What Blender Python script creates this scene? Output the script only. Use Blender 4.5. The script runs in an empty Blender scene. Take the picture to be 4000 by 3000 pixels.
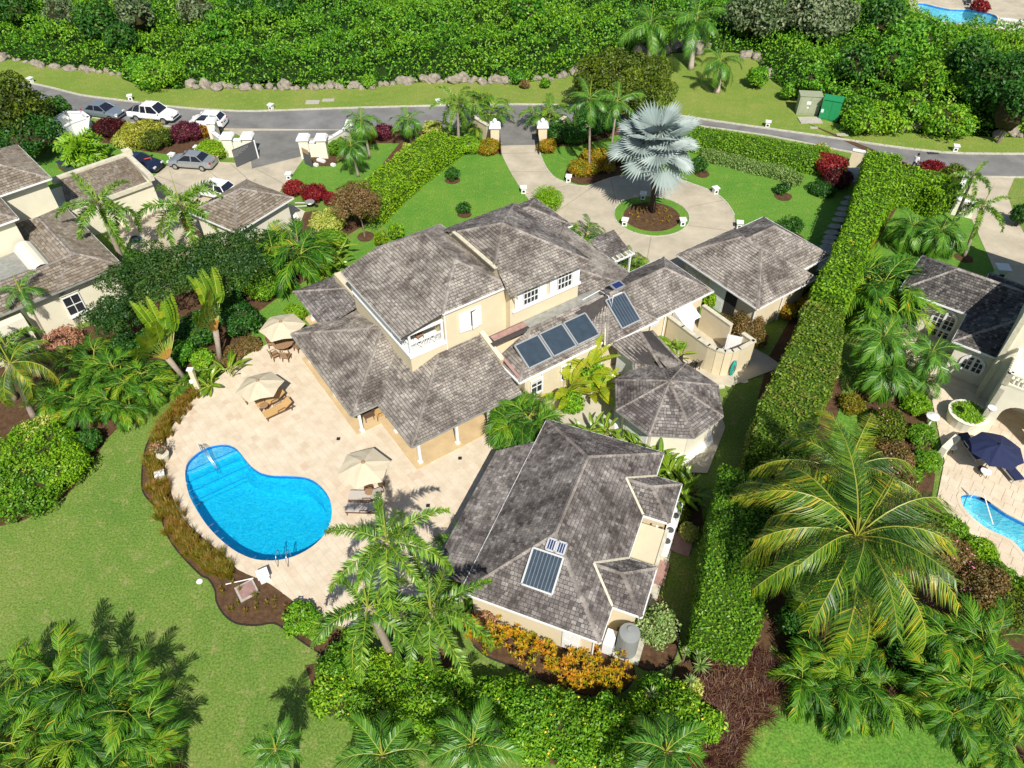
import bpy, math, random
import numpy as np
from mathutils import Vector, Matrix, Euler
PI=math.pi
random.seed(7); RNG=np.random.default_rng(11)
S=bpy.context.scene
COL=S.collection
# ---------------------------------------------------------------- camera
CF=2900.0; CP=math.radians(44.35); CR=math.radians(-.55); CH=35.0
_f=Vector((0,math.cos(CP),-math.sin(CP))); _r0=Vector((1,0,0)); _u0=_r0.cross(_f)
_r=_r0*math.cos(CR)+_u0*math.sin(CR); _u=-_r0*math.sin(CR)+_u0*math.cos(CR)
cam=bpy.data.cameras.new('camera'); co=bpy.data.objects.new('camera',cam); COL.objects.link(co)
m=Matrix((( _r.x,_u.x,-_f.x,0),(_r.y,_u.y,-_f.y,0),(_r.z,_u.z,-_f.z,CH),(0,0,0,1)))
co.matrix_world=m; cam.sensor_width=36; cam.lens=CF/4000*36; cam.clip_end=2000; cam.clip_start=.5
S.camera=co
# ---------------------------------------------------------------- light
SUN_EL=47.0; TRAVEL=math.radians(-11.5)
W=bpy.data.worlds.new('World'); S.world=W; W.use_nodes=True
nt=W.node_tree; sky=nt.nodes.new('ShaderNodeTexSky'); sky.sky_type='NISHITA'; sky.sun_disc=False
sky.sun_elevation=math.radians(SUN_EL); sky.sun_rotation=math.radians(168.5)
bg=nt.nodes['Background']; bg.inputs[1].default_value=.08
nt.links.new(sky.outputs[0],bg.inputs[0])
sl=bpy.data.lights.new('sun','SUN'); sl.energy=5.0; sl.angle=math.radians(.5); sl.color=(1,.955,.88)
so=bpy.data.objects.new('sun',sl); COL.objects.link(so)
tv=Vector((math.sin(TRAVEL)*math.cos(math.radians(SUN_EL)),math.cos(TRAVEL)*math.cos(math.radians(SUN_EL)),-math.sin(math.radians(SUN_EL))))
so.rotation_euler=tv.to_track_quat('-Z','Y').to_euler()
S.view_settings.view_transform='Standard'; S.view_settings.look='None'
S.view_settings.exposure=0.22; S.view_settings.gamma=1; S.view_settings.use_curve_mapping=False
S.render.engine='CYCLES'
S.cycles.max_bounces=8; S.cycles.transparent_max_bounces=12
# ---------------------------------------------------------------- pixel of the 4000x3000 photograph -> point of the place
def G(x,y,z=0.0):
    d=_r*(x-2000)-_u*(y-1500)+_f*CF
    t=(z-CH)/d.z
    return Vector((d.x*t,d.y*t,z))
def T(c,r,x,y): return (c*1000+x*.4521, r*750+y*.4521)
def ppm(p): # pixels per metre at a point
    return CF/((Vector(p)-Vector((0,0,CH))).dot(_f))
def above(B,px,py): # point of the ray nearest the vertical over B
    best=None
    for i in range(0,200):
        z=i*.08; q=G(px,py,z); e=(q.x-B.x)**2+(q.y-B.y)**2
        if best is None or e<best[0]: best=(e,q)
    return best[1]
# ---------------------------------------------------------------- materials
MATS={}
def newmat(name):
    m=bpy.data.materials.new(name); m.use_nodes=True; MATS[name]=m
    nt=m.node_tree; return m,nt,nt.nodes['Principled BSDF'],nt.nodes.new,nt.links.new
def c4(c): return (c[0],c[1],c[2],1)
def plain(name,col,rough=.6,metal=0,noise=.0,nscale=3,bump=0,bscale=30,spec=.4,emit=None):
    m,nt,b,N,L=newmat(name)
    b.inputs['Base Color'].default_value=c4(col); b.inputs['Roughness'].default_value=rough; b.inputs['Metallic'].default_value=metal
    b.inputs['Specular IOR Level'].default_value=spec
    if noise or bump:
        tc=N('ShaderNodeTexCoord')
        geo=N('ShaderNodeNewGeometry')
    if noise:
        n=N('ShaderNodeTexNoise'); n.inputs['Scale'].default_value=nscale; n.inputs['Detail'].default_value=6; n.inputs['Roughness'].default_value=.65
        L(geo.outputs['Position'],n.inputs['Vector'])
        r=N('ShaderNodeMapRange'); r.inputs['From Min'].default_value=.3; r.inputs['From Max'].default_value=.7; r.inputs['To Min'].default_value=1-noise; r.inputs['To Max'].default_value=1+noise*.6
        L(n.outputs[0],r.inputs['Value'])
        mx=N('ShaderNodeMix'); mx.data_type='RGBA'; mx.blend_type='MULTIPLY'; mx.inputs[0].default_value=1; mx.inputs[6].default_value=c4(col)
        cb=N('ShaderNodeCombineColor'); 
        for i in range(3): L(r.outputs[0],cb.inputs[i])
        L(cb.outputs[0],mx.inputs[7]); L(mx.outputs[2],b.inputs['Base Color'])
    if bump:
        n2=N('ShaderNodeTexNoise'); n2.inputs['Scale'].default_value=bscale; n2.inputs['Detail'].default_value=4
        L(geo.outputs['Position'],n2.inputs['Vector'])
        bp=N('ShaderNodeBump'); bp.inputs['Strength'].default_value=bump; bp.inputs['Distance'].default_value=.05
        L(n2.outputs[0],bp.inputs['Height']); L(bp.outputs[0],b.inputs['Normal'])
    return m
def ramp(N,cols):
    r=N('ShaderNodeValToRGB'); e=r.color_ramp.elements
    n=len(cols)
    while len(e)<n: e.new(.5)
    for i,c in enumerate(cols):
        if len(c)==4: e[i].position=c[3]
        else: e[i].position=i/(n-1)
        e[i].color=c4(c[:3])
    return r
def leafmat(name,cols,rough=.45,trans=.25,spec=.35,patch=.35,pscale=.5,orand=.24):
    """foliage: colour from per-leaf value 'v', the object's own random number and a broad patchiness"""
    m,nt,b,N,L=newmat(name)
    at=N('ShaderNodeAttribute'); at.attribute_name='v'
    oi=N('ShaderNodeObjectInfo'); geo=N('ShaderNodeNewGeometry')
    n=N('ShaderNodeTexNoise'); n.inputs['Scale'].default_value=pscale; n.inputs['Detail'].default_value=3
    L(geo.outputs['Position'],n.inputs['Vector'])
    a=N('ShaderNodeMath'); a.operation='MULTIPLY_ADD'; a.inputs[1].default_value=patch*2; L(n.outputs[0],a.inputs[0])
    a2=N('ShaderNodeMath'); a2.operation='ADD'; a2.inputs[1].default_value=-patch; L(at.outputs['Fac'],a2.inputs[0]); L(a2.outputs[0],a.inputs[2])
    a3=N('ShaderNodeMath'); a3.operation='MULTIPLY_ADD'; a3.inputs[1].default_value=orand; L(oi.outputs['Random'],a3.inputs[0])
    a4=N('ShaderNodeMath'); a4.operation='ADD'; a4.inputs[1].default_value=-orand/2; L(a.outputs[0],a4.inputs[0]); L(a4.outputs[0],a3.inputs[2]); a3.use_clamp=True
    r=ramp(N,cols); L(a3.outputs[0],r.inputs[0]); L(r.outputs[0],b.inputs['Base Color'])
    b.inputs['Roughness'].default_value=rough; b.inputs['Specular IOR Level'].default_value=spec
    tr=N('ShaderNodeBsdfTranslucent'); L(r.outputs[0],tr.inputs[0])
    mx=N('ShaderNodeMixShader'); mx.inputs[0].default_value=trans
    out=nt.nodes['Material Output']; L(b.outputs[0],mx.inputs[1]); L(tr.outputs[0],mx.inputs[2]); L(mx.outputs[0],out.inputs[0])
    return m
# --- ground materials
def grassmat(name,c0,c1,c2,dry):
    m,nt,b,N,L=newmat(name); geo=N('ShaderNodeNewGeometry')
    def noi(s,d=5):
        n=N('ShaderNodeTexNoise'); n.inputs['Scale'].default_value=s; n.inputs['Detail'].default_value=d; n.inputs['Roughness'].default_value=.7
        L(geo.outputs['Position'],n.inputs['Vector']); return n
    r=ramp(N,[c0+(.3,),c1+(.52,),c2+(.75,)])
    big=noi(.16,6); L(big.outputs[0],r.inputs[0])
    fine=noi(9,4); med=noi(1.3,8)
    dr=ramp(N,[(0,0,0,.52),(1,1,1,.75)]); L(med.outputs[0],dr.inputs[0])
    mx=N('ShaderNodeMix'); mx.data_type='RGBA'; L(dr.outputs[0],mx.inputs[0]); L(r.outputs[0],mx.inputs[6]); mx.inputs[7].default_value=c4(dry)
    fr=ramp(N,[(.5,.5,.5,.33),(1.35,1.35,1.3,.68)]); L(fine.outputs[0],fr.inputs[0])
    mm=N('ShaderNodeMix'); mm.data_type='RGBA'; mm.blend_type='MULTIPLY'; mm.inputs[0].default_value=1; L(mx.outputs[2],mm.inputs[6]); L(fr.outputs[0],mm.inputs[7])
    L(mm.outputs[2],b.inputs['Base Color']); b.inputs['Roughness'].default_value=.85; b.inputs['Specular IOR Level'].default_value=.15
    bp=N('ShaderNodeBump'); bp.inputs['Strength'].default_value=.5; bp.inputs['Distance'].default_value=.06; bn=noi(16,4); L(bn.outputs[0],bp.inputs['Height']); L(bp.outputs[0],b.inputs['Normal'])
    return m
grassmat('lawn',(.11,.215,.034),(.16,.255,.045),(.225,.28,.068),(.32,.31,.12))
grassmat('garden_lawn',(.085,.235,.03),(.13,.28,.036),(.19,.32,.045),(.24,.31,.06))
grassmat('verge',(.15,.26,.035),(.21,.29,.05),(.28,.315,.075),(.36,.32,.11))
plain('soil',(.115,.066,.036),.95,noise=.45,nscale=3,bump=.8,bscale=18,spec=.1)
plain('forest_floor',(.02,.045,.008),.95,noise=.4,nscale=1,bump=.6,bscale=6,spec=.05)  # ground kept dark so gaps in the leaves read as shaded openings
plain('asphalt',(.215,.21,.20),.85,noise=.30,nscale=.35,bump=.25,bscale=60,spec=.2)
plain('asphalt_old',(.20,.195,.18),.85,noise=.34,nscale=.4,bump=.25,bscale=60,spec=.2)
plain('joint',(.28,.24,.18),.9)
plain('concrete_drive',(.50,.44,.33),.85,noise=.26,nscale=.4,bump=.2,bscale=40,spec=.2)
plain('kerb_concrete',(.52,.5,.4),.8,noise=.3,nscale=4)
plain('stone_slab',(.45,.42,.36),.85,noise=.25,nscale=5)
# roof
def shinglemat(name,light,mid,dark,stain,lich=(.42,.5)):
    m,nt,b,N,L=newmat(name); geo=N('ShaderNodeNewGeometry'); at=N('ShaderNodeAttribute'); at.attribute_name='v'; oi=N('ShaderNodeObjectInfo')
    s=N('ShaderNodeMath'); s.operation='ADD'; L(at.outputs['Fac'],s.inputs[0]); L(oi.outputs['Random'],s.inputs[1])
    fr=N('ShaderNodeMath'); fr.operation='FRACT'; L(s.outputs[0],fr.inputs[0])
    r=ramp(N,[dark+(0,),mid+(.3,),mid+(.62,),light+(1,)]); L(fr.outputs[0],r.inputs[0])
    n=N('ShaderNodeTexNoise'); n.inputs['Scale'].default_value=.55; n.inputs['Detail'].default_value=8; n.inputs['Roughness'].default_value=.7; n.inputs['Distortion'].default_value=.6
    L(geo.outputs['Position'],n.inputs['Vector'])
    st=ramp(N,[(0,0,0,lich[0]),(1,1,1,lich[1]+.14)]); L(n.outputs[0],st.inputs[0])
    mx=N('ShaderNodeMix'); mx.data_type='RGBA'; mx.blend_type='MULTIPLY'; L(st.outputs[0],mx.inputs[0]); L(r.outputs[0],mx.inputs[6]); mx.inputs[7].default_value=c4(stain)
    n2=N('ShaderNodeTexNoise'); n2.inputs['Scale'].default_value=14; n2.inputs['Detail'].default_value=5; L(geo.outputs['Position'],n2.inputs['Vector'])
    fr2=ramp(N,[(.72,.72,.72,.3),(1.12,1.12,1.12,.7)]); L(n2.outputs[0],fr2.inputs[0])
    mm=N('ShaderNodeMix'); mm.data_type='RGBA'; mm.blend_type='MULTIPLY'; mm.inputs[0].default_value=1; L(mx.outputs[2],mm.inputs[6]); L(fr2.outputs[0],mm.inputs[7])
    L(mm.outputs[2],b.inputs['Base Color']); b.inputs['Roughness'].default_value=.9; b.inputs['Specular IOR Level'].default_value=.15
    return m
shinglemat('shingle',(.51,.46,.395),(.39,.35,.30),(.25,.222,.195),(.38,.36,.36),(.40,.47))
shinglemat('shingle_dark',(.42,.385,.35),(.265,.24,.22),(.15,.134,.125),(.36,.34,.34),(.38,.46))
shinglemat('shingle_brown',(.40,.35,.28),(.29,.245,.19),(.19,.155,.12),(.7,.66,.6))
shinglemat('shingle_slate',(.26,.24,.215),(.13,.12,.11),(.06,.056,.054),(.6,.6,.6))
shinglemat('ridge_tile',(.42,.37,.33),(.32,.285,.255),(.2,.175,.16),(.6,.58,.55))
plain('roof_sheet',(.07,.062,.058),.95,noise=.2,nscale=3,spec=.1)
plain('flashing',(.30,.30,.27),.6,noise=.3,nscale=3)
plain('coping_pink',(.36,.22,.19),.8,noise=.25,nscale=3)
plain('render_cream',(.68,.585,.40),.85,noise=.06,nscale=1.5,spec=.2)
plain('render_pale',(.76,.72,.58),.85,noise=.06,nscale=1.2,spec=.2)
plain('render_yellow',(.72,.68,.52),.85,noise=.06,nscale=1.2,spec=.2)
plain('white_paint',(.82,.82,.80),.5,noise=.05,nscale=4)
plain('coping_stone',(.62,.58,.44),.8,noise=.22,nscale=3)
plain('glass_dark',(.025,.03,.035),.08,spec=.8)
plain('dark_interior',(.03,.027,.024),.9)
plain('solar_glass',(.045,.065,.085),.18,noise=.25,nscale=2,spec=.8)
plain('solar_fin',(.17,.2,.24),.4,metal=.4)
plain('pv_blue',(.02,.035,.12),.15,spec=.8)
plain('alu',(.55,.56,.55),.45,metal=.6)
plain('steel',(.6,.62,.64),.25,metal=.9)
plain('pool_plaster_pale',(.30,.66,.74),.6,noise=.08,nscale=2)
plain('pool_plaster',(.03,.66,.88),.6,noise=.1,nscale=3)
plain('pool_step',(.42,.66,.86),.6)
plain('pool_nosing',(.02,.45,.80),.5)
plain('pool_tile',(.02,.25,.65),.35)
plain('canvas_beige',(.60,.52,.37),.8,noise=.05,nscale=6)
plain('canvas_navy',(.014,.022,.07),.8)
plain('cushion_tan',(.53,.33,.13),.85,noise=.1,nscale=8)
plain('cushion_grey',(.5,.455,.40),.85,noise=.08,nscale=8)
plain('wicker',(.13,.075,.045),.7,noise=.3,nscale=20)
plain('wicker_tan',(.33,.2,.11),.7,noise=.3,nscale=20)
plain('chair_dark',(.03,.025,.022),.5)
plain('bark',(.24,.19,.14),.9,noise=.35,nscale=6,bump=.6,bscale=12,spec=.1)
plain('bark_dark',(.09,.065,.05),.9,noise=.35,nscale=6,bump=.6,bscale=12,spec=.1)
plain('palm_trunk',(.34,.28,.22),.9,noise=.25,nscale=8,bump=.4,bscale=14,spec=.15)
plain('palm_trunk_pale',(.5,.42,.35),.9,noise=.15,nscale=5,spec=.15)
plain('crownshaft',(.25,.42,.08),.5,noise=.15,nscale=4)
plain('crownshaft_pale',(.36,.36,.24),.5,noise=.15,nscale=4)
plain('crown_shade',(.05,.045,.02),.95,noise=.3,nscale=4,spec=.05)  # dark core colour, paints the shade inside crowns and bushes
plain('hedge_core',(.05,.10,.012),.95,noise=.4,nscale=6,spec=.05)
plain('rock',(.31,.27,.215),.95,noise=.45,nscale=3,bump=.9,bscale=7,spec=.1)
plain('rock_dark',(.10,.095,.09),.95,noise=.45,nscale=3,bump=.9,bscale=7,spec=.1)
plain('steel_grey_gate',(.09,.095,.10),.5)
plain('gate_board',(.42,.28,.15),.7,noise=.15,nscale=6)
plain('utility_grey',(.33,.36,.24),.6,noise=.1,nscale=2)
plain('utility_green',(.02,.27,.10),.5,noise=.08,nscale=2)
plain('hose_teal',(.02,.36,.32),.5)
plain('hose_blue',(.01,.13,.2),.5)
plain('terracotta',(.4,.2,.1),.8)
plain('edging',(.03,.022,.018),.8)
plain('pond',(.05,.07,.09),.15,spec=.8)
plain('car_silver',(.42,.45,.46),.3,metal=.55,spec=.6)
plain('car_blue',(.30,.36,.42),.3,metal=.55,spec=.6)
plain('car_white',(.82,.82,.82),.3,spec=.6)
plain('car_black',(.012,.02,.045),.2,spec=.7)
plain('car_glass',(.015,.018,.03),.06,spec=.9)
plain('tyre',(.02,.02,.02),.8); plain('rim',(.5,.5,.5),.35,metal=.7)
plain('lamp_glass',(.7,.7,.68),.1,spec=.8); plain('tail_red',(.5,.02,.02),.3); plain('ladder_red',(.6,.09,.08),.5)
plain('plastic_black',(.02,.02,.022),.5); plain('plate',(.05,.05,.05),.4)
plain('skin',(.16,.085,.05),.6); plain('hair',(.015,.012,.01),.7); plain('cloth_white',(.72,.72,.75),.85); plain('cloth_dark',(.02,.018,.022),.85)
plain('flower_yellow',(.85,.62,.03),.6); plain('flower_pink',(.75,.22,.38),.6); plain('flower_red',(.6,.03,.03),.6); plain('flower_orange',(.8,.2,.02),.6)
plain('tank_grey',(.27,.28,.27),.6,noise=.08,nscale=2); plain('orange_plastic',(.8,.17,.03),.5)
plain('floor_warm',(.60,.44,.24),.7,noise=.15,nscale=1.2)
plain('concrete_court',(.52,.47,.36),.85,noise=.18,nscale=.8)
plain('blue_chair',(.02,.12,.5),.6); plain('inflor',(.62,.62,.42),.6)
# paving
def pavemat(name,cols):
    m,nt,b,N,L=newmat(name); geo=N('ShaderNodeNewGeometry'); at=N('ShaderNodeAttribute'); at.attribute_name='v'; oi=N('ShaderNodeObjectInfo')
    s=N('ShaderNodeMath'); s.operation='ADD'; L(at.outputs['Fac'],s.inputs[0]); L(oi.outputs['Random'],s.inputs[1])
    fr=N('ShaderNodeMath'); fr.operation='FRACT'; L(s.outputs[0],fr.inputs[0]); r=ramp(N,cols); L(fr.outputs[0],r.inputs[0])
    n=N('ShaderNodeTexNoise'); n.inputs['Scale'].default_value=1.1; n.inputs['Detail'].default_value=8; n.inputs['Roughness'].default_value=.65; L(geo.outputs['Position'],n.inputs['Vector'])
    f2=ramp(N,[(.86,.83,.78,.3),(1.06,1.06,1.06,.68)]); L(n.outputs[0],f2.inputs[0])
    mm=N('ShaderNodeMix'); mm.data_type='RGBA'; mm.blend_type='MULTIPLY'; mm.inputs[0].default_value=1; L(r.outputs[0],mm.inputs[6]); L(f2.outputs[0],mm.inputs[7])
    L(mm.outputs[2],b.inputs['Base Color']); b.inputs['Roughness'].default_value=.75; b.inputs['Specular IOR Level'].default_value=.25
pavemat('travertine',[(.61,.50,.37,0),(.65,.55,.42,.10),(.665,.575,.44,.5),(.69,.60,.465,.94),(.61,.475,.355,1)])
plain('grout',(.60,.515,.39),.9,noise=.1,nscale=2)
# water
def watermat(name,tint,scale,bump,refl=.0):
    m,nt,b,N,L=newmat(name); nt.nodes.remove(b); geo=N('ShaderNodeNewGeometry')
    tr=N('ShaderNodeBsdfTransparent'); tr.inputs[0].default_value=c4(tint)
    gl=N('ShaderNodeBsdfGlossy'); gl.inputs['Roughness'].default_value=.08
    n=N('ShaderNodeTexNoise'); n.inputs['Scale'].default_value=scale; n.inputs['Detail'].default_value=3; n.inputs['Distortion'].default_value=1.2; L(geo.outputs['Position'],n.inputs['Vector'])
    bp=N('ShaderNodeBump'); bp.inputs['Strength'].default_value=bump; bp.inputs['Distance'].default_value=.08; L(n.outputs[0],bp.inputs['Height']); L(bp.outputs[0],gl.inputs['Normal'])
    fs=N('ShaderNodeFresnel'); fs.inputs[0].default_value=1.33; L(bp.outputs[0],fs.inputs['Normal'])
    # lighter cells painted into the tint imitate light focused by ripples
    v=N('ShaderNodeTexVoronoi'); v.feature='SMOOTH_F1'; v.inputs['Scale'].default_value=scale*.9; 
    w=N('ShaderNodeVectorMath'); w.operation='ADD'; n3=N('ShaderNodeTexNoise'); n3.inputs['Scale'].default_value=2.5; L(geo.outputs['Position'],n3.inputs['Vector']); L(geo.outputs['Position'],w.inputs[0]); L(n3.outputs[1],w.inputs[1]); L(w.outputs[0],v.inputs['Vector'])
    r=ramp(N,[tuple(min(1,t*1.0) for t in tint)+(.25,),(min(1,tint[0]*3.4),1,1,.55)]); L(v.outputs['Distance'],r.inputs[0]); L(r.outputs[0],tr.inputs[0])
    mx=N('ShaderNodeMixShader'); L(fs.outputs[0],mx.inputs[0]); L(tr.outputs[0],mx.inputs[1]); L(gl.outputs[0],mx.inputs[2]); L(mx.outputs[0],nt.nodes['Material Output'].inputs[0])
watermat('pool_water',(.22,.84,.98),9,.6)
watermat('pool_water_far',(.5,.9,.97),4,.4)
# --- foliage materials
g=leafmat
g('leaf_hedge',[(.045,.15,.01),(.10,.27,.014),(.19,.38,.018),(.32,.48,.02)],patch=.25,pscale=.35)
g('leaf_hedge_lime',[(.09,.25,.01),(.17,.37,.012),(.26,.46,.014),(.38,.52,.02)],patch=.2,pscale=.35)
g('leaf_hedge_mixed',[(.04,.12,.01),(.11,.22,.015),(.2,.31,.02),(.27,.24,.06),(.32,.16,.07)],patch=.28,pscale=.4)
g('leaf_bush',[(.03,.12,.012),(.08,.27,.018),(.16,.40,.02),(.30,.50,.028)],patch=.42,pscale=.16)
g('leaf_bush_bright',[(.06,.19,.014),(.14,.36,.018),(.25,.47,.02),(.38,.54,.03)],patch=.3,pscale=.3)
g('leaf_dark',[(.012,.06,.01),(.03,.12,.016),(.06,.19,.022),(.11,.25,.025)],patch=.3,pscale=.5)
g('leaf_olive',[(.035,.06,.008),(.08,.13,.012),(.16,.23,.015),(.28,.33,.02)],patch=.3,pscale=.6)
g('leaf_silver',[(.04,.09,.03),(.12,.19,.07),(.25,.31,.15),(.40,.42,.28)],patch=.3,pscale=.5)
g('leaf_rain',[(.018,.06,.012),(.03,.10,.02),(.06,.14,.02),(.11,.16,.025)],patch=.35,pscale=.5)
g('leaf_cream',[(.18,.3,.03),(.38,.48,.06),(.62,.62,.14),(.78,.74,.3)],patch=.3,pscale=1.)
g('leaf_cream_bronze',[(.16,.2,.02),(.34,.36,.03),(.5,.5,.06),(.62,.56,.14)],patch=.3,pscale=.7)
g('leaf_variegated',[(.1,.22,.04),(.22,.36,.08),(.40,.5,.18),(.62,.66,.36)],patch=.2)
g('leaf_red',[(.1,.006,.012),(.22,.012,.02),(.36,.03,.03),(.42,.11,.06)],patch=.25,pscale=1)
g('leaf_maroon',[(.03,.006,.008),(.07,.012,.014),(.13,.02,.02),(.2,.04,.03)],patch=.2,pscale=1)
g('leaf_purple',[(.05,.008,.02),(.11,.015,.035),(.18,.03,.05),(.25,.06,.08)],patch=.2,pscale=1)
g('leaf_orange',[(.08,.15,.01),(.34,.33,.012),(.60,.34,.015),(.58,.15,.02)],patch=.35,pscale=.8)
g('leaf_croton',[(.06,.14,.01),(.26,.3,.01),(.5,.3,.02),(.45,.08,.02)],patch=.35,pscale=.9)
g('leaf_rusty',[(.07,.09,.012),(.17,.13,.03),(.30,.18,.07),(.40,.26,.13)],patch=.25,pscale=.9)
g('leaf_pinkish',[(.2,.22,.05),(.45,.25,.12),(.6,.27,.2),(.65,.5,.3)],patch=.3,pscale=1)
g('leaf_grass_bronze',[(.12,.15,.01),(.2,.21,.012),(.28,.22,.02),(.36,.15,.03)],patch=.3,pscale=.8)
g('leaf_grass_purple',[(.035,.012,.012),(.07,.022,.018),(.13,.045,.03),(.32,.19,.10)],patch=.15)
g('frond_green',[(.018,.075,.01),(.05,.16,.014),(.10,.26,.018),(.24,.40,.035)],patch=.15,rough=.4,spec=.45,trans=.13)
g('frond_plume',[(.03,.10,.012),(.08,.21,.016),(.17,.32,.022),(.34,.46,.05)],patch=.15,rough=.42,spec=.45,trans=.13)
g('frond_areca',[(.012,.055,.006,0),(.04,.145,.009,.3),(.10,.26,.012,.6),(.24,.36,.015,.85),(.48,.32,.02,1)],patch=.16,pscale=.9,rough=.5,spec=.25,trans=.18,orand=.62)
g('frond_coconut',[(.012,.045,.005,0),(.035,.11,.008,.3),(.10,.22,.01,.52),(.27,.34,.014,.74),(.55,.36,.02,.95)],patch=.2,pscale=.35,rough=.42,spec=.4,trans=.1,orand=.35)
g('frond_dead',[(.22,.13,.05),(.4,.22,.06),(.5,.28,.05)],patch=.2)
g('frond_silver',[(.14,.19,.18),(.26,.33,.31),(.38,.45,.42),(.48,.55,.48)],patch=.15,rough=.5,spec=.4,trans=.12)
g('leaf_banana',[(.06,.16,.01),(.13,.28,.012),(.25,.4,.015),(.42,.45,.03)],patch=.25,rough=.3,spec=.5,trans=.35)
g('leaf_banana_yellow',[(.12,.26,.01),(.28,.4,.012),(.48,.5,.02),(.55,.42,.05)],patch=.25,rough=.3,spec=.5,trans=.35)
plain('rachis',(.32,.36,.05),.5); plain('rachis_fan',(.5,.28,.06),.5); plain('rachis_coconut',(.34,.34,.05),.45); plain('petiole_silver',(.4,.42,.3),.5)
# ---------------------------------------------------------------- mesh builder
class MB:
    def __init__(s): s.v=[]; s.f=[]; s.m=[]; s.a=[]; s.mats=[]; s.smooth=False
    def mi(s,mat):
        if mat not in s.mats: s.mats.append(mat)
        return s.mats.index(mat)
    def face(s,pts,mat,val=.5):
        i=len(s.v); s.v.extend([tuple(p) for p in pts]); s.f.append(tuple(range(i,i+len(pts)))); s.m.append(s.mi(mat)); s.a.append(val)
    def add(s,vs,fs,mat,val=.5):
        i=len(s.v); s.v.extend([tuple(p) for p in vs]); k=s.mi(mat)
        for f in fs: s.f.append(tuple(i+j for j in f)); s.m.append(k); s.a.append(val)
    def box(s,c,d,mat,R=None,val=.5,taper=1.0):
        x,y,z=d[0]/2,d[1]/2,d[2]/2; c=Vector(c); vs=[]
        for k in (-1,1):
            t=taper if k>0 else 1
            for a,b in((-1,-1),(1,-1),(1,1),(-1,1)):
                p=Vector((a*x*t,b*y*t,k*z)); 
                if R is not None: p=R@p
                vs.append(c+p)
        s.add(vs,[(3,2,1,0),(4,5,6,7),(0,1,5,4),(1,2,6,5),(2,3,7,6),(3,0,4,7)],mat,val)
    def bar(s,p,q,w,h,mat,up=(0,0,1),val=.5):
        p=Vector(p);q=Vector(q); d=q-p; L=d.length
        if L<1e-6: return
        d/=L; u=Vector(up); sd=d.cross(u)
        if sd.length<1e-4: sd=d.cross(Vector((1,0,0)))
        sd.normalize(); u=sd.cross(d)
        R=Matrix((( d.x,sd.x,u.x),(d.y,sd.y,u.y),(d.z,sd.z,u.z)))
        s.box((p+q)/2,(L,w,h),mat,R,val)
    def tube(s,pts,rad,mat,n=6,val=.5,cap=True):
        pts=[Vector(p) for p in pts]; rad=rad if hasattr(rad,'__len__') else [rad]*len(pts)
        rings=[];N=len(pts); base=len(s.v); prev=None
        for i,p in enumerate(pts):
            t=(pts[min(i+1,N-1)]-pts[max(i-1,0)]).normalized()
            a=prev if prev is not None else (Vector((0,0,1)) if abs(t.z)<.9 else Vector((1,0,0)))
            b=t.cross(a).normalized(); a=b.cross(t).normalized(); prev=a
            for k in range(n):
                an=2*PI*k/n; s.v.append(tuple(p+(a*math.cos(an)+b*math.sin(an))*rad[i]))
        mi=s.mi(mat)
        for i in range(N-1):
            for k in range(n):
                s.f.append((base+i*n+k,base+i*n+(k+1)%n,base+(i+1)*n+(k+1)%n,base+(i+1)*n+k)); s.m.append(mi); s.a.append(val)
        if cap:
            s.f.append(tuple(base+k for k in reversed(range(n)))); s.m.append(mi); s.a.append(val)
            s.f.append(tuple(base+(N-1)*n+k for k in range(n))); s.m.append(mi); s.a.append(val)
    def prism(s,poly,z0,z1,mat,val=.5,bottom=False):
        n=len(poly); vs=[(p[0],p[1],z0) for p in poly]+[(p[0],p[1],z1) for p in poly]
        fs=[tuple(range(n,2*n))]+[(i,(i+1)%n,n+(i+1)%n,n+i) for i in range(n)]
        if bottom: fs.append(tuple(reversed(range(n))))
        s.add(vs,fs,mat,val)
    def lathe(s,c,prof,mat,n=12,val=.5):
        c=Vector(c); vs=[];fs=[];k=len(prof)
        for r,z in prof:
            for i in range(n): a=2*PI*i/n; vs.append(c+Vector((r*math.cos(a),r*math.sin(a),z)))
        for j in range(k-1):
            for i in range(n): fs.append((j*n+i,j*n+(i+1)%n,(j+1)*n+(i+1)%n,(j+1)*n+i))
        fs.append(tuple((k-1)*n+i for i in range(n))); fs.append(tuple(reversed(range(n))))
        s.add(vs,fs,mat,val)
    def build(s,name,parent=None,smooth=False,loc=None,kind=None):
        me=bpy.data.meshes.new(name); me.from_pydata(s.v,[],s.f)
        for mt in s.mats: me.materials.append(MATS[mt])
        n=len(s.f)
        me.polygons.foreach_set('material_index',s.m)
        at=me.attributes.new('v','FLOAT','FACE'); at.data.foreach_set('value',np.array(s.a,dtype=np.float32))
        if smooth: me.polygons.foreach_set('use_smooth',[True]*n)
        me.update()
        o=link(name,me,parent); 
        if kind: o['kind']=kind
        return o
def link(name,me,parent=None):
    o=bpy.data.objects.new(name,me); COL.objects.link(o)
    if parent is not None: o.parent=parent
    return o
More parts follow.
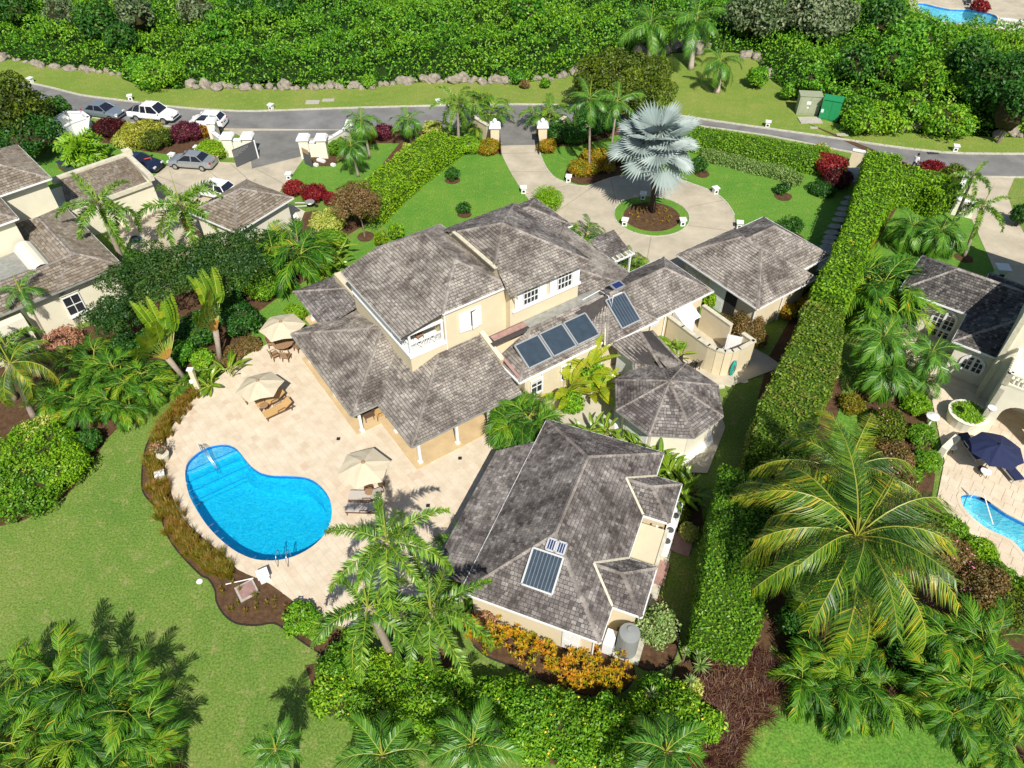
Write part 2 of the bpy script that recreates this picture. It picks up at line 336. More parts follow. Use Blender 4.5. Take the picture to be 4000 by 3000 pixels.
def quads(name,P,mat,vals,parent=None,per=4,kind=None,extra=None):
    """P: (n,per,3) array -> one mesh of n faces, fast"""
    n=len(P); me=bpy.data.meshes.new(name)
    me.vertices.add(n*per); me.vertices.foreach_set('co',np.ascontiguousarray(P,dtype=np.float32).ravel())
    me.loops.add(n*per); me.loops.foreach_set('vertex_index',np.arange(n*per,dtype=np.int32))
    me.polygons.add(n); me.polygons.foreach_set('loop_start',np.arange(0,n*per,per,dtype=np.int32))
    try: me.polygons.foreach_set('loop_total',np.full(n,per,dtype=np.int32))
    except Exception: pass
    me.materials.append(MATS[mat])
    at=me.attributes.new('v','FLOAT','FACE'); at.data.foreach_set('value',np.asarray(vals,dtype=np.float32))
    me.update(calc_edges=True)
    o=link(name,me,parent)
    if kind: o['kind']=kind
    return o
def thing(name,label,cat,loc=(0,0,0),rz=0,group=None):
    o=bpy.data.objects.new(name,None); COL.objects.link(o); o.location=loc; o.rotation_euler=(0,0,rz)
    return tag(o,label,cat,group)
def tag(o,label,cat,group=None,kind=None):
    o['label']=label; o['category']=cat
    if group: o['group']=group
    if kind: o['kind']=kind
    return o
def dup(o,parent=None,**kw):
    c=o.copy(); COL.objects.link(c)
    if parent is not None: c.parent=parent
    for ch in o.children: dup(ch,c)
    return c
# ---------------------------------------------------------------- leaves
def unit(v): return v/np.maximum(np.linalg.norm(v,axis=1,keepdims=True),1e-9)
def leafquads(P,Nr,size,aspect=.45,fold=.12,spread=.7):
    n=len(P); Nr=unit(Nr+RNG.normal(0,spread,(n,3))); t=unit(np.cross(Nr,RNG.normal(0,1,(n,3)))); b=np.cross(Nr,t)
    s=np.asarray(size).reshape(-1,1)*np.ones((n,1)); s=s*RNG.uniform(.55,1.5,(n,1)); w=s*aspect
    Q=np.empty((n,4,3)); d=Nr*s*fold
    Q[:,0]=P-t*s*.5-d; Q[:,1]=P+b*w*.5+d*.3; Q[:,2]=P+t*s*.5-d; Q[:,3]=P-b*w*.5+d*.3
    return Q
def ellip_core(mb,c,r,mat='crown_shade',n=8,m=5,seed=0):
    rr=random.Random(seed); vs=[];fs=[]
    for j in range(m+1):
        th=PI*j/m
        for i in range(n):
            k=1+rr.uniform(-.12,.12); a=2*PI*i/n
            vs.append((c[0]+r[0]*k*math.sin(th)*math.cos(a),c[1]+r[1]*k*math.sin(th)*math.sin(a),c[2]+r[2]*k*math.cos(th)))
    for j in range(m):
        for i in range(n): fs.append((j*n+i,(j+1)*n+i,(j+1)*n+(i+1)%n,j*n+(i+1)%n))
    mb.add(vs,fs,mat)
def crown_arrays(c,r,K,cr,nper,size,aspect=.45,flat=1.0,lower=-.3,rot=0,fill=.55):
    """K leaf clumps spread over an ellipsoid; leaves sit on each clump's outer side"""
    d=unit(RNG.normal(0,1,(K*3,3))); d=d[d[:,2]>lower][:K]; K=len(d)
    rad=RNG.uniform(fill,1.0,(K,1)); cc=d*rad*(np.array(r)-cr*.6)
    ca,sa=math.cos(rot),math.sin(rot)
    n=K*nper; idx=np.repeat(np.arange(K),nper)
    e=unit(RNG.normal(0,1,(n,3))+np.array([0,0,.35])+d[idx]*.4)
    crr=cr*RNG.uniform(.65,1.25,(K,1))
    off=e*crr[idx]*RNG.uniform(.75,1.05,(n,1)); off[:,2]*=flat
    P=cc[idx]+off; Nr=e
    def ro(A): B=A.copy(); B[:,0]=A[:,0]*ca-A[:,1]*sa; B[:,1]=A[:,0]*sa+A[:,1]*ca; return B
    P=ro(P)+np.array(c); Nr=ro(Nr)
    val=np.clip(RNG.normal(.5,.16,n)+RNG.normal(0,.1,K)[idx],0,1)
    keep=P[:,2]>.03; P=P[keep];Nr=Nr[keep];val=val[keep]
    return leafquads(P,Nr,size,aspect),val,cc,ro
def shrub(px,py,hw,h,mat,label,cat='shrub',name='shrub',leaf=.16,dens=1.0,deep=None,aspect=.5,group=None,flowers=None,zc=None,core=.72,stem=True,cr=None):
    """px,py: pixel of the crown's middle; hw: half width in photo pixels; h: height in m"""
    z=h*.5 if zc is None else zc
    c=G(px,py,z); r=hw/ppm(c); ry=deep if deep else r
    root=thing(name,label,cat,(c.x,c.y,0),0,group)
    cc=(0,0,z); rr=(r,ry,h*.5 if zc is None else h*.5)
    cr_=cr or min(r,ry,h)*.38
    area=4*PI*((r*ry)**.8+(r*h*.5)**.8+(ry*h*.5)**.8)/3
    K=max(7,int(area/(cr_*cr_)*.9)); nper=max(10,int(dens*5.5*cr_*cr_/(leaf*leaf*aspect)))
    nper=min(nper,160)
    Q,val,_,_=crown_arrays(cc,rr,K,cr_,nper,leaf,aspect,lower=-.5)
    quads('foliage',Q,mat,val,root)
    mb=MB(); 
    if core: ellip_core(mb,cc,(r*core,ry*core,h*.5*core),seed=int(px))  # solid dark body inside the leaves, painted shade of the bush
    if stem:
        for k in range(4):
            a=k*1.57+.3; mb.tube([(0.08*math.cos(a),.08*math.sin(a),0),(r*.3*math.cos(a),ry*.3*math.sin(a),z)],[.05,.02],'bark_dark',5)
    if mb.f: mb.build('stem',root,kind=None)
    if flowers:
        fm,n,fs=flowers; f=MB()
        for k in range(n):
            a=random.uniform(0,2*PI); e=random.uniform(.1,1.2); s=1.0
            p=Vector((rr[0]*s*math.cos(a)*math.cos(e),rr[1]*s*math.sin(a)*math.cos(e),z+rr[2]*s*math.sin(e)))
            f.lathe(p,[(fs*.3,-fs*.3),(fs,0),(fs*.5,fs*.4)],fm,6)
        f.build('flowers',root,kind='stuff')
    return root
def tree(bpx,cpx,hwpx,zc,h,mat,label,leaf=.25,dens=1.,aspect=.5,deep=None,cat='tree',name='tree',trunk=.18,bark='bark',lower=-.35,flat=1.,K=None,cr=None,limbs=6,core=.6,group=None,fill=.55):
    c=G(cpx[0],cpx[1],zc); r=hwpx/ppm(c); ry=deep or r
    B=G(bpx[0],bpx[1],0) if bpx else Vector((c.x,c.y,0))
    root=thing(name,label,cat,(B.x,B.y,0),0,group)
    cc=(c.x-B.x,c.y-B.y,zc)
    cr=cr or min(r,h*.5)*.34; K=K or max(10,int(4*PI*r*ry*.55/(cr*cr))); nper=min(220,max(12,int(dens*5*cr*cr/(leaf*leaf*aspect))))
    Q,val,cl,ro=crown_arrays(cc,(r,ry,h*.5),K,cr,nper,leaf,aspect,flat=flat,lower=lower,fill=fill)
    quads('crown',Q,mat,val,root)
    mb=MB(); mb.tube([(0,0,0),(cc[0]*.3+.05,cc[1]*.3,zc*.35),(cc[0]*.8,cc[1]*.8,zc*.75)],[trunk,trunk*.8,trunk*.6],bark,8)
    for k in range(limbs):
        q=cl[k%len(cl)]; mb.tube([(cc[0]*.7,cc[1]*.7,zc*.6),(cc[0]+q[0]*.4,cc[1]+q[1]*.4,zc+q[2]*.3-h*.1),(cc[0]+q[0]*.85,cc[1]+q[1]*.85,zc+q[2]*.85)],[trunk*.55,trunk*.35,trunk*.12],bark,5)
    if core: ellip_core(mb,cc,(r*core,ry*core,h*.5*core),'crown_shade',seed=int(cpx[0]))  # dark filler inside the crown, its shade put into the colour
    mb.build('trunk',root)
    return root
# ---------------------------------------------------------------- fronds
def frond(name,L,droop,nl,ll,mat,rmat,style='flat',lw=.045,stalk=.12,tipdroop=.0,V=.25,seed=0,sides=2,rr=.025,jag=.15):
    """a feather leaf along +X, arching down"""
    rnd=random.Random(seed); mb=MB(); pts=[]; N=10
    up0=.0
    p=Vector((0,0,0)); bend=droop*rnd.uniform(.92,1.08); M_=40
    for i in range(M_+1):
        if i%4==0: pts.append(p.copy())
        th=-bend*((i+.5)/M_)**1.35; p+=Vector((math.cos(th),0,math.sin(th)))*L/M_
    def at(t):
        f=min(max(t,0),.9999)*N; i=int(f); return pts[i].lerp(pts[i+1],f-i),(pts[i+1]-pts[i]).normalized()
    mb.tube(pts,[rr*(1-.8*i/N) for i in range(N+1)],rmat,4,cap=False)
    for i in range(nl):
        t=stalk+(1-stalk)*(i+.5)/nl
        p,d=at(t); up=Vector((0,1,0)).cross(d)*-1; up=-d.cross(Vector((0,1,0))) if False else Vector((-d.z,0,d.x))
        env=math.sin(PI*min(1,(.18+.82*t)**.9))**.55 if t<.97 else .45
        env=max(.35,env)
        for sgn in ((-1,1) if sides==2 else (-1,1,-1,1)):
            l=ll*env*rnd.uniform(1-jag,1+jag)
            if style=='plume': el=rnd.uniform(-1.3,1.45); fw=.55
            elif style=='V': el=V+rnd.uniform(-.35,.3); fw=.75
            elif style=='hang': el=-.35+rnd.uniform(-.3,.25); fw=.55
            else: el=rnd.uniform(-.25,.2); fw=.6
            sd=Vector((0,sgn,0))
            u=(sd*math.cos(el)+up*math.sin(el)+d*fw*(.6+.9*t)).normalized()
            g_={'plume':.25,'V':.42,'hang':.95,'flat':.35}[style]+tipdroop
            q=p+u*l*.55+Vector((0,0,-1))*l*g_*.14; e=p+u*l*.92+Vector((0,0,-1))*l*g_*.62
            w=d.cross(u).cross(u); w=(d-u*d.dot(u)).normalized()*lw
            v=min(1,max(0,rnd.gauss(.46,.2 if style!='V' else .13)+.3*(t-.5)*(1 if style=='hang' else .3)))
            mb.face([p-w*.5,p+w*.5,q+w*.55,q-w*.55],mat,v); mb.face([q-w*.55,q+w*.55,e],mat,v)
    me=bpy.data.meshes.new(name); me.from_pydata(mb.v,[],mb.f)
    for mt in mb.mats: me.materials.append(MATS[mt])
    me.polygons.foreach_set('material_index',mb.m); at_=me.attributes.new('v','FLOAT','FACE'); at_.data.foreach_set('value',np.array(mb.a,dtype=np.float32)); me.update()
    return me
def mesh_of(mb,name):
    me=bpy.data.meshes.new(name); me.from_pydata(mb.v,[],mb.f)
    for mt in mb.mats: me.materials.append(MATS[mt])
    me.polygons.foreach_set('material_index',mb.m); at_=me.attributes.new('v','FLOAT','FACE'); at_.data.foreach_set('value',np.array(mb.a,dtype=np.float32)); me.update(); return me
def fanleaf(name,Rr,mat,rmat,pet,nseg=26,seed=0):
    rnd=random.Random(seed); mb=MB()
    mb.tube([(0,0,0),(pet*.6,0,.03),(pet,0,-.02)],[.035,.03,.025],rmat,4,cap=False)
    c=Vector((pet,0,0)); span=2.55
    for i in range(nseg):
        a0=-span+2*span*i/nseg; a1=-span+2*span*(i+1)/nseg; am=(a0+a1)/2
        rl=Rr*(1-.12*abs(am)/span)*rnd.uniform(.93,1.05); z=lambda r,a:.16*math.sin(abs(a)*.6)*r-.07*r*r
        def P(r,a,dz=0):
            x=r*math.cos(a)*1.05; zz=z(r,a)*1.2+dz; ct,st=math.cos(.4),math.sin(.4)
            return c+Vector((x*ct+zz*st,r*math.sin(a),-x*st+zz*ct))
        m_=rl*.62; v=rnd.gauss(.5,.12)
        f=.035*Rr
        mb.face([P(.03,am),P(m_,a0,-f),P(m_,am,f)],mat,v); mb.face([P(.03,am),P(m_,am,f),P(m_,a1,-f)],mat,v-.1)
        mb.face([P(m_,a0,-f),P(rl,am),P(m_,am,f)],mat,v); mb.face([P(m_,am,f),P(rl,am,-.04),P(m_,a1,-f)],mat,v-.1)
    return mesh_of(mb,name)
def paddle(name,L,w,mat,rmat,pet,droop=.5,torn=.5,seed=0):
    """banana-like leaf: blade of strips either side of a midrib"""
    rnd=random.Random(seed); mb=MB(); N=14; pts=[Vector((x,0,-droop*L*.55*(x/(L+pet))**2.2)) for x in [(pet+L)*i/12 for i in range(13)]]
    mb.tube(pts,[.035*(1-.7*i/12) for i in range(13)],rmat,4,cap=False)
    def at(x):
        f=min(.9999,x/(pet+L))*12; i=int(f); return pts[i].lerp(pts[i+1],f-i)
    for sg in (-1,1):
        i=0
        while i<N:
            k=rnd.choice([1,1,2,3]) if torn>0 else N
            j=min(N,i+k); dz=rnd.uniform(-.25,.05)*torn; v=rnd.gauss(.5,.13)
            for q in range(i,j):
                t0=q/N; t1=(q+1)/N
                W=lambda t:w*.5*math.sin(PI*min(1,(.06+.94*t)**.75))**.6
                a=at(pet+L*t0); b=at(pet+L*t1); g=.012 if q==j-1 else 0
                up=.16
                a2=a+Vector((.10*L*t0*.2+.05,sg*W(t0),up*W(t0)+dz*W(t0))); b2=b+Vector((.05-g,sg*W(t1),up*W(t1)+dz*W(t1)))
                mb.face([a,b,b2,a2] if sg>0 else [a,a2,b2,b],mat,min(1,max(0,v)))
            i=j
    return mesh_of(mb,name)
FR={}
def make_fronds():
    for s in range(3):
        FR['plume',s]=frond('frond',2.8,1.15+.25*s,52,.40,'frond_plume','rachis','plume',.040,.1,seed=s,sides=4,jag=.25)
        FR['royal',s]=frond('frond',3.2,1.2+.3*s,32,.78,'frond_green','rachis','flat',.055,.1,tipdroop=.6,seed=10+s)
        FR['manila',s]=frond('frond',2.0,1.3+.35*s,20,.66,'frond_green','rachis','V',.05,.12,V=.35,tipdroop=.5,seed=20+s)
        FR['areca',s]=frond('frond',2.3,1.5+.4*s,17,.72,'frond_areca','rachis','V',.058,.18,V=.4,tipdroop=.5,seed=30+s)
        FR['coconut',s]=frond('frond',5.8,1.5+.35*s,78,1.15,'frond_coconut','rachis_coconut','hang',.034,.16,seed=40+s,rr=.045,jag=.25)
        FR['dead',s]=frond('frond',1.8,1.6,22,.5,'frond_dead','rachis_fan','hang',.05,.15,seed=50+s)
        FR['fan',s]=fanleaf('frond',1.22+.1*s,'frond_silver','petiole_silver',1.15,30,seed=60+s)
        FR['banana',s]=paddle('leaf_blade',2.0,.62,'leaf_banana_yellow','rachis',.35,.75+.2*s,.7,seed=70+s)
        FR['heliconia',s]=paddle('leaf_blade',.8,.27,'leaf_banana','rachis',.25,.6+.2*s,.0,seed=80+s)
        FR['traveller',s]=paddle('leaf_blade',2.2,.75,'leaf_banana','rachis',1.7,.75+.3*s,1.3,seed=90+s)
        FR['spiky',s]=frond('frond',1.2,.9+.3*s,20,.42,'leaf_hedge_lime','rachis','plume',.06,.1,seed=95+s)
make_fronds()
def put_frond(kind,root,loc,az,el,sc=1.0,roll=0,name=None,mat=None):
    me=FR[kind,random.randrange(3)]
    o=link(me.name.split('.')[0],me,root); o.location=loc; o.rotation_euler=(roll,-el,az); o.scale=(sc,sc,sc)
    return o
def palm(base,crown,kind,L0,label,n=14,trunk=.13,tmat='palm_trunk',shaft=None,elr=(-.55,1.15),name='palm_tree',h=None,sc=None,hw=None,lean=None,group=None,dead=0,spear=True,cat='palm tree',curve=.0,az0=None):
    """base / crown: photo pixels of the foot and of the crown's heart; hw: half width of the crown in pixels"""
    if h is not None:
        c=G(crown[0],crown[1],h); B=Vector((c.x,c.y,0)) if base is None else G(base[0],base[1],0)
    else:
        B=G(base[0],base[1],0); c=above(B,crown[0],crown[1])
    s=(hw/ppm(c))/(L0*.86) if hw else (sc or 1)
    s*={'manila':1.3,'royal':1.15,'plume':1.12}.get(kind,1)
    root=thing(name,label,cat,(B.x,B.y,0),0,group)
    cl=c-B
    mb=MB(); N=9; pts=[]; rad=[]
    for i in range(N+1):
        t=i/N; p=Vector((cl.x*t**1.3,cl.y*t**1.3,cl.z*t)); p.x+=math.sin(t*PI)*curve; pts.append(p); rad.append(trunk*(1.25-.35*t if i else 1.55)*(1+.05*(i%2)))
    top=pts[-1]
    if shaft:
        k=7; mb.tube(pts[:k+1],rad[:k+1],tmat,9); mb.tube(pts[k:],[trunk*1.05,trunk*.95,trunk*.55],shaft,9)
    else: mb.tube(pts,rad,tmat,9)
    mb.build('trunk',root,smooth=True)
    a0=random.uniform(0,6.28) if az0 is None else az0
    for i in range(n):
        t=(i+.5)/n; el=elr[1]+(elr[0]-elr[1])*(t**.85)+random.uniform(-.08,.08); az=a0+i*2.39996
        put_frond(kind,root,top,az,el,s*random.uniform(.88,1.08)*(1-.18*(1-t)),random.uniform(-.3,.3))
    for k in range(dead): put_frond('dead',root,top-Vector((0,0,.3)),a0+k*2.1,-1.0,s*.8)
    if spear:
        m2=MB(); m2.tube([top,top+Vector((.06,.03,L0*s*.42)),top+Vector((.12,.05,L0*s*.75))],[.045,.03,.006],'rachis',5); m2.build('spear_leaf',root)
    return root
def clump(px,py,hw,h,kind,label,n=8,per=5,fs=1.25,L0=2.2,name='areca_palm',group=None,spread=.35,cat='palm',elr=(-.1,1.25),stems='rachis',dead=0,zpx=None,sc=None):
    """several stems from one foot, each with its fronds"""
    c=G(px,py,h*.55 if zpx is None else zpx); s=sc or (hw/ppm(c))/(L0*1.15)*fs; per=per+1
    root=thing(name,label,cat,(c.x,c.y,0),0,group); R_=hw/ppm(c)
    mb=MB()
    for i in range(n):
        a=i*2.4; rr=R_*spread*math.sqrt((i+.5)/n); x,y=rr*math.cos(a),rr*math.sin(a); hh=h*random.uniform(.28,.62)
        tx,ty=x*1.9,y*1.9
        mb.tube([(x*.6,y*.6,0),(x*1.2,y*1.2,hh*.6),(tx,ty,hh)],[.05,.045,.035],stems,5)
        for k in range(per):
            el=elr[1]+(elr[0]-elr[1])*random.random()**.8
            put_frond(kind,root,(tx,ty,hh),random.gauss(a,1.2) if rr>R_*.12 else random.uniform(0,6.28),el,s*random.uniform(.8,1.12),random.uniform(-.35,.35))
    for k in range(dead): put_frond('dead',root,(0,0,h*.4),random.uniform(3.6,5.6),-.2,s)
    mb.build('stem',root)
    return root
# ---------------------------------------------------------------- hedges
def hedge(line,width,h,mat,label,name='hedge',leaf=.13,dens=1.,cat='hedge',px=True,rough=.12,top=None):
    """line: pixels of the middle of the hedge's TOP edge"""
    P=[G(x,y,h) for x,y in line] if px else [Vector(p) for p in line]
    w=width if hasattr(width,'__len__') else [width]*len(P)
    o0=P[0]; root=thing(name,label,cat,(o0.x,o0.y,0))
    pts=[];nr=[]; core=MB(); secs=[]
    n=len(P)
    for i in range(n):
        t=(P[min(i+1,n-1)]-P[max(i-1,0)]); t.z=0; t.normalize(); s=Vector((-t.y,t.x,0)); secs.append((P[i]-o0,t,s,w[i]))
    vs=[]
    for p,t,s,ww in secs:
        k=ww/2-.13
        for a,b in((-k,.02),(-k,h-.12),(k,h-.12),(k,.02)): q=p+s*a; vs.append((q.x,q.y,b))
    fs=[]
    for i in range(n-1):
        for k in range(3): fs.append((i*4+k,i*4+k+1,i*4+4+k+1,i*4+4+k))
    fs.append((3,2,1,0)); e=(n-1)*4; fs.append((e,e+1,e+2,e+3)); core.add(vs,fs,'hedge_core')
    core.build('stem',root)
    for i in range(n-1):
        p0,_,s0,w0=secs[i]; p1,_,s1,w1=secs[i+1]; L=(p1-p0).length
        for face in ('top','l','r'):
            A=L*((w0+w1)/2 if face=='top' else h); N=int(A*dens*2.6/(leaf*leaf))
            if N<1: continue
            t=RNG.random((N,1)); a=RNG.uniform(-.5,.5,(N,1)); p=np.array(p0)*(1-t)+np.array(p1)*t; s=np.array(s0)*(1-t)+np.array(s1)*t; ww=w0*(1-t)+w1*t
            if face=='top':
                q=p+s*a*ww; q[:,2:]=h; nn=np.tile([0,0,1.],(N,1)); edge=np.maximum(0,np.abs(a)*2-.8)*.6; q[:,2:]-=edge*.5
            else:
                sg=1 if face=='l' else -1; zz=RNG.random((N,1))*h; q=p+s*sg*ww*.5; q[:,2:]=zz; nn=s*sg+np.array([0,0,.25])
            bump=.16*np.sin(q[:,0:1]*1.9+q[:,2:3])+.15*np.sin(q[:,1:2]*2.3+1+q[:,2:3]*2)+.07*np.sin(q[:,0:1]*5.1+q[:,1:2]*4.3)
            q=q+nn*(bump*rough*8*.3+RNG.normal(0,rough*.55,(N,1)))
            q[:,2]=np.maximum(q[:,2],.03); pts.append(q); nr.append(nn)
    for (p,t,s,ww),sg in((secs[0],-1),(secs[-1],1)):
        N=int(ww*h*dens*2.6/(leaf*leaf)); q=np.array(p)+np.array(s)*RNG.uniform(-.5,.5,(N,1))*ww+np.array(t)*sg*.02; q[:,2]=RNG.random(N)*h; nn=np.tile(np.array(t)*sg+np.array([0,0,.2]),(N,1)); q=q+nn*RNG.normal(0,rough,(N,1)); q[:,2]=np.maximum(q[:,2],.03); pts.append(q);nr.append(nn)
    P_=np.concatenate(pts); N_=np.concatenate(nr)
    cl=.5+.5*np.sin(P_[:,0]*3.1)*np.sin(P_[:,1]*2.7)
    quads('foliage',leafquads(P_,unit(N_),leaf,.55,spread=.42),mat,np.clip(RNG.normal(.45,.16,len(P_))+.12*cl,0,1),root)
    return root
# ---------------------------------------------------------------- polygons
def clip_rect(poly,u0,u1,v0,v1):
    out=poly
    for ax,lim,sg in((0,u0,1),(0,u1,-1),(1,v0,1),(1,v1,-1)):
        inp=out; out=[]
        if not inp: return []
        for i in range(len(inp)):
            a=inp[i-1]; b=inp[i]; da=(a[ax]-lim)*sg; db=(b[ax]-lim)*sg
            if da>=0 and db>=0: out.append(b)
            elif da>=0 or db>=0:
                t=da/(da-db); q=(a[0]+(b[0]-a[0])*t,a[1]+(b[1]-a[1])*t)
                out.append(q)
                if db>=0: out.append(b)
    return out
def parea(p): return .5*sum(p[i-1][0]*p[i][1]-p[i][0]*p[i-1][1] for i in range(len(p)))
SHN=[0]
def sheet(name,poly,z,mat,kind='structure',parent=None,thick=0):
    """flat ground sheet; poly in world xy"""
    mb=MB(); SHN[0]+=1; z+=SHN[0]*.0006
    if parea([(p[0],p[1]) for p in poly])<0: poly=poly[::-1]
    from mathutils.geometry import tessellate_polygon
    if thick: mb.prism([(p[0],p[1]) for p in poly],z-thick,z,mat)
    else: mb.face([(p[0],p[1],z) for p in poly],mat)
    o=mb.build(name,parent)
    if kind and parent is None: o['kind']=kind
    return o
def GP(pts,z=0): return [G(x,y,z) for x,y in pts]
def smooth(pts,k=3,closed=True):
    pts=[Vector((p[0],p[1])) for p in pts]; out=[]; n=len(pts)
    rng=range(n) if closed else range(n-1)
    for i in rng:
        p0=pts[(i-1)%n] if closed or i>0 else pts[i]; p1=pts[i]; p2=pts[(i+1)%n]; p3=pts[(i+2)%n] if closed or i+2<n else p2
        for j in range(k):
            t=j/k; out.append(.5*((2*p1)+(p2-p0)*t+(2*p0-5*p1+4*p2-p3)*t*t+(3*p1-p0-3*p2+p3)*t**3))
    if not closed: out.append(pts[-1])
    return out
# ================================================================ SETTING
from mathutils.geometry import delaunay_2d_cdt
def fill(name,outer,holes,z,mat,kind='structure',parent=None):
    vs=[];fc=[]
    for ring in [outer]+holes:
        i=len(vs); vs+= [Vector((p[0],p[1])) for p in ring]; fc.append(list(range(i,i+len(ring))))
    r=delaunay_2d_cdt(vs,[],fc,2,1e-4)
    mb=MB(); mb.add([(v.x,v.y,z) for v in r[0]],[tuple(f) for f in r[2]],mat)
    me=mesh_of(mb,name); o=link(name,me,parent)
    import bmesh
    b=bmesh.new(); b.from_mesh(me)
    for f in b.faces:
        if f.normal.z<0: f.normal_flip()
    b.to_mesh(me); b.free()
    if kind and parent is None: o['kind']=kind
    return o
POOL_PX=[(723,1853),(728,1816),(746,1789),(778,1762),(814,1744),(859,1735),(895,1737),(927,1755),(954,1789),(977,1816),(1000,1835),(1027,1848),(1068,1856),(1122,1857),(1172,1860),(1208,1868),(1240,1887),(1267,1914),(1285,1943),(1295,1979),(1296,2015),(1286,2052),(1267,2088),(1235,2122),(1194,2151),(1145,2174),(1090,2187),(1045,2189),(1000,2185),(954,2170),(904,2142),(850,2097),(805,2047),(769,1993),(741,1939),(728,1893)]
PZ=.08
POOL=smooth(GP(POOL_PX,PZ),2)
NPOOL_PX=[(3753,1945),(3760,1934),(3780,1930),(3810,1934),(3840,1944),(3880,1970),(3930,2005),(4000,2040),(4080,2085),(4150,2160),(4150,2290),(4080,2250),(4000,2160),(3955,2110),(3900,2085),(3850,2060),(3800,2020),(3765,1980)]
NPOOL=smooth(GP(NPOOL_PX,PZ),2)
FPOOL=smooth(GP([(3580,14),(3610,12),(3650,22),(3710,34),(3770,36),(3830,42),(3880,55),(3898,70),(3890,90),(3860,100),(3800,98),(3740,90),(3690,85),(3640,70),(3600,45)],PZ),2)
R=900
fill('ground',[(-R,-R),(R,-R),(R,R),(-R,R)],[POOL[::-1],NPOOL[::-1],FPOOL[::-1]],0,'lawn')
# --- road
KN=GP([(-260,262),(-120,278),(0,307),(113,325),(220,349),(316,373),(430,388),(542,402),(650,416),(768,427),(880,433),(1000,436),(1253,427),(1480,420),(1723,414),(2000,409),(2253,414),(2450,432),(2642,452),(2796,475),(3000,504),(3226,536),(3452,570),(3678,597),(3840,602),(4000,603),(4300,600)])
KS=GP([(-260,372),(-120,378),(81,407),(220,432),(371,461),(560,486),(741,502),(1000,512),(1375,511),(1669,497),(1963,490),(2081,488),(2400,484),(2705,490),(3000,531),(3280,588),(3384,606),(3480,640),(3560,672),(3700,690),(3859,692),(4000,694),(4300,700)])
sheet('road',[(p.x,p.y) for p in KN]+[(p.x,p.y) for p in reversed(KS)],.012,'asphalt')
def strip(name,pts,w,h,mat,z0=0,kind='structure',parent=None,closed=False):
    mb=MB(); n=len(pts); pts=[Vector((p[0],p[1],z0+h/2)) for p in pts]
    for i in range(n if closed else n-1): 
        a,b=pts[i],pts[(i+1)%n]; d=(b-a).normalized()*w*.3
        mb.bar(a-d*.0,b+d*.5,w,h,mat)
    o=mb.build(name,parent); 
    if kind and parent is None: o['kind']=kind
    return o
strip('kerb',smooth(KN,2,False),.22,.13,'kerb_concrete')
strip('kerb',smooth([p for p in KS if p.x>17],2,False),.16,.1,'kerb_concrete')
strip('kerb',smooth([p for p in KS if p.x<-33],2,False),.16,.1,'kerb_concrete')
# --- verge up to the boulders and the mown corner on the right
BND=[(-300,205),(-60,228),(45,233),(120,240),(200,258),(300,270),(385,277),(470,292),(480,310),(560,340),(700,350),(740,338),(860,345),(1000,348),(1200,348),(1420,345),(1500,335),(1600,324),(1750,318),(1900,322),(2000,325),(2090,318),(2160,308),(2240,290),(2320,262),(2400,238),(2480,222),(2560,212),(2700,205),(2790,205),(2860,205),(2915,215),(2960,245),(2985,285),(3020,320),(3065,350),(3110,385),(3150,420),(3217,466),(3316,496),(3384,512),(3480,520),(3588,522),(3768,531),(3900,536),(4000,538),(4300,545)]
BW=GP(BND)
sheet('grass_verge',[(p.x,p.y) for p in BW]+[(p.x,p.y) for p in reversed(KN)],.004,'verge')
# --- front garden lawns
sheet('garden_lawn',GP([(1010,1215),(1090,1157),(1226,1075),(1316,976),(1497,831),(1620,745),(1640,620),(1760,560),(1960,560),(2100,560),(2300,500),(2705,505),(3000,545),(3300,600),(3330,760),(3150,1150),(2900,1300),(2500,1300),(2300,1200),(1700,1300),(1300,1400),(1150,1400),(900,1480)]),.004,'garden_lawn')
sheet('garden_lawn',GP([(1085,760),(1120,715),(1185,618),(1230,590),(1420,520),(1650,505),(1700,560),(1500,720),(1400,800),(1200,780)]),.004,'garden_lawn')
sheet('garden_lawn',GP([(150,560),(250,500),(600,560),(830,590),(830,625),(640,655),(560,720),(300,760),(150,720),(60,620)]),.004,'garden_lawn')
sheet('garden_lawn',GP([(3420,560),(3800,720),(3830,800),(3960,1110),(4100,1180),(4100,1300),(3400,1200),(3300,1300),(3350,900)]),.004,'garden_lawn')
sheet('garden_lawn',GP([(2830,2760),(3100,2700),(3600,2720),(3900,3050),(3700,3300),(2700,3300)]),.004,'garden_lawn')
# --- concrete
DR=[(1956,480),(1950,570),(1967,619),(1985,655),(2000,683),(2036,741),(2080,800),(2160,900),(2300,1010),(2500,1120),(2720,1060),(2850,940),(2872,886),(2868,840),(2841,795),(2787,750),(2705,719),(2642,698),(2560,688),(2500,684),(2440,685),(2384,696),(2344,710),(2290,728),(2226,719),(2185,703),(2158,687),(2130,650),(2113,610),(2099,565),(2084,480)]
DRW=GP(DR); ISL=G(2545,842); isl_r=(G(2692,842)-G(2398,842)).length/2
ring=[(ISL.x+isl_r*math.cos(2*PI*i/40),ISL.y+isl_r*math.sin(2*PI*i/40)) for i in range(40)]
fill('driveway',[(p.x,p.y) for p in DRW],[ring[::-1]],.02,'concrete_drive')
sheet('driveway_apron',GP([(1950,478),(2088,476),(2100,566),(1948,570)]),.026,'asphalt_old')
sheet('neighbour_driveway',GP([(735,500),(1400,508),(1290,540),(1200,560),(1188,618),(1120,715),(1085,760),(1080,800),(1150,870),(1180,1000),(900,1080),(640,1010),(470,960),(450,800),(560,760),(600,690),(650,650),(840,632),(960,640),(990,560),(900,512)]),.022,'concrete_drive')
sheet('neighbour_apron',GP([(990,512),(1390,509),(1200,545),(1185,610),(985,660),(975,600)]),.027,'asphalt_old')
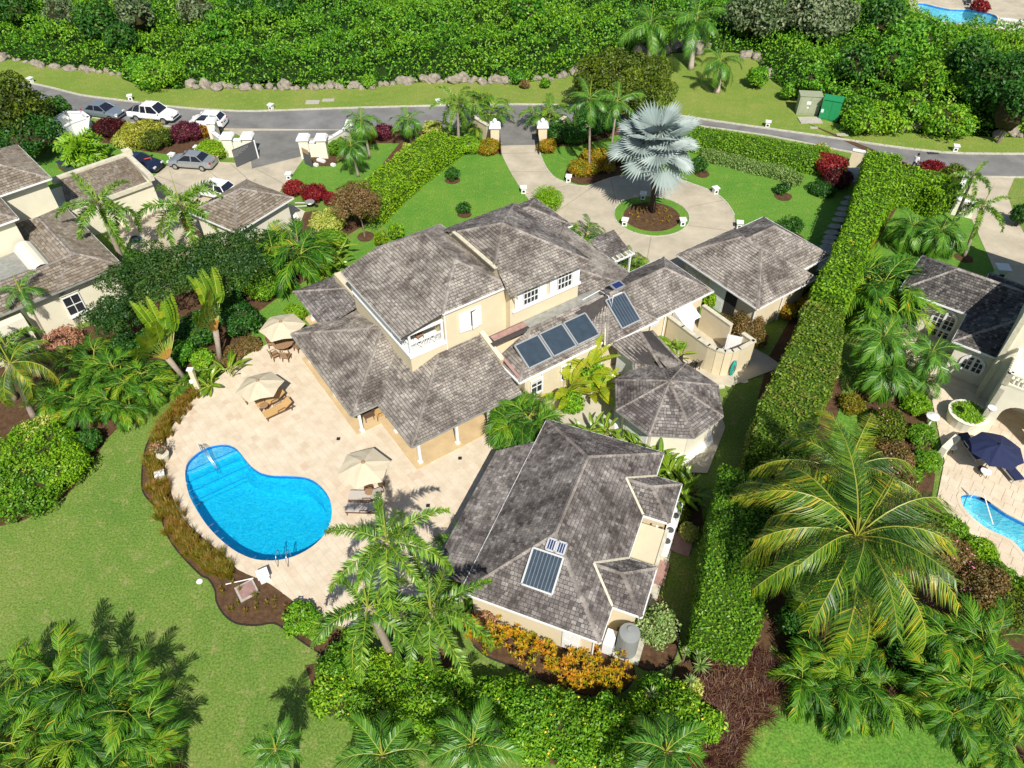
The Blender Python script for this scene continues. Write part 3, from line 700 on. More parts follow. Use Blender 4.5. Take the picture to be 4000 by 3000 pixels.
sheet('right_driveway',GP([(3859,690),(3965,690),(3935,760),(3960,840),(4010,931),(4100,1010),(4100,1180),(4000,1139),(3940,1116),(3886,1062),(3796,858),(3719,836),(3740,770),(3810,700)]),.022,'concrete_drive')
isl_s=isl_r*.75
sheet('island_soil',[(ISL.x+isl_s*math.cos(2*PI*i/32),ISL.y-.15+isl_s*.96*math.sin(2*PI*i/32)) for i in range(32)],.012,'soil')
strip('kerb',smooth([p for p in DRW[13:30]],2,False),.12,.05,'kerb_concrete')
strip('kerb',ring,.10,.06,'kerb_concrete',closed=True)
def line(name,pts,w,mat,z=.032):
    P=[G(x,y,0) for x,y in pts]; mb=MB()
    for a,b in zip(P[:-1],P[1:]):
        d=(b-a).normalized(); n_=Vector((-d.y,d.x,0))*w/2; mb.face([a-n_+Vector((0,0,z)),a+n_+Vector((0,0,z)),b+n_+Vector((0,0,z)),b-n_+Vector((0,0,z))],mat)
    o=mb.build(name); o['kind']='structure'
    if o.data.polygons[0].normal.z<0:
        o.data.flip_normals()
for pts in ([(1958,600),(2108,598)],[(1990,672),(2165,672)],[(2045,760),(2225,725)],[(2130,860),(2330,720)],[(2410,800),(2385,700)],[(2610,742),(2665,705)],[(2690,810),(2842,780)],[(2680,880),(2870,905)],[(2543,925),(2520,1060)],[(2440,905),(2340,960)],[(2560,765),(2580,692)]): line('driveway_joint',pts,.05,'joint')
for pts in ([(1080,800),(900,640)],[(780,640),(930,760)],[(620,690),(900,800)],[(1000,700),(880,860)],[(1110,720),(1000,660)]): line('driveway_joint',pts,.06,'joint',.036)
# --- planting beds (soil)
PAT_L=[(1130,1290),(1050,1340),(1000,1369),(949,1396),(859,1469),(823,1500),(787,1532),(746,1568),(705,1618),(669,1672),(651,1712),(646,1771),(646,1844),(660,1889),(678,1952),(705,2011),(764,2074),(827,2128),(882,2174),(927,2223),(1000,2256),(1054,2280),(1154,2354),(1253,2430)]
BED_L=[(740,1500),(700,1560),(642,1627),(583,1717),(561,1789),(554,1884),(565,1934),(619,1997),(646,2074),(678,2133),(732,2196),(787,2250),(814,2262),(841,2309),(845,2349),(873,2399),(922,2435),(1000,2444),(1068,2435),(1118,2462),(1181,2508),(1253,2555),(1330,2600),(1420,2560),(1380,2480)]
sheet('garden_bed',[tuple(p)[:2] for p in GP(PAT_L[5:]+BED_L[::-1])],.012,'soil')
strip('bed_edging',smooth(GP(BED_L[1:-2]),3,False),.07,.05,'edging')
sheet('garden_bed',GP([(0,2056),(81,2038),(158,2002),(226,1961),(289,1907),(335,1853),(362,1812),(384,1771),(416,1717),(452,1681),(520,1636),(583,1590),(633,1536),(678,1500),(735,1440),(860,1400),(960,1380),(1000,1225),(1090,1160),(1226,1078),(1280,1039),(1316,976),(1344,940),(1330,880),(1240,820),(1100,850),(900,1000),(700,1150),(300,1290),(0,1400),(-200,1500),(-200,2080)]),.010,'soil')
sheet('garden_bed',GP([(1340,930),(1497,835),(1612,752),(1800,600),(1960,602),(1955,560),(1800,530),(1660,500),(1560,560),(1400,760),(1290,860)]),.014,'soil')
sheet('garden_bed',GP([(2105,575),(2165,575),(2300,560),(2400,530),(2650,500),(2640,480),(2088,482)]),.008,'soil')
sheet('garden_bed',smooth(GP([(2205,690),(2230,640),(2310,610),(2420,620),(2440,670),(2380,697),(2290,722),(2235,712)]),3),.013,'soil')
CRO=[(1850,2521),(1904,2566),(2000,2603),(2090,2643),(2181,2684),(2271,2711),(2362,2720),(2430,2702),(2475,2648),(2470,2590),(2380,2520),(2100,2440),(1900,2370),(1800,2400)]
sheet('garden_bed',smooth(GP(CRO),2),.012,'soil'); strip('bed_edging',smooth(GP(CRO[:10]),3,False),.07,.05,'edging')
VAR=[(2450,2540),(2490,2600),(2560,2620),(2630,2580),(2650,2500),(2645,2420),(2560,2320),(2480,2360)]
sheet('garden_bed',smooth(GP(VAR),3),.012,'soil'); strip('bed_edging',smooth(GP(VAR[:6]),3,False),.07,.05,'edging')
sheet('garden_bed',GP([(1190,2600),(1244,2743),(1316,2788),(1407,2820),(1565,2838),(1769,2878),(2000,2960),(2400,3020),(2800,3080),(2830,2900),(3020,2740),(3100,2640),(2800,2500),(2640,2600),(2600,2700),(2300,2760),(1900,2700),(1600,2640),(1400,2560)]),.008,'soil')
sheet('garden_bed',GP([(3000,2500),(3700,2100),(3800,2200),(4100,2500),(4200,3200),(3950,3050),(3560,2720),(3200,2700)]),.010,'soil')
sheet('garden_bed',GP([(3600,1540),(3660,1800),(3640,1950),(3700,2030),(3860,2150),(4100,2340),(4200,2700),(3950,2500),(3650,2150),(3420,1950),(3330,1650),(3350,1500)]),.014,'soil')
sheet('garden_lawn',GP([(3290,1560),(3380,1580),(3420,1700),(3400,1850),(3300,1980),(3200,2100),(3080,2300),(3120,2000),(3230,1750)]),.03,'garden_lawn')
sheet('garden_bed',GP([(2560,1560),(2640,1700),(2720,1850),(2750,2060),(2690,2140),(2600,2100),(2500,1800),(2400,1700),(2180,1640)]),.012,'soil')
sheet('garden_bed',GP([(340,560),(420,510),(900,515),(880,560),(700,610),(560,590),(420,560)]),.011,'soil')
sheet('garden_bed',GP([(1180,610),(1290,590),(1480,515),(1640,512),(1600,560),(1440,560),(1300,650),(1220,650)]),.013,'soil')
sheet('garden_bed',GP([(-200,2720),(200,2620),(560,2780),(720,3000),(700,3200),(-300,3200)]),.008,'soil')
sheet('garden_bed',GP([(3150,480),(3400,600),(3330,780),(3190,1060),(3000,1400),(2900,1800),(2830,2300),(2700,2560),(3000,2560),(3150,2100),(3300,1600),(3250,1300),(3450,900),(3600,660)]),.008,'soil')
for (x,y,w) in ((1768,705,30),(1815,838,28),(1428,925,35),(3060,768,34),(3115,930,26),(3764,1008,34),(3630,985,24),(2742,680,30),(1538,2585,55),(1705,2590,60),(337,655,22)):
    p=G(x,y); r=w/ppm(p); sheet('planting_ring',[(p.x+r*math.cos(a*PI/8)*random.uniform(.92,1.08),p.y+r*math.sin(a*PI/8)*random.uniform(.92,1.08)) for a in range(16)],.018,'soil')
# --- patio
MO=Vector((-5.554,29.071,0)); MA=Vector((math.cos(math.radians(-55.7)),math.sin(math.radians(-55.7)),0)); MBx=Vector((-MA.y,MA.x,0))
def ML(a,b,z=0): return MO+MA*a+MBx*b+Vector((0,0,z))
NA=Vector((math.cos(math.radians(67.7)),math.sin(math.radians(67.7)),0)); NB=Vector((-NA.y,NA.x,0))
def NL(p,q,z=0): return NA*p+NB*q+Vector((0,0,z))
PATIO=[tuple(p)[:2] for p in GP(PAT_L,.06)]+[tuple(G(x,y,.06))[:2] for x,y in [(1400,2460),(1600,2400),(1880,2330),(1960,2150)]]+[tuple(NL(25.8,9.3))[:2],tuple(ML(3.2,8.2))[:2],tuple(ML(-.3,7.2))[:2],tuple(ML(-4,7))[:2],tuple(ML(-6,2))[:2],tuple(ML(-13,1.5))[:2],tuple(ML(-13,-1))[:2]]
PATIO=smooth(PATIO[:24],2,False)+[Vector(p) for p in PATIO[24:]]
patio=fill('patio',PATIO,[POOL[::-1]],.045,'grout')
def paving(name,poly,holes,ang,du,dv,z,mat,parent,limit,seed=1,stag=.5):
    """slabs laid in courses and cut to the outline"""
    rnd=random.Random(seed); ca,sa=math.cos(ang),math.sin(ang)
    L=lambda p:(p[0]*ca+p[1]*sa,-p[0]*sa+p[1]*ca); Wd=lambda u,v:(u*ca-v*sa,u*sa+v*ca)
    P=[L(p) for p in poly]; H=[[L(p) for p in h] for h in holes]
    for h in H: # bridge each hole
        bi=min(range(len(P)),key=lambda i:min((P[i][0]-q[0])**2+(P[i][1]-q[1])**2 for q in h)); hj=min(range(len(h)),key=lambda j:(P[bi][0]-h[j][0])**2+(P[bi][1]-h[j][1])**2)
        hh=h if parea(h)*parea(P)<0 else h[::-1]; hj=min(range(len(hh)),key=lambda j:(P[bi][0]-hh[j][0])**2+(P[bi][1]-hh[j][1])**2)
        P=P[:bi+1]+hh[hj:]+hh[:hj+1]+P[bi:]
    u0=min(p[0] for p in P);u1=max(p[0] for p in P);v0=min(p[1] for p in P);v1=max(p[1] for p in P)
    full=[]; part=[]; v=v0; row=0; g=.012
    while v<v1:
        u=u0-rnd.random()*du
        while u<u1:
            w=du*rnd.choice([1,1,1,.66]); q=clip_rect(P,u+g,u+w-g,v+g,v+dv-g)
            A=abs(parea(q)) if len(q)>2 else 0
            if A>.98*(w-2*g)*(dv-2*g): full.append((u+w/2,v+dv/2,w-2*g,dv-2*g))
            elif A>.01: part.append(q)
            u+=w
        v+=dv; row+=1
    full.sort(key=lambda f:(Vector((*Wd(f[0],f[1]),0))-Vector((0,0,CH))).length)
    t=.022
    if limit:
        ub=MB(); ub.box((0,0,0),(1,1,1),mat); me=mesh_of(ub,'paving_slab')
        for f in full[:limit]:
            o=link('paving_slab',me,parent); x,y=Wd(f[0],f[1]); o.location=(x,y,z); o.rotation_euler=(0,0,ang); o.scale=(f[2],f[3],t+rnd.uniform(0,.006))
    mb=MB()
    for f in full[limit:]:
        c=[Wd(f[0]+a*f[2]/2,f[1]+b*f[3]/2) for a,b in((-1,-1),(1,-1),(1,1),(-1,1))]; mb.prism(c,z-t/2,z+t/2+rnd.uniform(0,.004),mat,rnd.random())
    for q in part:
        c=[Wd(*p) for p in q]; 
        if parea(c)<0: c=c[::-1]
        mb.prism(c,z-t/2,z+t/2,mat,rnd.random())
    if mb.f: mb.build('paving_slabs',parent,kind='stuff')
paving('patio',[tuple(p) for p in PATIO],[[tuple(p) for p in POOL]],math.radians(-50),.62,.41,.05,'travertine',patio,300)
# pool coping, basin, water
def pool(name,pts,zt,depth,label,water,lip='travertine',parent=None,pl='pool_plaster'):
    root=thing(name,label,'swimming pool',(0,0,0))
    c=sum(pts,Vector((0,0)))/len(pts); n=len(pts)
    def inset(d):
        out=[]
        for i in range(n):
            t=(pts[(i+1)%n]-pts[i-1]).normalized(); nn=Vector((-t.y,t.x)); 
            s=1 if nn.dot(c-pts[i])>0 else -1; out.append(pts[i]+nn*s*d)
        return out
    sgn=1 if parea([tuple(p) for p in pts])>0 else -1
    def inset2(d):
        out=[]
        for i in range(n):
            t=(pts[(i+1)%n]-pts[i-1]).normalized(); nn=Vector((-t.y,t.x))*sgn; out.append(pts[i]+nn*d)
        return out
    a=inset2(-.22); b=inset2(.0); mb=MB()
    for i in range(n):
        j=(i+1)%n
        mb.face([(a[i].x,a[i].y,zt),(a[j].x,a[j].y,zt),(b[j].x,b[j].y,zt),(b[i].x,b[i].y,zt)],'travertine',.5)
        mb.face([(b[i].x,b[i].y,zt),(b[j].x,b[j].y,zt),(b[j].x,b[j].y,zt-.06),(b[i].x,b[i].y,zt-.06)],'travertine',.5)
    mb.build('coping',root)
    w=MB(); fl=inset2(.12)
    for i in range(n):
        j=(i+1)%n
        w.face([(b[i].x,b[i].y,zt-.06),(b[j].x,b[j].y,zt-.06),(b[j].x,b[j].y,zt-.3),(b[i].x,b[i].y,zt-.3)],'pool_tile')
        w.face([(b[i].x,b[i].y,zt-.3),(b[j].x,b[j].y,zt-.3),(fl[j].x,fl[j].y,zt-depth),(fl[i].x,fl[i].y,zt-depth)],pl)
    w.build('basin_wall',root)
    fill('basin_floor',fl,[],zt-depth,pl,None,root)
    fill('water_surface',b,[],zt-.13,water,None,root)
    return root,inset2
mainpool,ins=pool('swimming_pool',POOL,PZ,1.35,'kidney shaped blue swimming pool with steps at its narrow end on the beige patio','pool_water')
# steps at the narrow end: successive treads across the pool
sd=(G(954,1800,0)-G(735,1900,0)); sd.z=0; sd.normalize(); sn=Vector((-sd.y,sd.x,0))  # sn points to the narrow end
ang=math.atan2(sd.y,sd.x)
def local(p,o): q=Vector((p[0]-o.x,p[1]-o.y,0)); return (q.dot(sd),q.dot(sn))
so_=G(735,1880,0)
ip=[local(p,so_) for p in ins(.02)]
for k,(px,py,z) in enumerate([((732,1838)),((737,1870)),((745,1895)),((755,1925))] and [(736,1835,-.25),(744,1862,-.5),(752,1888,-.75),(760,1915,-1.0)]):
    v=local(G(px,py,0),so_)[1]; q=clip_rect(ip,-20,20,v,20)
    c=[so_+sd*a+sn*b for a,b in q]; c=[(p.x,p.y) for p in c]
    if parea(c)<0: c=c[::-1]
    mb=MB(); mb.prism(c,z-.26+PZ,z+PZ,'pool_step' if k==0 else 'pool_plaster')
    q2=clip_rect(ip,-20,20,v,v+.09); c2=[so_+sd*a+sn*b for a,b in q2]; c2=[(p.x,p.y) for p in c2]; c2=c2 if parea(c2)>0 else c2[::-1]; mb.prism(c2,z+PZ,z+PZ+.008,'pool_nosing'); mb.build('pool_step',mainpool)
# ledge along the upper side of the deep part
led=[p for p in ins(.0)]; led2=ins(.42)
mb=MB(); n=len(led); idx=[i for i in range(n) if G(980,1800,0).x<led[i].x and (led[i].y>G(1290,2060,0).y)]
idx=sorted(idx)
for i in idx[:-1]:
    j=i+1
    a,b,c,d=led[i],led[j],led2[j],led2[i]
    mb.face([(a.x,a.y,-.42),(b.x,b.y,-.42),(c.x,c.y,-.42),(d.x,d.y,-.42)],'pool_plaster'); mb.face([(d.x,d.y,-.42),(c.x,c.y,-.42),(c.x,c.y,-1.27),(d.x,d.y,-1.27)],'pool_plaster')
mb.build('ledge',mainpool)
def rail(pts,label,name='pool_handrail',r=.024,mat='steel',parts=1):
    mb=MB(); mb.tube(pts,r,mat,6); o=mb.build(name,smooth=True); return o
p0=G(790,1766,.08);p1=G(800,1785,.08);p2=G(852,1848,-.4)
r_=thing('pool_handrail','bent steel handrail running down the steps of the blue pool','handrail',p0)
for dx in (0,.12):
    mb=MB(); a=Vector((dx,0,0)); e=p2-p0
    mb.tube([a,a+Vector((0,0,.75)),a+e*.18+Vector((0,0,.95)),a+e*.55+Vector((0,0,.65)),a+e*.9+Vector((0,0,.35)),a+e],.022,'steel',6); mb.build('rail',r_,smooth=True)
q0=G(1086,2215,.08)
r_=thing('pool_ladder','steel grab rails at the near edge of the blue pool','pool ladder',q0)
for dx in (0,.55):
    mb=MB(); a=Vector((dx,0,0)); mb.tube([a,a+Vector((0,.0,.55)),a+Vector((0,.3,.85)),a+Vector((0,.65,.7)),a+Vector((0,.7,.0)),a+Vector((0,.7,-.6))],.022,'steel',6); mb.build('grab_rail',r_,smooth=True)
# neighbours' patio and pools
npat=fill('neighbour_patio',[tuple(p)[:2] for p in GP([(3560,1480),(3640,1560),(3690,1800),(3660,1950),(3700,2000),(3760,2060),(3860,2140),(3960,2240),(4150,2380),(4400,2300),(4400,1500),(3900,1300),(3500,1130),(3480,1200)],.05)],[NPOOL[::-1]],.05,'grout')
paving('np',[tuple(p)[:2] for p in GP([(3560,1480),(3640,1560),(3690,1800),(3660,1950),(3700,2000),(3760,2060),(3860,2140),(3960,2240),(4150,2380),(4400,2300),(4400,1500),(3900,1300),(3500,1130),(3480,1200)],.05)],[[tuple(p) for p in NPOOL]],math.radians(-38.5),.6,.6,.056,'travertine',npat,120,seed=5)
pool('swimming_pool',NPOOL,PZ,1.3,'turquoise pool of the neighbouring villa with a pale rounded shallow end, at the right edge','pool_water_far',pl='pool_plaster_pale')
fpat=fill('far_terrace',[tuple(p)[:2] for p in GP([(3540,-60),(3560,40),(3640,100),(3740,112),(3880,118),(4050,130),(4300,150),(4300,-80)],.04)],[FPOOL[::-1]],.04,'concrete_drive')
pool('swimming_pool',FPOOL,PZ,1.3,'long turquoise pool on the distant terrace beyond the trees, top right','pool_water_far',pl='pool_plaster_pale')
sheet('side_court',[tuple(ML(a,b))[:2] for a,b in ((-.4,7.3),(3.4,8.3),(6.4,9.3),(8.6,11),(10.6,13.6),(8.6,17.2),(5.3,19.3),(6.2,20.3),(6.9,24.6),(5.6,24.6),(-.3,23.6))],.03,'concrete_court')
sheet('rear_pad',[tuple(NL(p,q))[:2] for p,q in ((17.2,2.6),(17.2,.6),(24.2,.6),(24.2,2.6))],.03,'kerb_concrete')
# ================================================================ BUILDINGS
class House:
    def __init__(s,name,label,cat,L,base,shingle='shingle',limit=300,row=.20,wid=.21):
        s.root=thing(name,label,cat,base); s.L=L; s.inv=Matrix.Translation(-Vector(base)); s.sh=[]; s.mat=shingle; s.roof=MB(); s.caps=MB(); s.gut=MB(); s.lim=limit; s.row=row; s.wid=wid
        s.rnd=random.Random(len(label))
    def part(s,mb,name,parent=None,kind=None):
        if not mb.f: return None
        o=mb.build(name,parent or s.root,kind=kind)
        if parent is None: o.matrix_parent_inverse=s.inv
        return o
    def face(s,pts,mat=None,shingles=True,W=False):
        P=[Vector(p) if W else s.L(*p) for p in pts]
        n=Vector((0,0,0))
        for i in range(len(P)): n+=P[i-1].cross(P[i])
        n.normalize()
        if n.z<0: n=-n; P=[P[1],P[0]]+P[:1:-1]
        s.roof.face([p-n*.0 for p in P],'roof_sheet')
        if not shingles: return
        o=P[0]; u=(P[1]-P[0]).normalized(); v=n.cross(u)
        q=[((p-o).dot(u),(p-o).dot(v)) for p in P]
        if sum(b for a,b in q)<0: v=-v; q=[(a,-b) for a,b in q]
        if parea(q)<0: q=q[::-1]
        u0=min(a for a,b in q);u1=max(a for a,b in q);v0=min(b for a,b in q);v1=max(b for a,b in q)
        r=s.row; y=v0-.04; rd=s.rnd
        big=[(a,b) for a,b in q]
        while y<v1:
            x=u0-rd.random()*s.wid
            while x<u1:
                w=s.wid*rd.choice([.75,.9,1,1.1,1.3]); c=clip_rect(big,x+.012,x+w-.012,max(y,v0-.05),y+r-.028)
                A=abs(parea(c)) if len(c)>2 else 0
                t=rd.uniform(.022,.042); 
                if A>.004:
                    s.sh.append((A>.97*(w-.024)*(r-.028),o,u,v,n,x+.012,w-.024,y,r-.028,t,c,mat or s.mat,rd.random()))
                x+=w
            y+=r
    def hip(s,a0,a1,b0,b1,z,sl,faces='LRFB',mat=None,gut=True,sl2=None):
        """L: b0 side, R: b1 side, F: a1 side (towards +A), B: a0 side"""
        wa=a1-a0; wb=b1-b0
        if wa>=wb: h=wb/2; r0=(a0+h,b0+h,z+h*sl); r1=(a1-h,b0+h,z+h*sl)
        else: h=wa/2; r0=(a0+h,b0+h,z+h*sl); r1=(a0+h,b1-h,z+h*sl)
        c00=(a0,b0,z);c10=(a1,b0,z);c11=(a1,b1,z);c01=(a0,b1,z)
        if wa>=wb: D={'L':[c00,c10,r1,r0],'R':[c11,c01,r0,r1],'F':[c10,c11,r1],'B':[c01,c00,r0]}; hp=[(c00,r0),(c01,r0),(c10,r1),(c11,r1),(r0,r1)]
        else: D={'L':[c00,c10,r0],'R':[c11,c01,r1],'F':[c10,c11,r1,r0],'B':[c01,c00,r0,r1]}; hp=[(c00,r0),(c10,r0),(c01,r1),(c11,r1),(r0,r1)]
        for k in faces: s.face(D[k],mat)
        for p,q in hp: s.cap(p,q)
        if gut:
            E={'L':(c00,c10),'R':(c01,c11),'F':(c10,c11),'B':(c00,c01)}
            for k in faces: s.gutter(*E[k])
        return r0,r1
    def cap(s,p,q,mat=None):
        p=s.L(*p); q=s.L(*q); d=q-p; n=max(1,int(d.length/.3))
        if d.length<.2: return
        for i in range(n):
            a=p+d*(i/n); b=p+d*((i+1.15)/n); l=.03+.012*s.rnd.random()
            sd=d.cross(Vector((0,0,1))).normalized()*.12; up=Vector((0,0,.075+l*.4)); dn=Vector((0,0,-.015))
            v=s.rnd.random(); m_=mat or s.mat
            m_='ridge_tile' if mat is None else mat
            s.caps.face([a-sd+dn,b-sd+dn-Vector((0,0,.01)),b+up-Vector((0,0,.03)),a+up],m_,v); s.caps.face([a+up,b+up-Vector((0,0,.03)),b+sd+dn-Vector((0,0,.01)),a+sd+dn],m_,v); s.caps.face([a-sd+dn,a+up,a+sd+dn],m_,v)
    def gutter(s,p,q,w=.11,h=.12,mat='white_paint'):
        p=s.L(*p);q=s.L(*q); s.gut.bar(p-Vector((0,0,.055)),q-Vector((0,0,.055)),w,h,mat)
    def wall(s,pts,z0,z1,mat,name='wall',closed=True,th=.2,parent=None):
        """run of wall panels along local (a,b) points"""
        mb=MB(); n=len(pts)
        for i in range(n if closed else n-1):
            a=pts[i];b=pts[(i+1)%n]; A=s.L(a[0],a[1],(z0+z1)/2);B=s.L(b[0],b[1],(z0+z1)/2)
            mb.bar(A,B,th,z1-z0,mat)
        return s.part(mb,name,parent)
    def block(s,a0,a1,b0,b1,z0,z1,mat,name='wall'):
        mb=MB(); c=[s.L(a,b,0) for a,b in((a0,b0),(a1,b0),(a1,b1),(a0,b1))]; c=[(p.x,p.y) for p in c]
        if parea(c)<0: c=c[::-1]
        mb.prism(c,z0,z1,mat); return s.part(mb,name)
    def win(s,p,u,w,h,nx=2,ny=3,label=None,frame='white_paint',shut=0,depth=.05,arch=False,name='window'):
        """window on a wall: p = middle (local a,b,z), u = local direction along wall, faces away on the side given by sign of u"""
        C=s.L(*p); U=(s.L(p[0]+u[0],p[1]+u[1],p[2])-C).normalized(); Z=Vector((0,0,1)); Nn=U.cross(Z)
        f=MB(); b=.07
        o=C+Nn*depth
        for sx in(-1,1): f.bar(o+U*sx*w/2-Z*h/2,o+U*sx*w/2+Z*h/2,b,.08,frame,up=Nn)
        for sz in(-1,1): f.bar(o-U*(w/2+b/2)+Z*sz*h/2,o+U*(w/2+b/2)+Z*sz*h/2,b,.10,frame,up=Nn)
        for i in range(1,nx): x=-w/2+w*i/nx; f.bar(o+U*x-Z*h/2,o+U*x+Z*h/2,.045,.05,frame,up=Nn)
        for j in range(1,ny): z=-h/2+h*j/ny; f.bar(o-U*w/2+Z*z,o+U*w/2+Z*z,.045,.046,frame,up=Nn)
        wo=s.part(f,name)
        for i in range(nx):
            for j in range(ny):
                g_=MB(); x=-w/2+w*(i+.5)/nx; z=-h/2+h*(j+.5)/ny; hw,hh=w/nx/2-.01,h/ny/2-.01; oo=C+Nn*.022
                g_.bar(oo+U*(x-hw)+Z*z,oo+U*(x+hw)+Z*z,hh*2,.02,'glass_dark',up=Nn); s.part(g_,'pane',wo)
        for sg in ((-1,1) if shut==2 else ((-1,) if shut==-1 else ((1,) if shut==1 else ()))):
            g_=MB(); x=sg*(w/2+w*.27+.06); sw=w*.5
            g_.bar(o+U*(x-sw/2)-Z*0,o+U*(x+sw/2),h+.05,.05,frame,up=Nn)
            for k in range(7): z=-h/2+h*(k+.5)/7; g_.bar(o+U*(x-sw/2+.06)+Z*z+Nn*.03,o+U*(x+sw/2-.06)+Z*z+Nn*.03,.05,.03,frame,up=Nn)
            s.part(g_,'shutter',wo)
        return wo
    def panel(s,p,u,w,h,mat,name,depth=.04,tilt=0,groove=True):
        C=s.L(*p); U=(s.L(p[0]+u[0],p[1]+u[1],p[2])-C).normalized(); Z=Vector((0,0,1)); Nn=U.cross(Z)
        Zt=(Z*math.cos(tilt)-Nn*math.sin(tilt)); o=C+Nn*depth+Nn*(math.sin(tilt)*h*.5)
        f=MB(); f.bar(o-U*w/2,o+U*w/2,h,.05,mat,up=U.cross(Zt))
        if groove:
            for sx in(-.25,.25):
                for sz in(-.25,.25):
                    q=o+U*sx*w+Zt*sz*h+U.cross(Zt)*.03; f.bar(q-U*w*.17,q+U*w*.17,h*.36,.012,mat,up=U.cross(Zt))
        return s.part(f,name)
    def downpipe(s,a,b,z0,z1,r=.045):
        mb=MB(); mb.tube([s.L(a,b,z1),s.L(a,b,z0)],r,'white_paint',6); s.part(mb,'downpipe')
    def finish(s):
        ro=s.part(s.roof,'roof')
        if s.caps.f: s.part(s.caps,'ridge_caps',ro,kind='stuff')
        if s.gut.f: s.part(s.gut,'gutter')
        full=[x for x in s.sh if x[0]]; rest=[x for x in s.sh if not x[0]]
        cp=Vector((0,0,CH))
        def key(x): 
            c=x[1]+x[2]*x[5]+x[3]*x[7]; vis=x[4].dot((cp-c).normalized()); return (c-cp).length*(1 if vis>.25 else 5)
        full.sort(key=key); top=full[:s.lim]; rest+=full[s.lim:]
        cache={}
        for (_,o,u,v,n,x,w,y,r,t,c,mt,val) in top:
            if mt not in cache:
                ub=MB(); ub.add([(-.5,0,0),(.5,0,0),(.5,1,0),(-.5,1,0),(-.5,0,1),(.5,0,1),(.5,1,.35),(-.5,1,.35)],[(4,5,6,7),(0,1,5,4),(1,2,6,5),(2,3,7,6),(3,0,4,7)],mt); cache[mt]=mesh_of(ub,'shingle')
            so=link('shingle',cache[mt],ro); p=o+u*(x+w/2)+v*y
            so.matrix_basis=Matrix(((u.x*w,v.x*r,n.x*(t+.01),p.x),(u.y*w,v.y*r,n.y*(t+.01),p.y),(u.z*w,v.z*r,n.z*(t+.01),p.z),(0,0,0,1)))
        mb=MB()
        for (_,o,u,v,n,x,w,y,r,t,c,mt,val) in rest:
            h=lambda b:t*(1-.65*(b-y)/r)+.01
            tp=[o+u*a+v*b+n*h(b) for a,b in c]; lo=[o+u*a+v*b for a,b in c]; k=len(c); i=len(mb.v)
            mb.add(tp+lo,[tuple(range(k))]+[(j,k+j,k+(j+1)%k,(j+1)%k) for j in range(k)],mt,val)
        if mb.f: s.part(mb,'shingles',ro,kind='stuff')
        return ro
# ---------------------------------------------------------------- main villa
V=House('villa','large cream two storey villa with grey shingled hip roofs and a white railed corner balcony','house',ML,ML(-4,7,0),'shingle',300)
ZE=2.5; SL=.31; ZT=ZE+SL*4.62
# verandah roof (front corner)
V.face([(.62,-.75,ZE),(.62,7.0,ZE),(-4,7.0,ZT),(-4,3.87,ZT)]); V.face([(-8.2,-.75,ZE),(.62,-.75,ZE),(-4,3.87,ZT),(-8.2,3.87,ZT)])
V.cap((.62,-.75,ZE),(-4,3.87,ZT))
V.gut.bar(ML(.66,-.75,ZE-.05),ML(.66,7.0,ZE-.05),.06,.1,'flashing'); V.gut.bar(ML(.62,-.79,ZE-.05),ML(-3.6,-.79,ZE-.05),.06,.1,'flashing')
# projecting verandah bay
h=4.65; zt=ZE+SL*h
V.face([(-3.6,-2.5,ZE),(-12.9,-2.5,ZE),(-8.25,2.15,zt)]); V.face([(-3.6,4,ZE),(-3.6,-2.5,ZE),(-8.25,2.15,zt),(-8.25,4,zt)]); V.face([(-12.9,-2.5,ZE),(-12.9,2.15,ZE),(-8.25,2.15,zt)])
V.cap((-3.6,-2.5,ZE),(-8.25,2.15,zt)); V.cap((-12.9,-2.5,ZE),(-8.25,2.15,zt))
for p,q in (((-3.6,-2.54,ZE-.05),(-12.9,-2.54,ZE-.05)),((-3.56,-2.5,ZE-.05),(-3.56,-.8,ZE-.05)),((-12.94,-2.5,ZE-.05),(-12.94,-.6,ZE-.05))): V.gut.bar(ML(*p),ML(*q),.06,.1,'flashing')
# rear verandah roof
V.face([(-17.2,-.55,ZE),(-12,-.55,ZE),(-12,3.5,ZE+.28*4.05),(-13.15,3.5,ZE+.28*4.05)],mat='shingle_dark'); V.face([(-17.2,10,ZE),(-17.2,-.55,ZE),(-12.2,4.45,ZE+.28*5),(-12.2,10,ZE+.28*5)],mat='shingle_dark'); V.cap((-17.2,-.55,ZE),(-13.15,3.5,ZE+.28*4.05))
# verandah posts, ring beams, ceilings
def post(a,b,h=2.4,w=.16,n='post'):
    mb=MB(); mb.box(ML(a,b,.12),(w+.1,w+.1,.24),'white_paint',Matrix.Rotation(math.radians(-55.7),3,'Z')); mb.box(ML(a,b,h/2+.05),(w,w,h-.1),'white_paint',Matrix.Rotation(math.radians(-55.7),3,'Z')); mb.box(ML(a,b,h-.05),(w+.12,w+.12,.12),'white_paint',Matrix.Rotation(math.radians(-55.7),3,'Z'),taper=1.2); V.part(mb,n)
for a,b in ((.05,-.1),(.05,2.55),(.05,4.9),(-3.0,-.1),(-4.3,-1.85),(-8.2,-1.85),(-12.2,-1.85),(-16.4,.15),(-16.4,4)): post(a,b)
mb=MB()
for p,q in (((.05,-.1,2.33),(.05,7,2.33)),((.05,-.1,2.33),(-4,-.1,2.33)),((-4.3,-1.85,2.33),(-12.2,-1.85,2.33)),((-16.4,.15,2.33),(-13,.15,2.33))): mb.bar(ML(*p),ML(*q),.14,.2,'white_paint')
V.part(mb,'ring_beam')
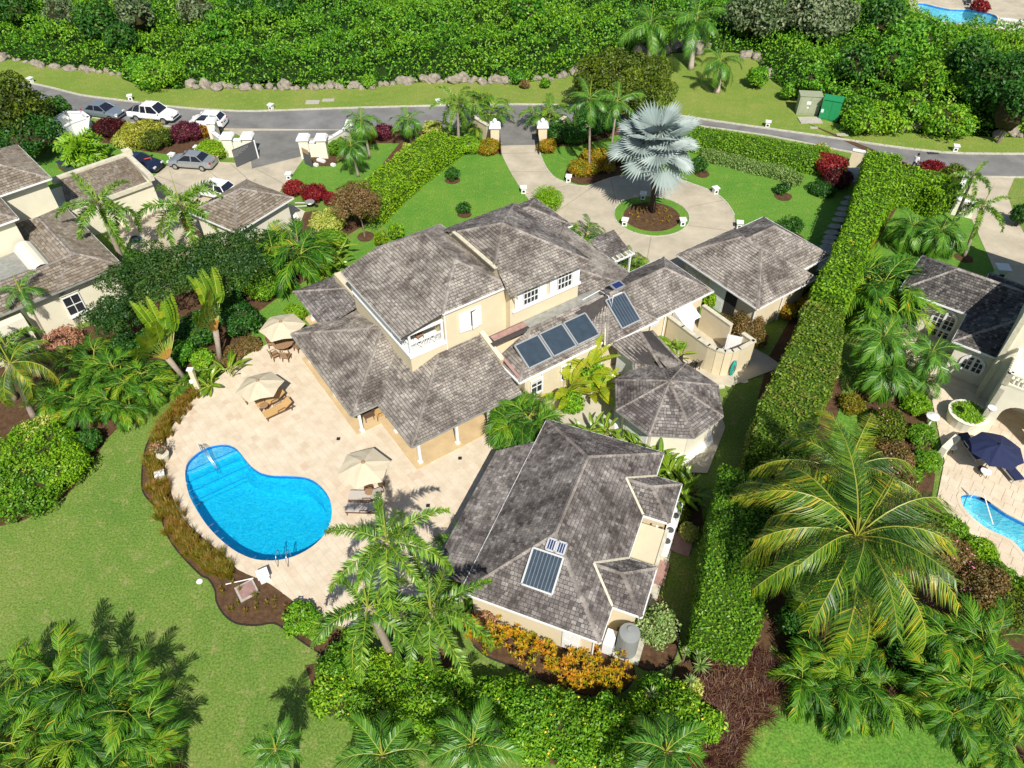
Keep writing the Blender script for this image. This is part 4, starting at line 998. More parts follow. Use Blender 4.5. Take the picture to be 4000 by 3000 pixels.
for nm,cs in (('verandah_floor',((.42,-.55),(.42,7.05),(-4.2,7.05),(-4.2,-.55))),('verandah_floor',((-4.2,-2.25),(-4.2,2.2),(-12.9,2.2),(-12.9,-2.25))),('verandah_floor',((-12.9,-.3),(-12.9,3),(-17,3),(-17,-.3)))):
    c=[ML(a,b) for a,b in cs]; c=[(p.x,p.y) for p in c]; c=c if parea(c)>0 else c[::-1]; mb=MB(); mb.prism(c,.0,.12,'floor_warm'); V.part(mb,nm)
# ground floor walls
V.block(-16.0,-4.3,2.3,7.05,0,3.6,'render_cream'); V.block(-12.0,-4.6,7.0,15.5,0,3.9,'render_cream')
for b in (4.2,5.8): V.panel((-4.3,b,1.2),(0,1),1.1,2.1,'white_paint','door')
for a in (-6.0,-8.2,-10.4): V.panel((a,2.3,1.2),(1,0),1.3,2.1,'white_paint','door')
# upper block with balcony (b 2.0..9.0)
ZU=7.0
V.hip(-12.4,-3.85,4.35,9.3,ZU,.6,'RFB')
r0=(-9.925,6.825,ZU+.6*2.475); r1=(-6.325,6.825,ZU+.6*2.475)
V.face([(-12.4,4.35,ZU),(-3.85,4.35,ZU),r1,r0]); V.face([(-12.1,1.5,6.38),(-3.95,1.5,6.38),(-3.85,4.36,ZU),(-12.4,4.36,ZU)])
V.gut.bar(ML(-12.1,1.53,6.28),ML(-3.95,1.53,6.28),.08,.16,'white_paint'); V.gut.bar(ML(-3.95,1.5,6.30),ML(-3.86,4.3,6.92),.05,.1,'roof_sheet')
V.block(-12.0,-4.05,4.5,9.05,3.0,6.88,'render_cream'); V.block(-12.0,-6.6,2.05,4.5,3.0,6.3,'render_cream')
V.block(-6.6,-4.0,2.0,4.5,3.2,4.62,'render_cream','balcony_floor')
mb=MB()
c=[ML(a,b) for a,b in ((-12.06,1.94),(-3.94,1.94),(-3.94,4.56),(-12.06,4.56))]; c=[(p.x,p.y) for p in c]; c=c if parea(c)>0 else c[::-1]; mb.prism(c,4.5,4.66,'white_paint'); V.part(mb,'floor_band')
mb=MB(); mb.bar(ML(-12.0,1.98,5.5),ML(-6.6,1.98,5.5),.06,1.3,'white_paint'); V.part(mb,'louvre_panel')
# balcony posts and balustrade
for a,b in ((-4.1,2.1),(-4.1,4.35),(-6.5,2.1)):
    mb=MB(); R_=Matrix.Rotation(math.radians(-55.7),3,'Z'); mb.box(ML(a,b,5.5),(.13,.13,1.75),'white_paint',R_); mb.box(ML(a,b,6.3),(.2,.2,.1),'white_paint',R_); V.part(mb,'balcony_post')
mb=MB()
for p,q in (((-4.1,2.1,6.28),(-4.1,4.35,6.28)),((-4.1,2.1,6.22),(-6.5,2.1,6.22))): mb.bar(ML(*p),ML(*q),.14,.16,'white_paint')
V.part(mb,'balcony_beam')
for (p,q) in (((-4.1,2.1),(-4.1,4.35)),((-6.5,2.1),(-4.1,2.1))):
    mb=MB(); P=lambda t,z:ML(p[0]+(q[0]-p[0])*t,p[1]+(q[1]-p[1])*t,z)
    mb.bar(P(0,5.5),P(1,5.5),.09,.07,'white_paint'); mb.bar(P(0,4.8),P(1,4.8),.07,.06,'white_paint')
    for x0,x1 in ((.2,.4),(.6,.8)):
        mb.bar(P(x0,4.8),P(x1,5.5),.035,.035,'white_paint'); mb.bar(P(x0,5.5),P(x1,4.8),.035,.035,'white_paint'); mb.bar(P(x0,4.8),P(x0,5.5),.035,.035,'white_paint'); mb.bar(P(x1,4.8),P(x1,5.5),.035,.035,'white_paint')
    for t in (.04,.08,.12,.16,.45,.5,.55,.84,.88,.92,.96): mb.bar(P(t,4.8),P(t,5.5),.028,.028,'white_paint')
    V.part(mb,'balustrade')
V.panel((-6.6,3.2,5.7),(0,1),1.4,1.9,'dark_interior','balcony_door',groove=False)
# windows
w=V.win((-4.05,6.35,5.55),(0,1),1.55,1.3,2,1)
for sg,ti in ((-1,.12),(1,.22)):
    mb=MB(); o=ML(-3.97+ti*.4,6.35+sg*.42,5.5); mb.box(o,(.05,.78,1.35),'white_paint',Matrix.Rotation(math.radians(-55.7)+sg*ti,3,'Z'))
    V.part(mb,'shutter',w)
V.downpipe(-3.98,4.55,3.9,6.9)
# second upper block (pyramid roof)
zb=ZU
ap=(-7.25,11.0,9.1); A0,A1,B1=-11.7,-2.8,15.1; bc=8.95; k=(bc-6.9)/(11.0-6.9); zc=zb+k*(ap[2]-zb); xa=A0+(ap[0]-A0)*k; xb=A1+(ap[0]-A1)*k
V.face([(A1,bc-.4,zb),(A1,B1,zb),ap,(xb,bc,zc)]); V.face([(A1,B1,zb),(A0,B1,zb),ap],mat='shingle_dark'); V.face([(A0,B1,zb),(A0,bc-.4,zb),(xa,bc,zc),ap],mat='shingle_dark'); V.face([(xb,bc,zc),(xa,bc,zc),ap])  # right and rear slopes take darker shingles to paint their shade
for p,q in (((xb,bc,zc),ap),((xa,bc,zc),ap),((A1,B1,zb),ap),((A0,B1,zb),ap)): V.cap(p,q)
mb=MB(); mb.add([ML(A1+.3,bc,zb-.2),ML(A0+.3,bc,zb-.2),ML(A0+.3,bc,zb),ML(xa,bc,zc-.02),ML(xb,bc,zc-.02),ML(A1+.3,bc,zb)],[(0,1,2,3,4,5)],'render_cream'); mb.bar(ML(xa-.3,bc-.12,zc-.1),ML(xb+.3,bc-.12,zc-.1),.24,.06,'coping_stone'); V.part(mb,'parapet')
V.block(-11.2,-3.55,9.05,14.6,3.0,6.8,'render_cream')
mb=MB(); mb.bar(ML(-3.5,9.2,5.12),ML(-3.5,14.7,5.12),.2,.16,'white_paint'); mb.bar(ML(-3.55,14.66,5.12),ML(-6,14.66,5.12),.12,.16,'white_paint'); V.part(mb,'window_ledge')
for b in (10.62,13.35): V.win((-3.52,b,5.95),(0,1),1.15,1.4,4,3,shut=2)
# roof strip between the upper wall and the kitchen wing
V.face([(-3.55,7.1,3.93),(-3.55,15.9,3.93),(-2.55,15.9,3.9),(-2.55,7.1,3.9)],shingles=False)
mb=MB(); mb.bar(ML(-3.2,7.4,3.96),ML(-3.2,10,3.96),.5,.03,'coping_pink'); mb.bar(ML(-3.05,10,3.96),ML(-3.05,16,3.96),.9,.03,'flashing'); V.part(mb,'flat_roof_strip')
mb=MB(); mb.bar(ML(-4.0,7.12,3.75),ML(-1.75,7.12,3.1),.26,.8,'render_cream'); mb.bar(ML(-4.0,7.12,4.17),ML(-1.7,7.12,3.52),.32,.07,'coping_stone'); V.part(mb,'parapet')
mb=MB(); mb.bar(ML(-3.6,7.38,3.6),ML(-.2,7.38,2.95),.2,.06,'coping_pink'); V.part(mb,'flashing_strip')
# wing with the solar panels
Z2_=2.8; s2=.46; rb=(-2.55,9.85,4.02)
V.face([(.08,7.25,Z2_),(.08,13.9,Z2_),(-2.55,13.9,4.02),rb]); V.face([(-2.55,7.25,Z2_),(.08,7.25,Z2_),rb,(-2.55,9.85,4.02)]); V.face([(.08,13.9,Z2_),(.4,18.4,Z2_),(-2.55,18.4,4.05),(-2.55,13.9,4.02)]); V.cap((.08,7.25,Z2_),rb); V.cap(rb,(-2.55,16,4.05))
V.gutter((.12,7.2,Z2_),(.12,13.9,Z2_)); V.gutter((-2.4,7.2,Z2_),(.12,7.2,Z2_))
V.face([(.52,13.85,Z2_+.01),(.52,18.45,Z2_+.01),(-2.13,16.15,4.4)]); V.face([(-2.13,16.15,4.4),(.52,13.85,Z2_),(-2.3,13.9,3.9)]); V.cap((.52,13.85,Z2_),(-2.13,16.15,4.4)); V.cap((.52,18.45,Z2_),(-2.13,16.15,4.4)); V.gutter((.56,13.85,Z2_),(.56,18.45,Z2_))
mb=MB(); mb.bar(ML(.5,13.75,2.86),ML(-2.2,16.0,4.24),.09,.05,'coping_stone'); V.part(mb,'valley_flashing')
# kitchen wing
zk=2.9+.62*2.525
V.face([(.45,18.4,2.9),(.45,23.7,2.9),(-2.075,21.175,zk),(-2.075,16.15,zk)]); V.face([(.45,23.7,2.9),(-4.6,23.7,2.9),(-2.075,21.175,zk)],mat='shingle_dark'); V.face([(-4.6,23.7,2.9),(-4.6,15.9,2.9),(-2.075,15.9,zk),(-2.075,21.175,zk)],mat='shingle_dark')  # end and rear slopes darkened in colour, being turned from the sun
V.face([(-2.3,13.2,3.9),(-.2,14.3,3.1),(-2.075,16.15,zk)],shingles=False)
for p,q in (((.45,23.7,2.9),(-2.075,21.175,zk)),((-4.6,23.7,2.9),(-2.075,21.175,zk)),((-2.075,16.1,zk),(-2.075,21.175,zk))): V.cap(p,q)
V.gutter((.47,18.3,2.9),(.47,23.75,2.9)); V.gutter((.5,23.72,2.9),(-4.65,23.72,2.9)); V.gutter((-4.62,19.9,2.9),(-4.62,23.7,2.9))
V.block(-4.2,0,7.7,23.3,0,2.85,'render_cream')
V.downpipe(.1,19.6,0,2.8); V.downpipe(.1,9,0,2.7); V.downpipe(.2,18.2,0,2.7)
for b in (8.6,11.0): V.win((.02,b,1.7),(0,1),.9,1.2,2,2); 
for b,ti in ((8.6,.2),(11.6,.25),(18.75,.2)):
    V.panel((.06,b,1.6),(0,1),.8,1.5,'white_paint','shutter',tilt=-ti,groove=False)
V.panel((.02,13.6,1.2),(0,1),1.0,2.1,'white_paint','door')
# side verandah roof behind the pyramid
V.hip(-12.2,-1.3,11,20.2,3.0,.36,'RFB',mat=None); 
V.hip(-16.9,-11.9,15,20.75,3.0,.5,'RFB',mat='shingle_dark'); V.block(-12,-4.4,15,19.6,0,2.9,'render_cream'); V.block(-16.4,-12,15,20.2,0,2.9,'render_cream')
# porch with pergola
V.face([(-6.9,20.1,2.85),(-6.9,22.3,2.85),(-9.1,22.6,3.35),(-9.1,20.1,3.35)],mat='shingle_dark')
mb=MB(); 
for i in range(6): b=20.2+i*.42; mb.bar(ML(-7.0,b,2.8),ML(-6.35,b,2.75),.06,.09,'white_paint')
mb.bar(ML(-6.45,20.0,2.68),ML(-6.45,22.5,2.68),.08,.12,'white_paint'); V.part(mb,'pergola')
for b in (20.5,22.2): post(-6.6,b,2.6,.13)
V.finish()
# ---------------------------------------------------------------- garage
Gx=House('garage_building','cream single storey garage block with a square hipped shingle roof beside the turning circle','building',ML,ML(0,28,0),'shingle',300)
ML2=ML
Gx.hip(-4.4,3.6,24.85,31.1,2.8,.66); 
rz_=2.79+.632*3.25
Gx.face([(2.3,30,2.79),(2.3,34.2,2.79),(-.95,30.95,rz_),(-.95,28.0,rz_)]); Gx.face([(2.3,34.2,2.79),(-4.2,34.2,2.79),(-.95,30.95,rz_)],mat='shingle_dark'); Gx.face([(-4.2,34.2,2.79),(-4.2,30,2.79),(-.95,28.0,rz_),(-.95,30.95,rz_)],mat='shingle_dark')  # shade of the end and rear slopes painted by the darker shingle
for p_,q_ in (((2.3,34.2,2.79),(-.95,30.95,rz_)),((-4.2,34.2,2.79),(-.95,30.95,rz_)),((-.95,28,rz_),(-.95,30.95,rz_))): Gx.cap(p_,q_)
Gx.gutter((2.34,31.1,2.79),(2.34,34.2,2.79)); Gx.gutter((2.34,34.24,2.79),(-4.2,34.24,2.79)); Gx.gutter((-4.24,31,2.79),(-4.24,34.2,2.79))
Gx.block(-3.9,3.1,25.35,30.7,0,2.75,'render_cream'); Gx.block(-3.8,1.9,30,33.7,0,2.75,'render_cream')
Gx.panel((-.4,25.35,1.25),(1,0),1.6,2.3,'white_paint','door'); Gx.panel((.95,25.35,1.25),(1,0),1.0,2.3,'dark_interior','doorway',groove=False)
mb=MB()
for i in range(14): t=.35+i*.16; mb.bar(ML(-3.6,25.2,t),ML(-1.5,25.2,t),.03,.06,'white_paint')
Gx.part(mb,'louvre'); Gx.downpipe(3.15,25.3,0,2.7); Gx.downpipe(3.2,28.2,0,2.7)
Gx.finish()
# ---------------------------------------------------------------- link roof, gazebo, shower court
K=House('covered_way','small kinked shingle roof over the covered way between villa and octagonal pavilion','covered walkway',ML,ML(2.5,15.5,0),'shingle',120)
K.face([(.5,14.2,2.75),(2.7,14.2,2.75),(3.9,15.0,3.1),(1.2,16.1,3.35)]); K.face([(2.7,14.2,2.75),(3.5,13.6,2.55),(4.7,15.1,2.9),(3.9,15.0,3.1)]); K.face([(4.7,16.9,2.55),(.9,17.6,2.55),(1.2,16.1,3.35),(4.7,15.1,2.95)])
K.cap((1.2,16.1,3.38),(4.7,15.1,2.98)); K.wall([(.9,14.6),(2.9,14.6)],0,2.6,'white_paint','screen',closed=False,th=.06); K.finish()
gc=(6.2,14.05); Rg=3.45
P8=House('pavilion','octagonal pavilion with dark shingled roof, white walls and propped white shutters','pavilion',ML,ML(gc[0],gc[1],0),'shingle_dark',300)
an=[math.radians(-17+45*k) for k in range(8)]; oc=[(gc[0]+Rg*math.cos(t),gc[1]+Rg*math.sin(t)) for t in an]; apx=(gc[0]-.05,gc[1]-.1,4.0)
for i in range(8):
    a=oc[i];b=oc[(i+1)%8]; P8.face([(a[0],a[1],2.55),(b[0],b[1],2.55),apx]); P8.cap((a[0],a[1],2.55),apx)
    P8.gut.bar(ML(a[0],a[1],2.5),ML(b[0],b[1],2.5),.05,.08,'flashing')
wo=[(gc[0]+2.75*math.cos(t),gc[1]+2.75*math.sin(t)) for t in an]
P8.wall(wo,0,2.45,'render_pale',th=.15)
P8.face([(apx[0]-.1,apx[1]-.1,apx[2]+.02),(apx[0]+.1,apx[1]-.1,apx[2]+.02),(apx[0],apx[1]+.1,apx[2]+.08)],shingles=False)
for i,ti in ((6,.0),(7,.5),(0,.75),(1,.6)):
    a=wo[i];b=wo[(i+1)%8]; m_=((a[0]+b[0])/2,(a[1]+b[1])/2,1.35); P8.panel(m_,(b[0]-a[0],b[1]-a[1]),1.7,1.9,'white_paint','shutter',depth=.09,tilt=-ti,groove=False)
mb=MB(); c=[ML(gc[0]+3.3*math.cos(t),gc[1]+3.3*math.sin(t)) for t in an]; c=[(p.x,p.y) for p in c]; c=c if parea(c)>0 else c[::-1]; mb.prism(c,0,.09,'white_paint'); P8.part(mb,'floor'); P8.finish()
# shower court walls
sc_=thing('garden_wall','curved cream wall of the little shower court with pale coping','wall',ML(3,21.4,0))
inv=Matrix.Translation(-ML(3,21.4,0))
path=[(.15,19.95),(1.5,19.95),(3.0,19.95),(3.9,19.98),(4.5,20.12),(4.95,20.42),(5.22,20.85),(5.32,21.4),(5.32,22.8),(4.35,22.8)]
mb=MB();cp_=MB()
for a,b in zip(path[:-1],path[1:]): mb.bar(ML(a[0],a[1],1.05),ML(b[0],b[1],1.05),.2,2.1,'render_cream'); A_=ML(a[0],a[1],2.14);B_=ML(b[0],b[1],2.14);d=(B_-A_).normalized()*.05; cp_.bar(A_-d,B_+d,.3,.09,'coping_stone')
for a,b in [((.6,22.8),(3.3,22.8))]: mb.bar(ML(a[0],a[1],1.05),ML(b[0],b[1],1.05),.2,2.1,'render_cream'); cp_.bar(ML(a[0],a[1],2.14),ML(b[0],b[1],2.14),.3,.09,'coping_stone')
for m_,n_ in((mb,'wall_panel'),(cp_,'coping')):
    o=m_.build(n_,sc_); o.matrix_parent_inverse=inv
mb=MB(); o_=ML(3.85,22.9,1.0); mb.box((0,0,1.0),(1.0,.05,1.9),'white_paint'); mb.box((0,-.03,1.0),(.8,.02,1.7),'white_paint'); gd=mb.build('garden_gate'); gd.location=(ML(4.1,22.35,0)); gd.rotation_euler=(0,0,math.radians(-20)); tag(gd,'white board gate standing open in the shower court wall','gate')
mb=MB(); mb.box((0,0,1.05),(.95,.05,2.0),'white_paint'); mb.box((0,-.03,1.5),(.7,.02,.8),'white_paint'); mb.box((0,-.03,.55),(.7,.02,.7),'white_paint'); gd=mb.build('open_door'); gd.location=ML(.75,21.35,.05); gd.rotation_euler=(0,0,math.radians(15)); tag(gd,'white panelled door swung open into the shower court','door')
aw=thing('awning','small white fabric awning over the kitchen door beside the shower court','awning',ML(0,21.0,2.0)); mb=MB(); P=[ML(.1,20.3,2.5)-aw.location,ML(.1,21.9,2.5)-aw.location,ML(1.3,21.9,1.95)-aw.location,ML(1.3,20.3,1.95)-aw.location]; up=Vector((0,0,.03)); mb.add([p+up for p in P]+P,[(0,1,2,3),(7,6,5,4),(0,4,5,1),(1,5,6,2),(2,6,7,3),(3,7,4,0)],'white_paint'); mb.face([P[3],P[0],P[0]-Vector((0,0,.5))],'white_paint'); mb.build('canopy',aw)
# ---------------------------------------------------------------- annex
X=House('guest_annex','long single storey cream annex with weathered dark shingle hip roof and two small roof bays','house',NL,NL(22,6,0),'shingle_dark',300)
sx=.58
X.hip(16.35,28.6,2.45,9.5,2.62,sx)
X.block(16.75,28.2,2.85,9.1,0,2.6,'render_cream')
for p0,p1 in ((24.0,26.78),(18.3,21.15)):
    pm=(p0+p1)/2; hh=(p1-p0)/2; zt=2.62+.57*hh
    X.face([(p0,1.02,2.62),(p1,1.02,2.62),(pm,1.02+hh,zt)]); X.face([(p1,1.02,2.62),(p1,2.5,2.62),(pm,2.5+hh,zt),(pm,1.02+hh,zt)]); X.face([(p0,2.5,2.62),(p0,1.02,2.62),(pm,1.02+hh,zt),(pm,2.5+hh,zt)])
    for a,b in (((p0,1.02,2.62),(pm,1.02+hh,zt)),((p1,1.02,2.62),(pm,1.02+hh,zt)),((pm,1.02+hh,zt),(pm,2.4+hh,zt))): X.cap(a,b)
    for a_ in (p0,p1): X.gut.bar(NL(a_,2.45,2.68),NL(pm,2.45+hh,zt+.06),.12,.05,'coping_stone')
    X.gutter((p0,1.0,2.62),(p1,1.0,2.62)); X.gutter((p1,1.0,2.62),(p1,2.4,2.62)); X.gutter((p0,1.0,2.62),(p0,2.4,2.62))
    X.block(p0+.25,p1-.25,1.3,2.9,0,2.6,'render_cream')
# low verandah roof on the patio side
X.face([(25.7,11.55,2.05),(16.9,11.55,2.05),(16.9,9.3,2.55),(27.0,9.3,2.55)])
for i in range(5): 
    mb=MB(); mb.box(NL(17.3+i*2.0,11.2,1.0),(.14,.14,2.0),'white_paint',Matrix.Rotation(math.radians(67.7),3,'Z')); X.part(mb,'post')
mb=MB(); mb.bar(NL(28.2,9.14,1.2),NL(24,9.14,1.2),.1,.4,'white_paint'); X.part(mb,'band')
X.downpipe(16.7,2.8,0,2.55); X.downpipe(23.7,1.6,0,2.5)
mb=MB(); mb.box(NL(22.6,1.9,1.2),(2.2,1.6,2.3),'render_cream',Matrix.Rotation(math.radians(67.7),3,'Z')); mb.box(NL(22.6,1.05,2.37),(2.3,.18,.1),'coping_stone',Matrix.Rotation(math.radians(67.7),3,'Z')); X.part(mb,'plant_room')
X.panel((16.74,3.9,1.2),(0,-1),.9,2.0,'white_paint','door'); 
X.finish()
# ---------------------------------------------------------------- left neighbour
LA=Vector((math.cos(math.radians(-46.8)),math.sin(math.radians(-46.8)),0)); LB=Vector((-LA.y,LA.x,0))
def LL(a,b,z=0): return LA*a+LB*b+Vector((0,0,z))
H1=House('neighbour_house','neighbouring pale house with brown shingle roofs and tall plain upper walls, left edge','house',LL,LL(-58,7,0),'shingle_brown',300,row=.25,wid=.28)
H1.hip(-70.4,-62.7,2.5,10.05,6.4,.45); H1.block(-70,-63.2,2.9,9.7,0,6.35,'render_yellow')
H1.hip(-66,-58.8,-1.0,6.25,6.2,.45); H1.block(-65.5,-59.2,-.6,5.95,0,6.15,'render_yellow')
H1.hip(-63.6,-52.35,5.4,10.15,3.5,.44,'LFR'); H1.hip(-56.6,-52.35,-1.5,10.15,3.49,.44,'FLB',gut=False)
H1.block(-63.2,-52.85,5.6,9.75,0,3.45,'render_yellow'); H1.block(-59,-52.85,3.25,6,0,3.45,'render_yellow'); 
for b in (3.3,):
    H1.gutter((-52.3,-1.5,3.5),(-52.3,10.2,3.5),.14,.12,'flashing')
H1.block(-58.8,-54.6,2.6,5.4,3.4,3.9,'flashing','flat_roof')
mb=MB(); c0=LL(-56.2,5.6,3.6)
for i in range(8):
    t0=PI*i/8;t1=PI*(i+1)/8; 
    mb.add([LL(-58.8,4.9+.75*math.cos(t0)*-1+.75,3.7+.8*math.sin(t0)),LL(-58.8,4.9+.75*math.cos(t1)*-1+.75,3.7+.8*math.sin(t1)),LL(-54.7,4.9+.75*math.cos(t1)*-1+.75,3.7+.8*math.sin(t1)),LL(-54.7,4.9+.75*math.cos(t0)*-1+.75,3.7+.8*math.sin(t0))],[(0,1,2,3)],'render_pale')
H1.part(mb,'barrel_canopy')
H1.win((-52.84,6.15,1.75),(0,1),1.15,1.55,2,2)
mb=MB(); mb.bar(LL(-52.8,5.5,.85),LL(-52.8,6.85,.85),.3,.1,'white_paint'); mb.bar(LL(-52.8,5.5,2.75),LL(-52.8,6.85,2.75),.16,.1,'render_yellow'); H1.part(mb,'window_sill')
H1.face([(-64.0,10.3,2.75),(-64.0,17.1,2.75),(-68.6,17.4,3.35),(-68.6,11.6,3.35)]); H1.block(-68.8,-63.9,10,17.4,0,2.7,'render_yellow')
mb=MB(); mb.bar(LL(-68.9,11.0,3.3),LL(-68.9,17.6,3.3),.4,.5,'coping_stone'); mb.bar(LL(-69.1,17.6,3.2),LL(-63.6,17.4,3.2),.45,.5,'coping_stone'); mb.bar(LL(-63.8,13.5,2.75),LL(-63.8,17.3,2.75),.3,.3,'coping_stone'); mb.box(LL(-69.1,17.7,3.5),(.7,.7,.5),'coping_stone',Matrix.Rotation(math.radians(-46.8),3,'Z')); H1.part(mb,'parapet')
H1.block(-52.9,-51.9,-.5,2.9,0,2.9,'render_pale','porch_wall'); H1.panel((-52.0,1.6,1.2),(0,1),2.0,1.9,'dark_interior','opening',groove=False,depth=.2)
H1.finish()
QA=Vector((math.cos(math.radians(-33.3)),math.sin(math.radians(-33.3)),0)); QB=Vector((-QA.y,QA.x,0)); q0=G(*(780+830*.4413,640+300*.4413),3.0)
def QL(a,b,z=0): return Vector((q0.x,q0.y,0))+QA*a+QB*b+Vector((0,0,z))
Q=House('neighbour_outbuilding','neighbour outbuilding with pale brown shingled hip roof next to the driveway court','building',QL,QL(-2.5,-3,0),'shingle_brown',300,row=.25,wid=.28)
Q.hip(-5.6,0,-6.2,0,3.0,.48); Q.block(-5.2,-.4,-5.8,-.4,0,2.95,'render_pale'); Q.wall([(.3,-3.2),(2.6,-3.2),(2.6,1.0)],0,1.0,'render_pale','low_wall',closed=False,th=.25); Q.finish()
# ---------------------------------------------------------------- right neighbour
RA=Vector((math.cos(math.radians(-38.5)),math.sin(math.radians(-38.5)),0)); RB=Vector((-RA.y,RA.x,0))
def RL(a,b,z=0): return RA*a+RB*b+Vector((0,0,z))
Y=House('right_villa','cream villa with arched french windows, dark shingled roof and balustraded porch, at the right edge','house',RL,RL(1,48,0),'shingle_slate',300)
Y.hip(-4.65,9,50.0,55.2,2.9,.55,'LFRB'); Y.block(-4.2,9,50.35,54.8,0,2.85,'render_pale')
Y.hip(-.15,6.5,46.5,56,2.88,.5,'LB'); Y.block(.2,6,46.85,51,0,2.85,'render_pale')
def archwin(a,b,w,h,z0,nx=2,ny=4,nm='window'):
    C=RL(a,b,z0); U=RA; Nn=-RB; f=MB(); Z=Vector((0,0,1)); hs=h-w/2
    o=C+Nn*.05
    f.bar(o-U*w/2,o-U*w/2+Z*hs,.16,.08,'white_paint',up=Nn); f.bar(o+U*w/2,o+U*w/2+Z*hs,.16,.08,'white_paint',up=Nn); f.bar(o,o+Z*h,.16,.07,'white_paint',up=Nn); f.bar(o-U*w/2,o+U*w/2,.14,.08,'white_paint',up=Nn)
    if hs>1: f.bar(o-U*w/2+Z*hs*.42,o+U*w/2+Z*hs*.42,.14,.065,'white_paint',up=Nn)
    for i in range(10):
        t0=PI*i/10;t1=PI*(i+1)/10; f.bar(o+U*math.cos(t0)*w/2+Z*(hs+math.sin(t0)*w/2),o+U*math.cos(t1)*w/2+Z*(hs+math.sin(t1)*w/2),.18,.085,'white_paint',up=Nn)
    wo=Y.part(f,nm)
    nxx=nx*2; nyy=ny
    for i in range(nxx):
        for j in range(nyy):
            x=-w/2+w*(i+.5)/nxx; z=h*(j+.5)/nyy
            if z>hs and math.hypot(x,z-hs)>w/2*.93: continue
            g_=MB(); hw,hh=w/nxx/2-.035,h/nyy/2-.035; q=C+Nn*.03+U*x+Z*z
            g_.bar(q-U*hw,q+U*hw,hh*2,.02,'glass_dark',up=Nn); Y.part(g_,'pane',wo)
    g_=MB(); 
    g_.bar(C+Nn*.012-U*w/2+Z*hs/2,C+Nn*.012+U*w/2+Z*hs/2,hs,.016,'white_paint',up=Nn)
    for i in range(6):
        z0_=hs+i*w/12; ww=math.sqrt(max(.01,(w/2)**2-(i*w/12)**2)); g_.bar(C+Nn*.012-U*ww+Z*(z0_+w/24),C+Nn*.012+U*ww+Z*(z0_+w/24),w/12,.015,'white_paint',up=Nn)
    Y.part(g_,'backing',wo)
archwin(-1.25,50.34,1.5,2.35,.1,2,6,'french_window'); archwin(-3.4,50.34,1.3,2.35,.1,2,6,'french_window'); archwin(1.55,46.84,1.35,1.25,.95,2,3)
# tall block and arcaded porch
Y.block(2.75,14,45.9,60,0,6.6,'render_pale'); Y.block(2.5,2.8,45.7,60,0,6.9,'coping_stone','pilaster'); Y.block(3.3,14,43.0,46.0,3.35,3.8,'render_pale','porch_slab')
mb=MB(); 
U=RA; Nn=-RB; Z=Vector((0,0,1)); C=RL(3.3,43.0,0); 
def arcade(mb,x0,x1,cx,w,zs,H,thk=.35):
    N=12; xs=[x0]; 
    pts=[(cx-w/2,0),(cx-w/2,zs)]+[(cx-w/2*math.cos(PI*i/N),zs+w/2*math.sin(PI*i/N)) for i in range(1,N)]+[(cx+w/2,zs),(cx+w/2,0)]
    fr=[(x0,0)]+pts+[(x1,0),(x1,H),(x0,H)]
    def quad(p,q,r,s_):
        P=[C+U*a+Z*b for a,b in (p,q,r,s_)]; Q_=[v-Nn*thk for v in P]; mb.face(P,'render_pale'); mb.face(Q_[::-1],'render_pale')
    quad((x0,0),(cx-w/2,0),(cx-w/2,H),(x0,H)); quad((cx+w/2,0),(x1,0),(x1,H),(cx+w/2,H))
    top=pts[1:-1]
    for a,b in zip(top[:-1],top[1:]):
        quad(a,b,(b[0],H),(a[0],H)); P=[C+U*a[0]+Z*a[1],C+U*b[0]+Z*b[1]]; mb.face([P[0],P[1],P[1]-Nn*thk,P[0]-Nn*thk],'render_pale')
arcade(mb,0,3.1,1.75,2.0,1.6,3.35); arcade(mb,3.1,6.2,4.6,2.0,1.6,3.35); arcade(mb,6.2,9.3,7.7,2.0,1.6,3.35); mb.box(RL(3.45,44.5,1.7),(.3,3.0,3.35),'render_pale',Matrix.Rotation(math.radians(-38.5),3,'Z')); Y.part(mb,'arcade_wall')
for (p,q) in ((RL(3.4,43.1),RL(12,43.1)),(RL(3.4,43.1),RL(3.4,45.8))):
    mb=MB(); L_=(q-p).length; mb.bar(p+Z*4.6,q+Z*4.6,.26,.1,'render_pale'); mb.bar(p+Z*3.86,q+Z*3.86,.26,.12,'render_pale')
    for x in (0,2.7,5.4,8.2):
        if x<L_: mb.box(p+(q-p).normalized()*x+Z*4.2,(.34,.34,.85),'render_pale',Matrix.Rotation(math.radians(-38.5),3,'Z'))
    Y.part(mb,'balustrade')
    n=int(L_/.24)
    for i in range(n):
        x=(i+.5)*L_/n
        if min(abs(x-c) for c in (0,2.7,5.4,8.2))<.25: continue
        b=MB(); b.lathe(p+(q-p).normalized()*x+Z*3.92,[(.05,0),(.085,.12),(.05,.3),(.08,.55),(.05,.63)],'render_pale',6); Y.part(b,'baluster')
mb=MB(); mb.box(RL(2.9,53.0,3.9),(1.6,.5,.06),'alu',Matrix.Rotation(math.radians(30),3,'Z')); Y.part(mb,'roof_panel')
Y.finish()
# ================================================================ OBJECTS
def inL(o,L,p): return L(*p)-o.location
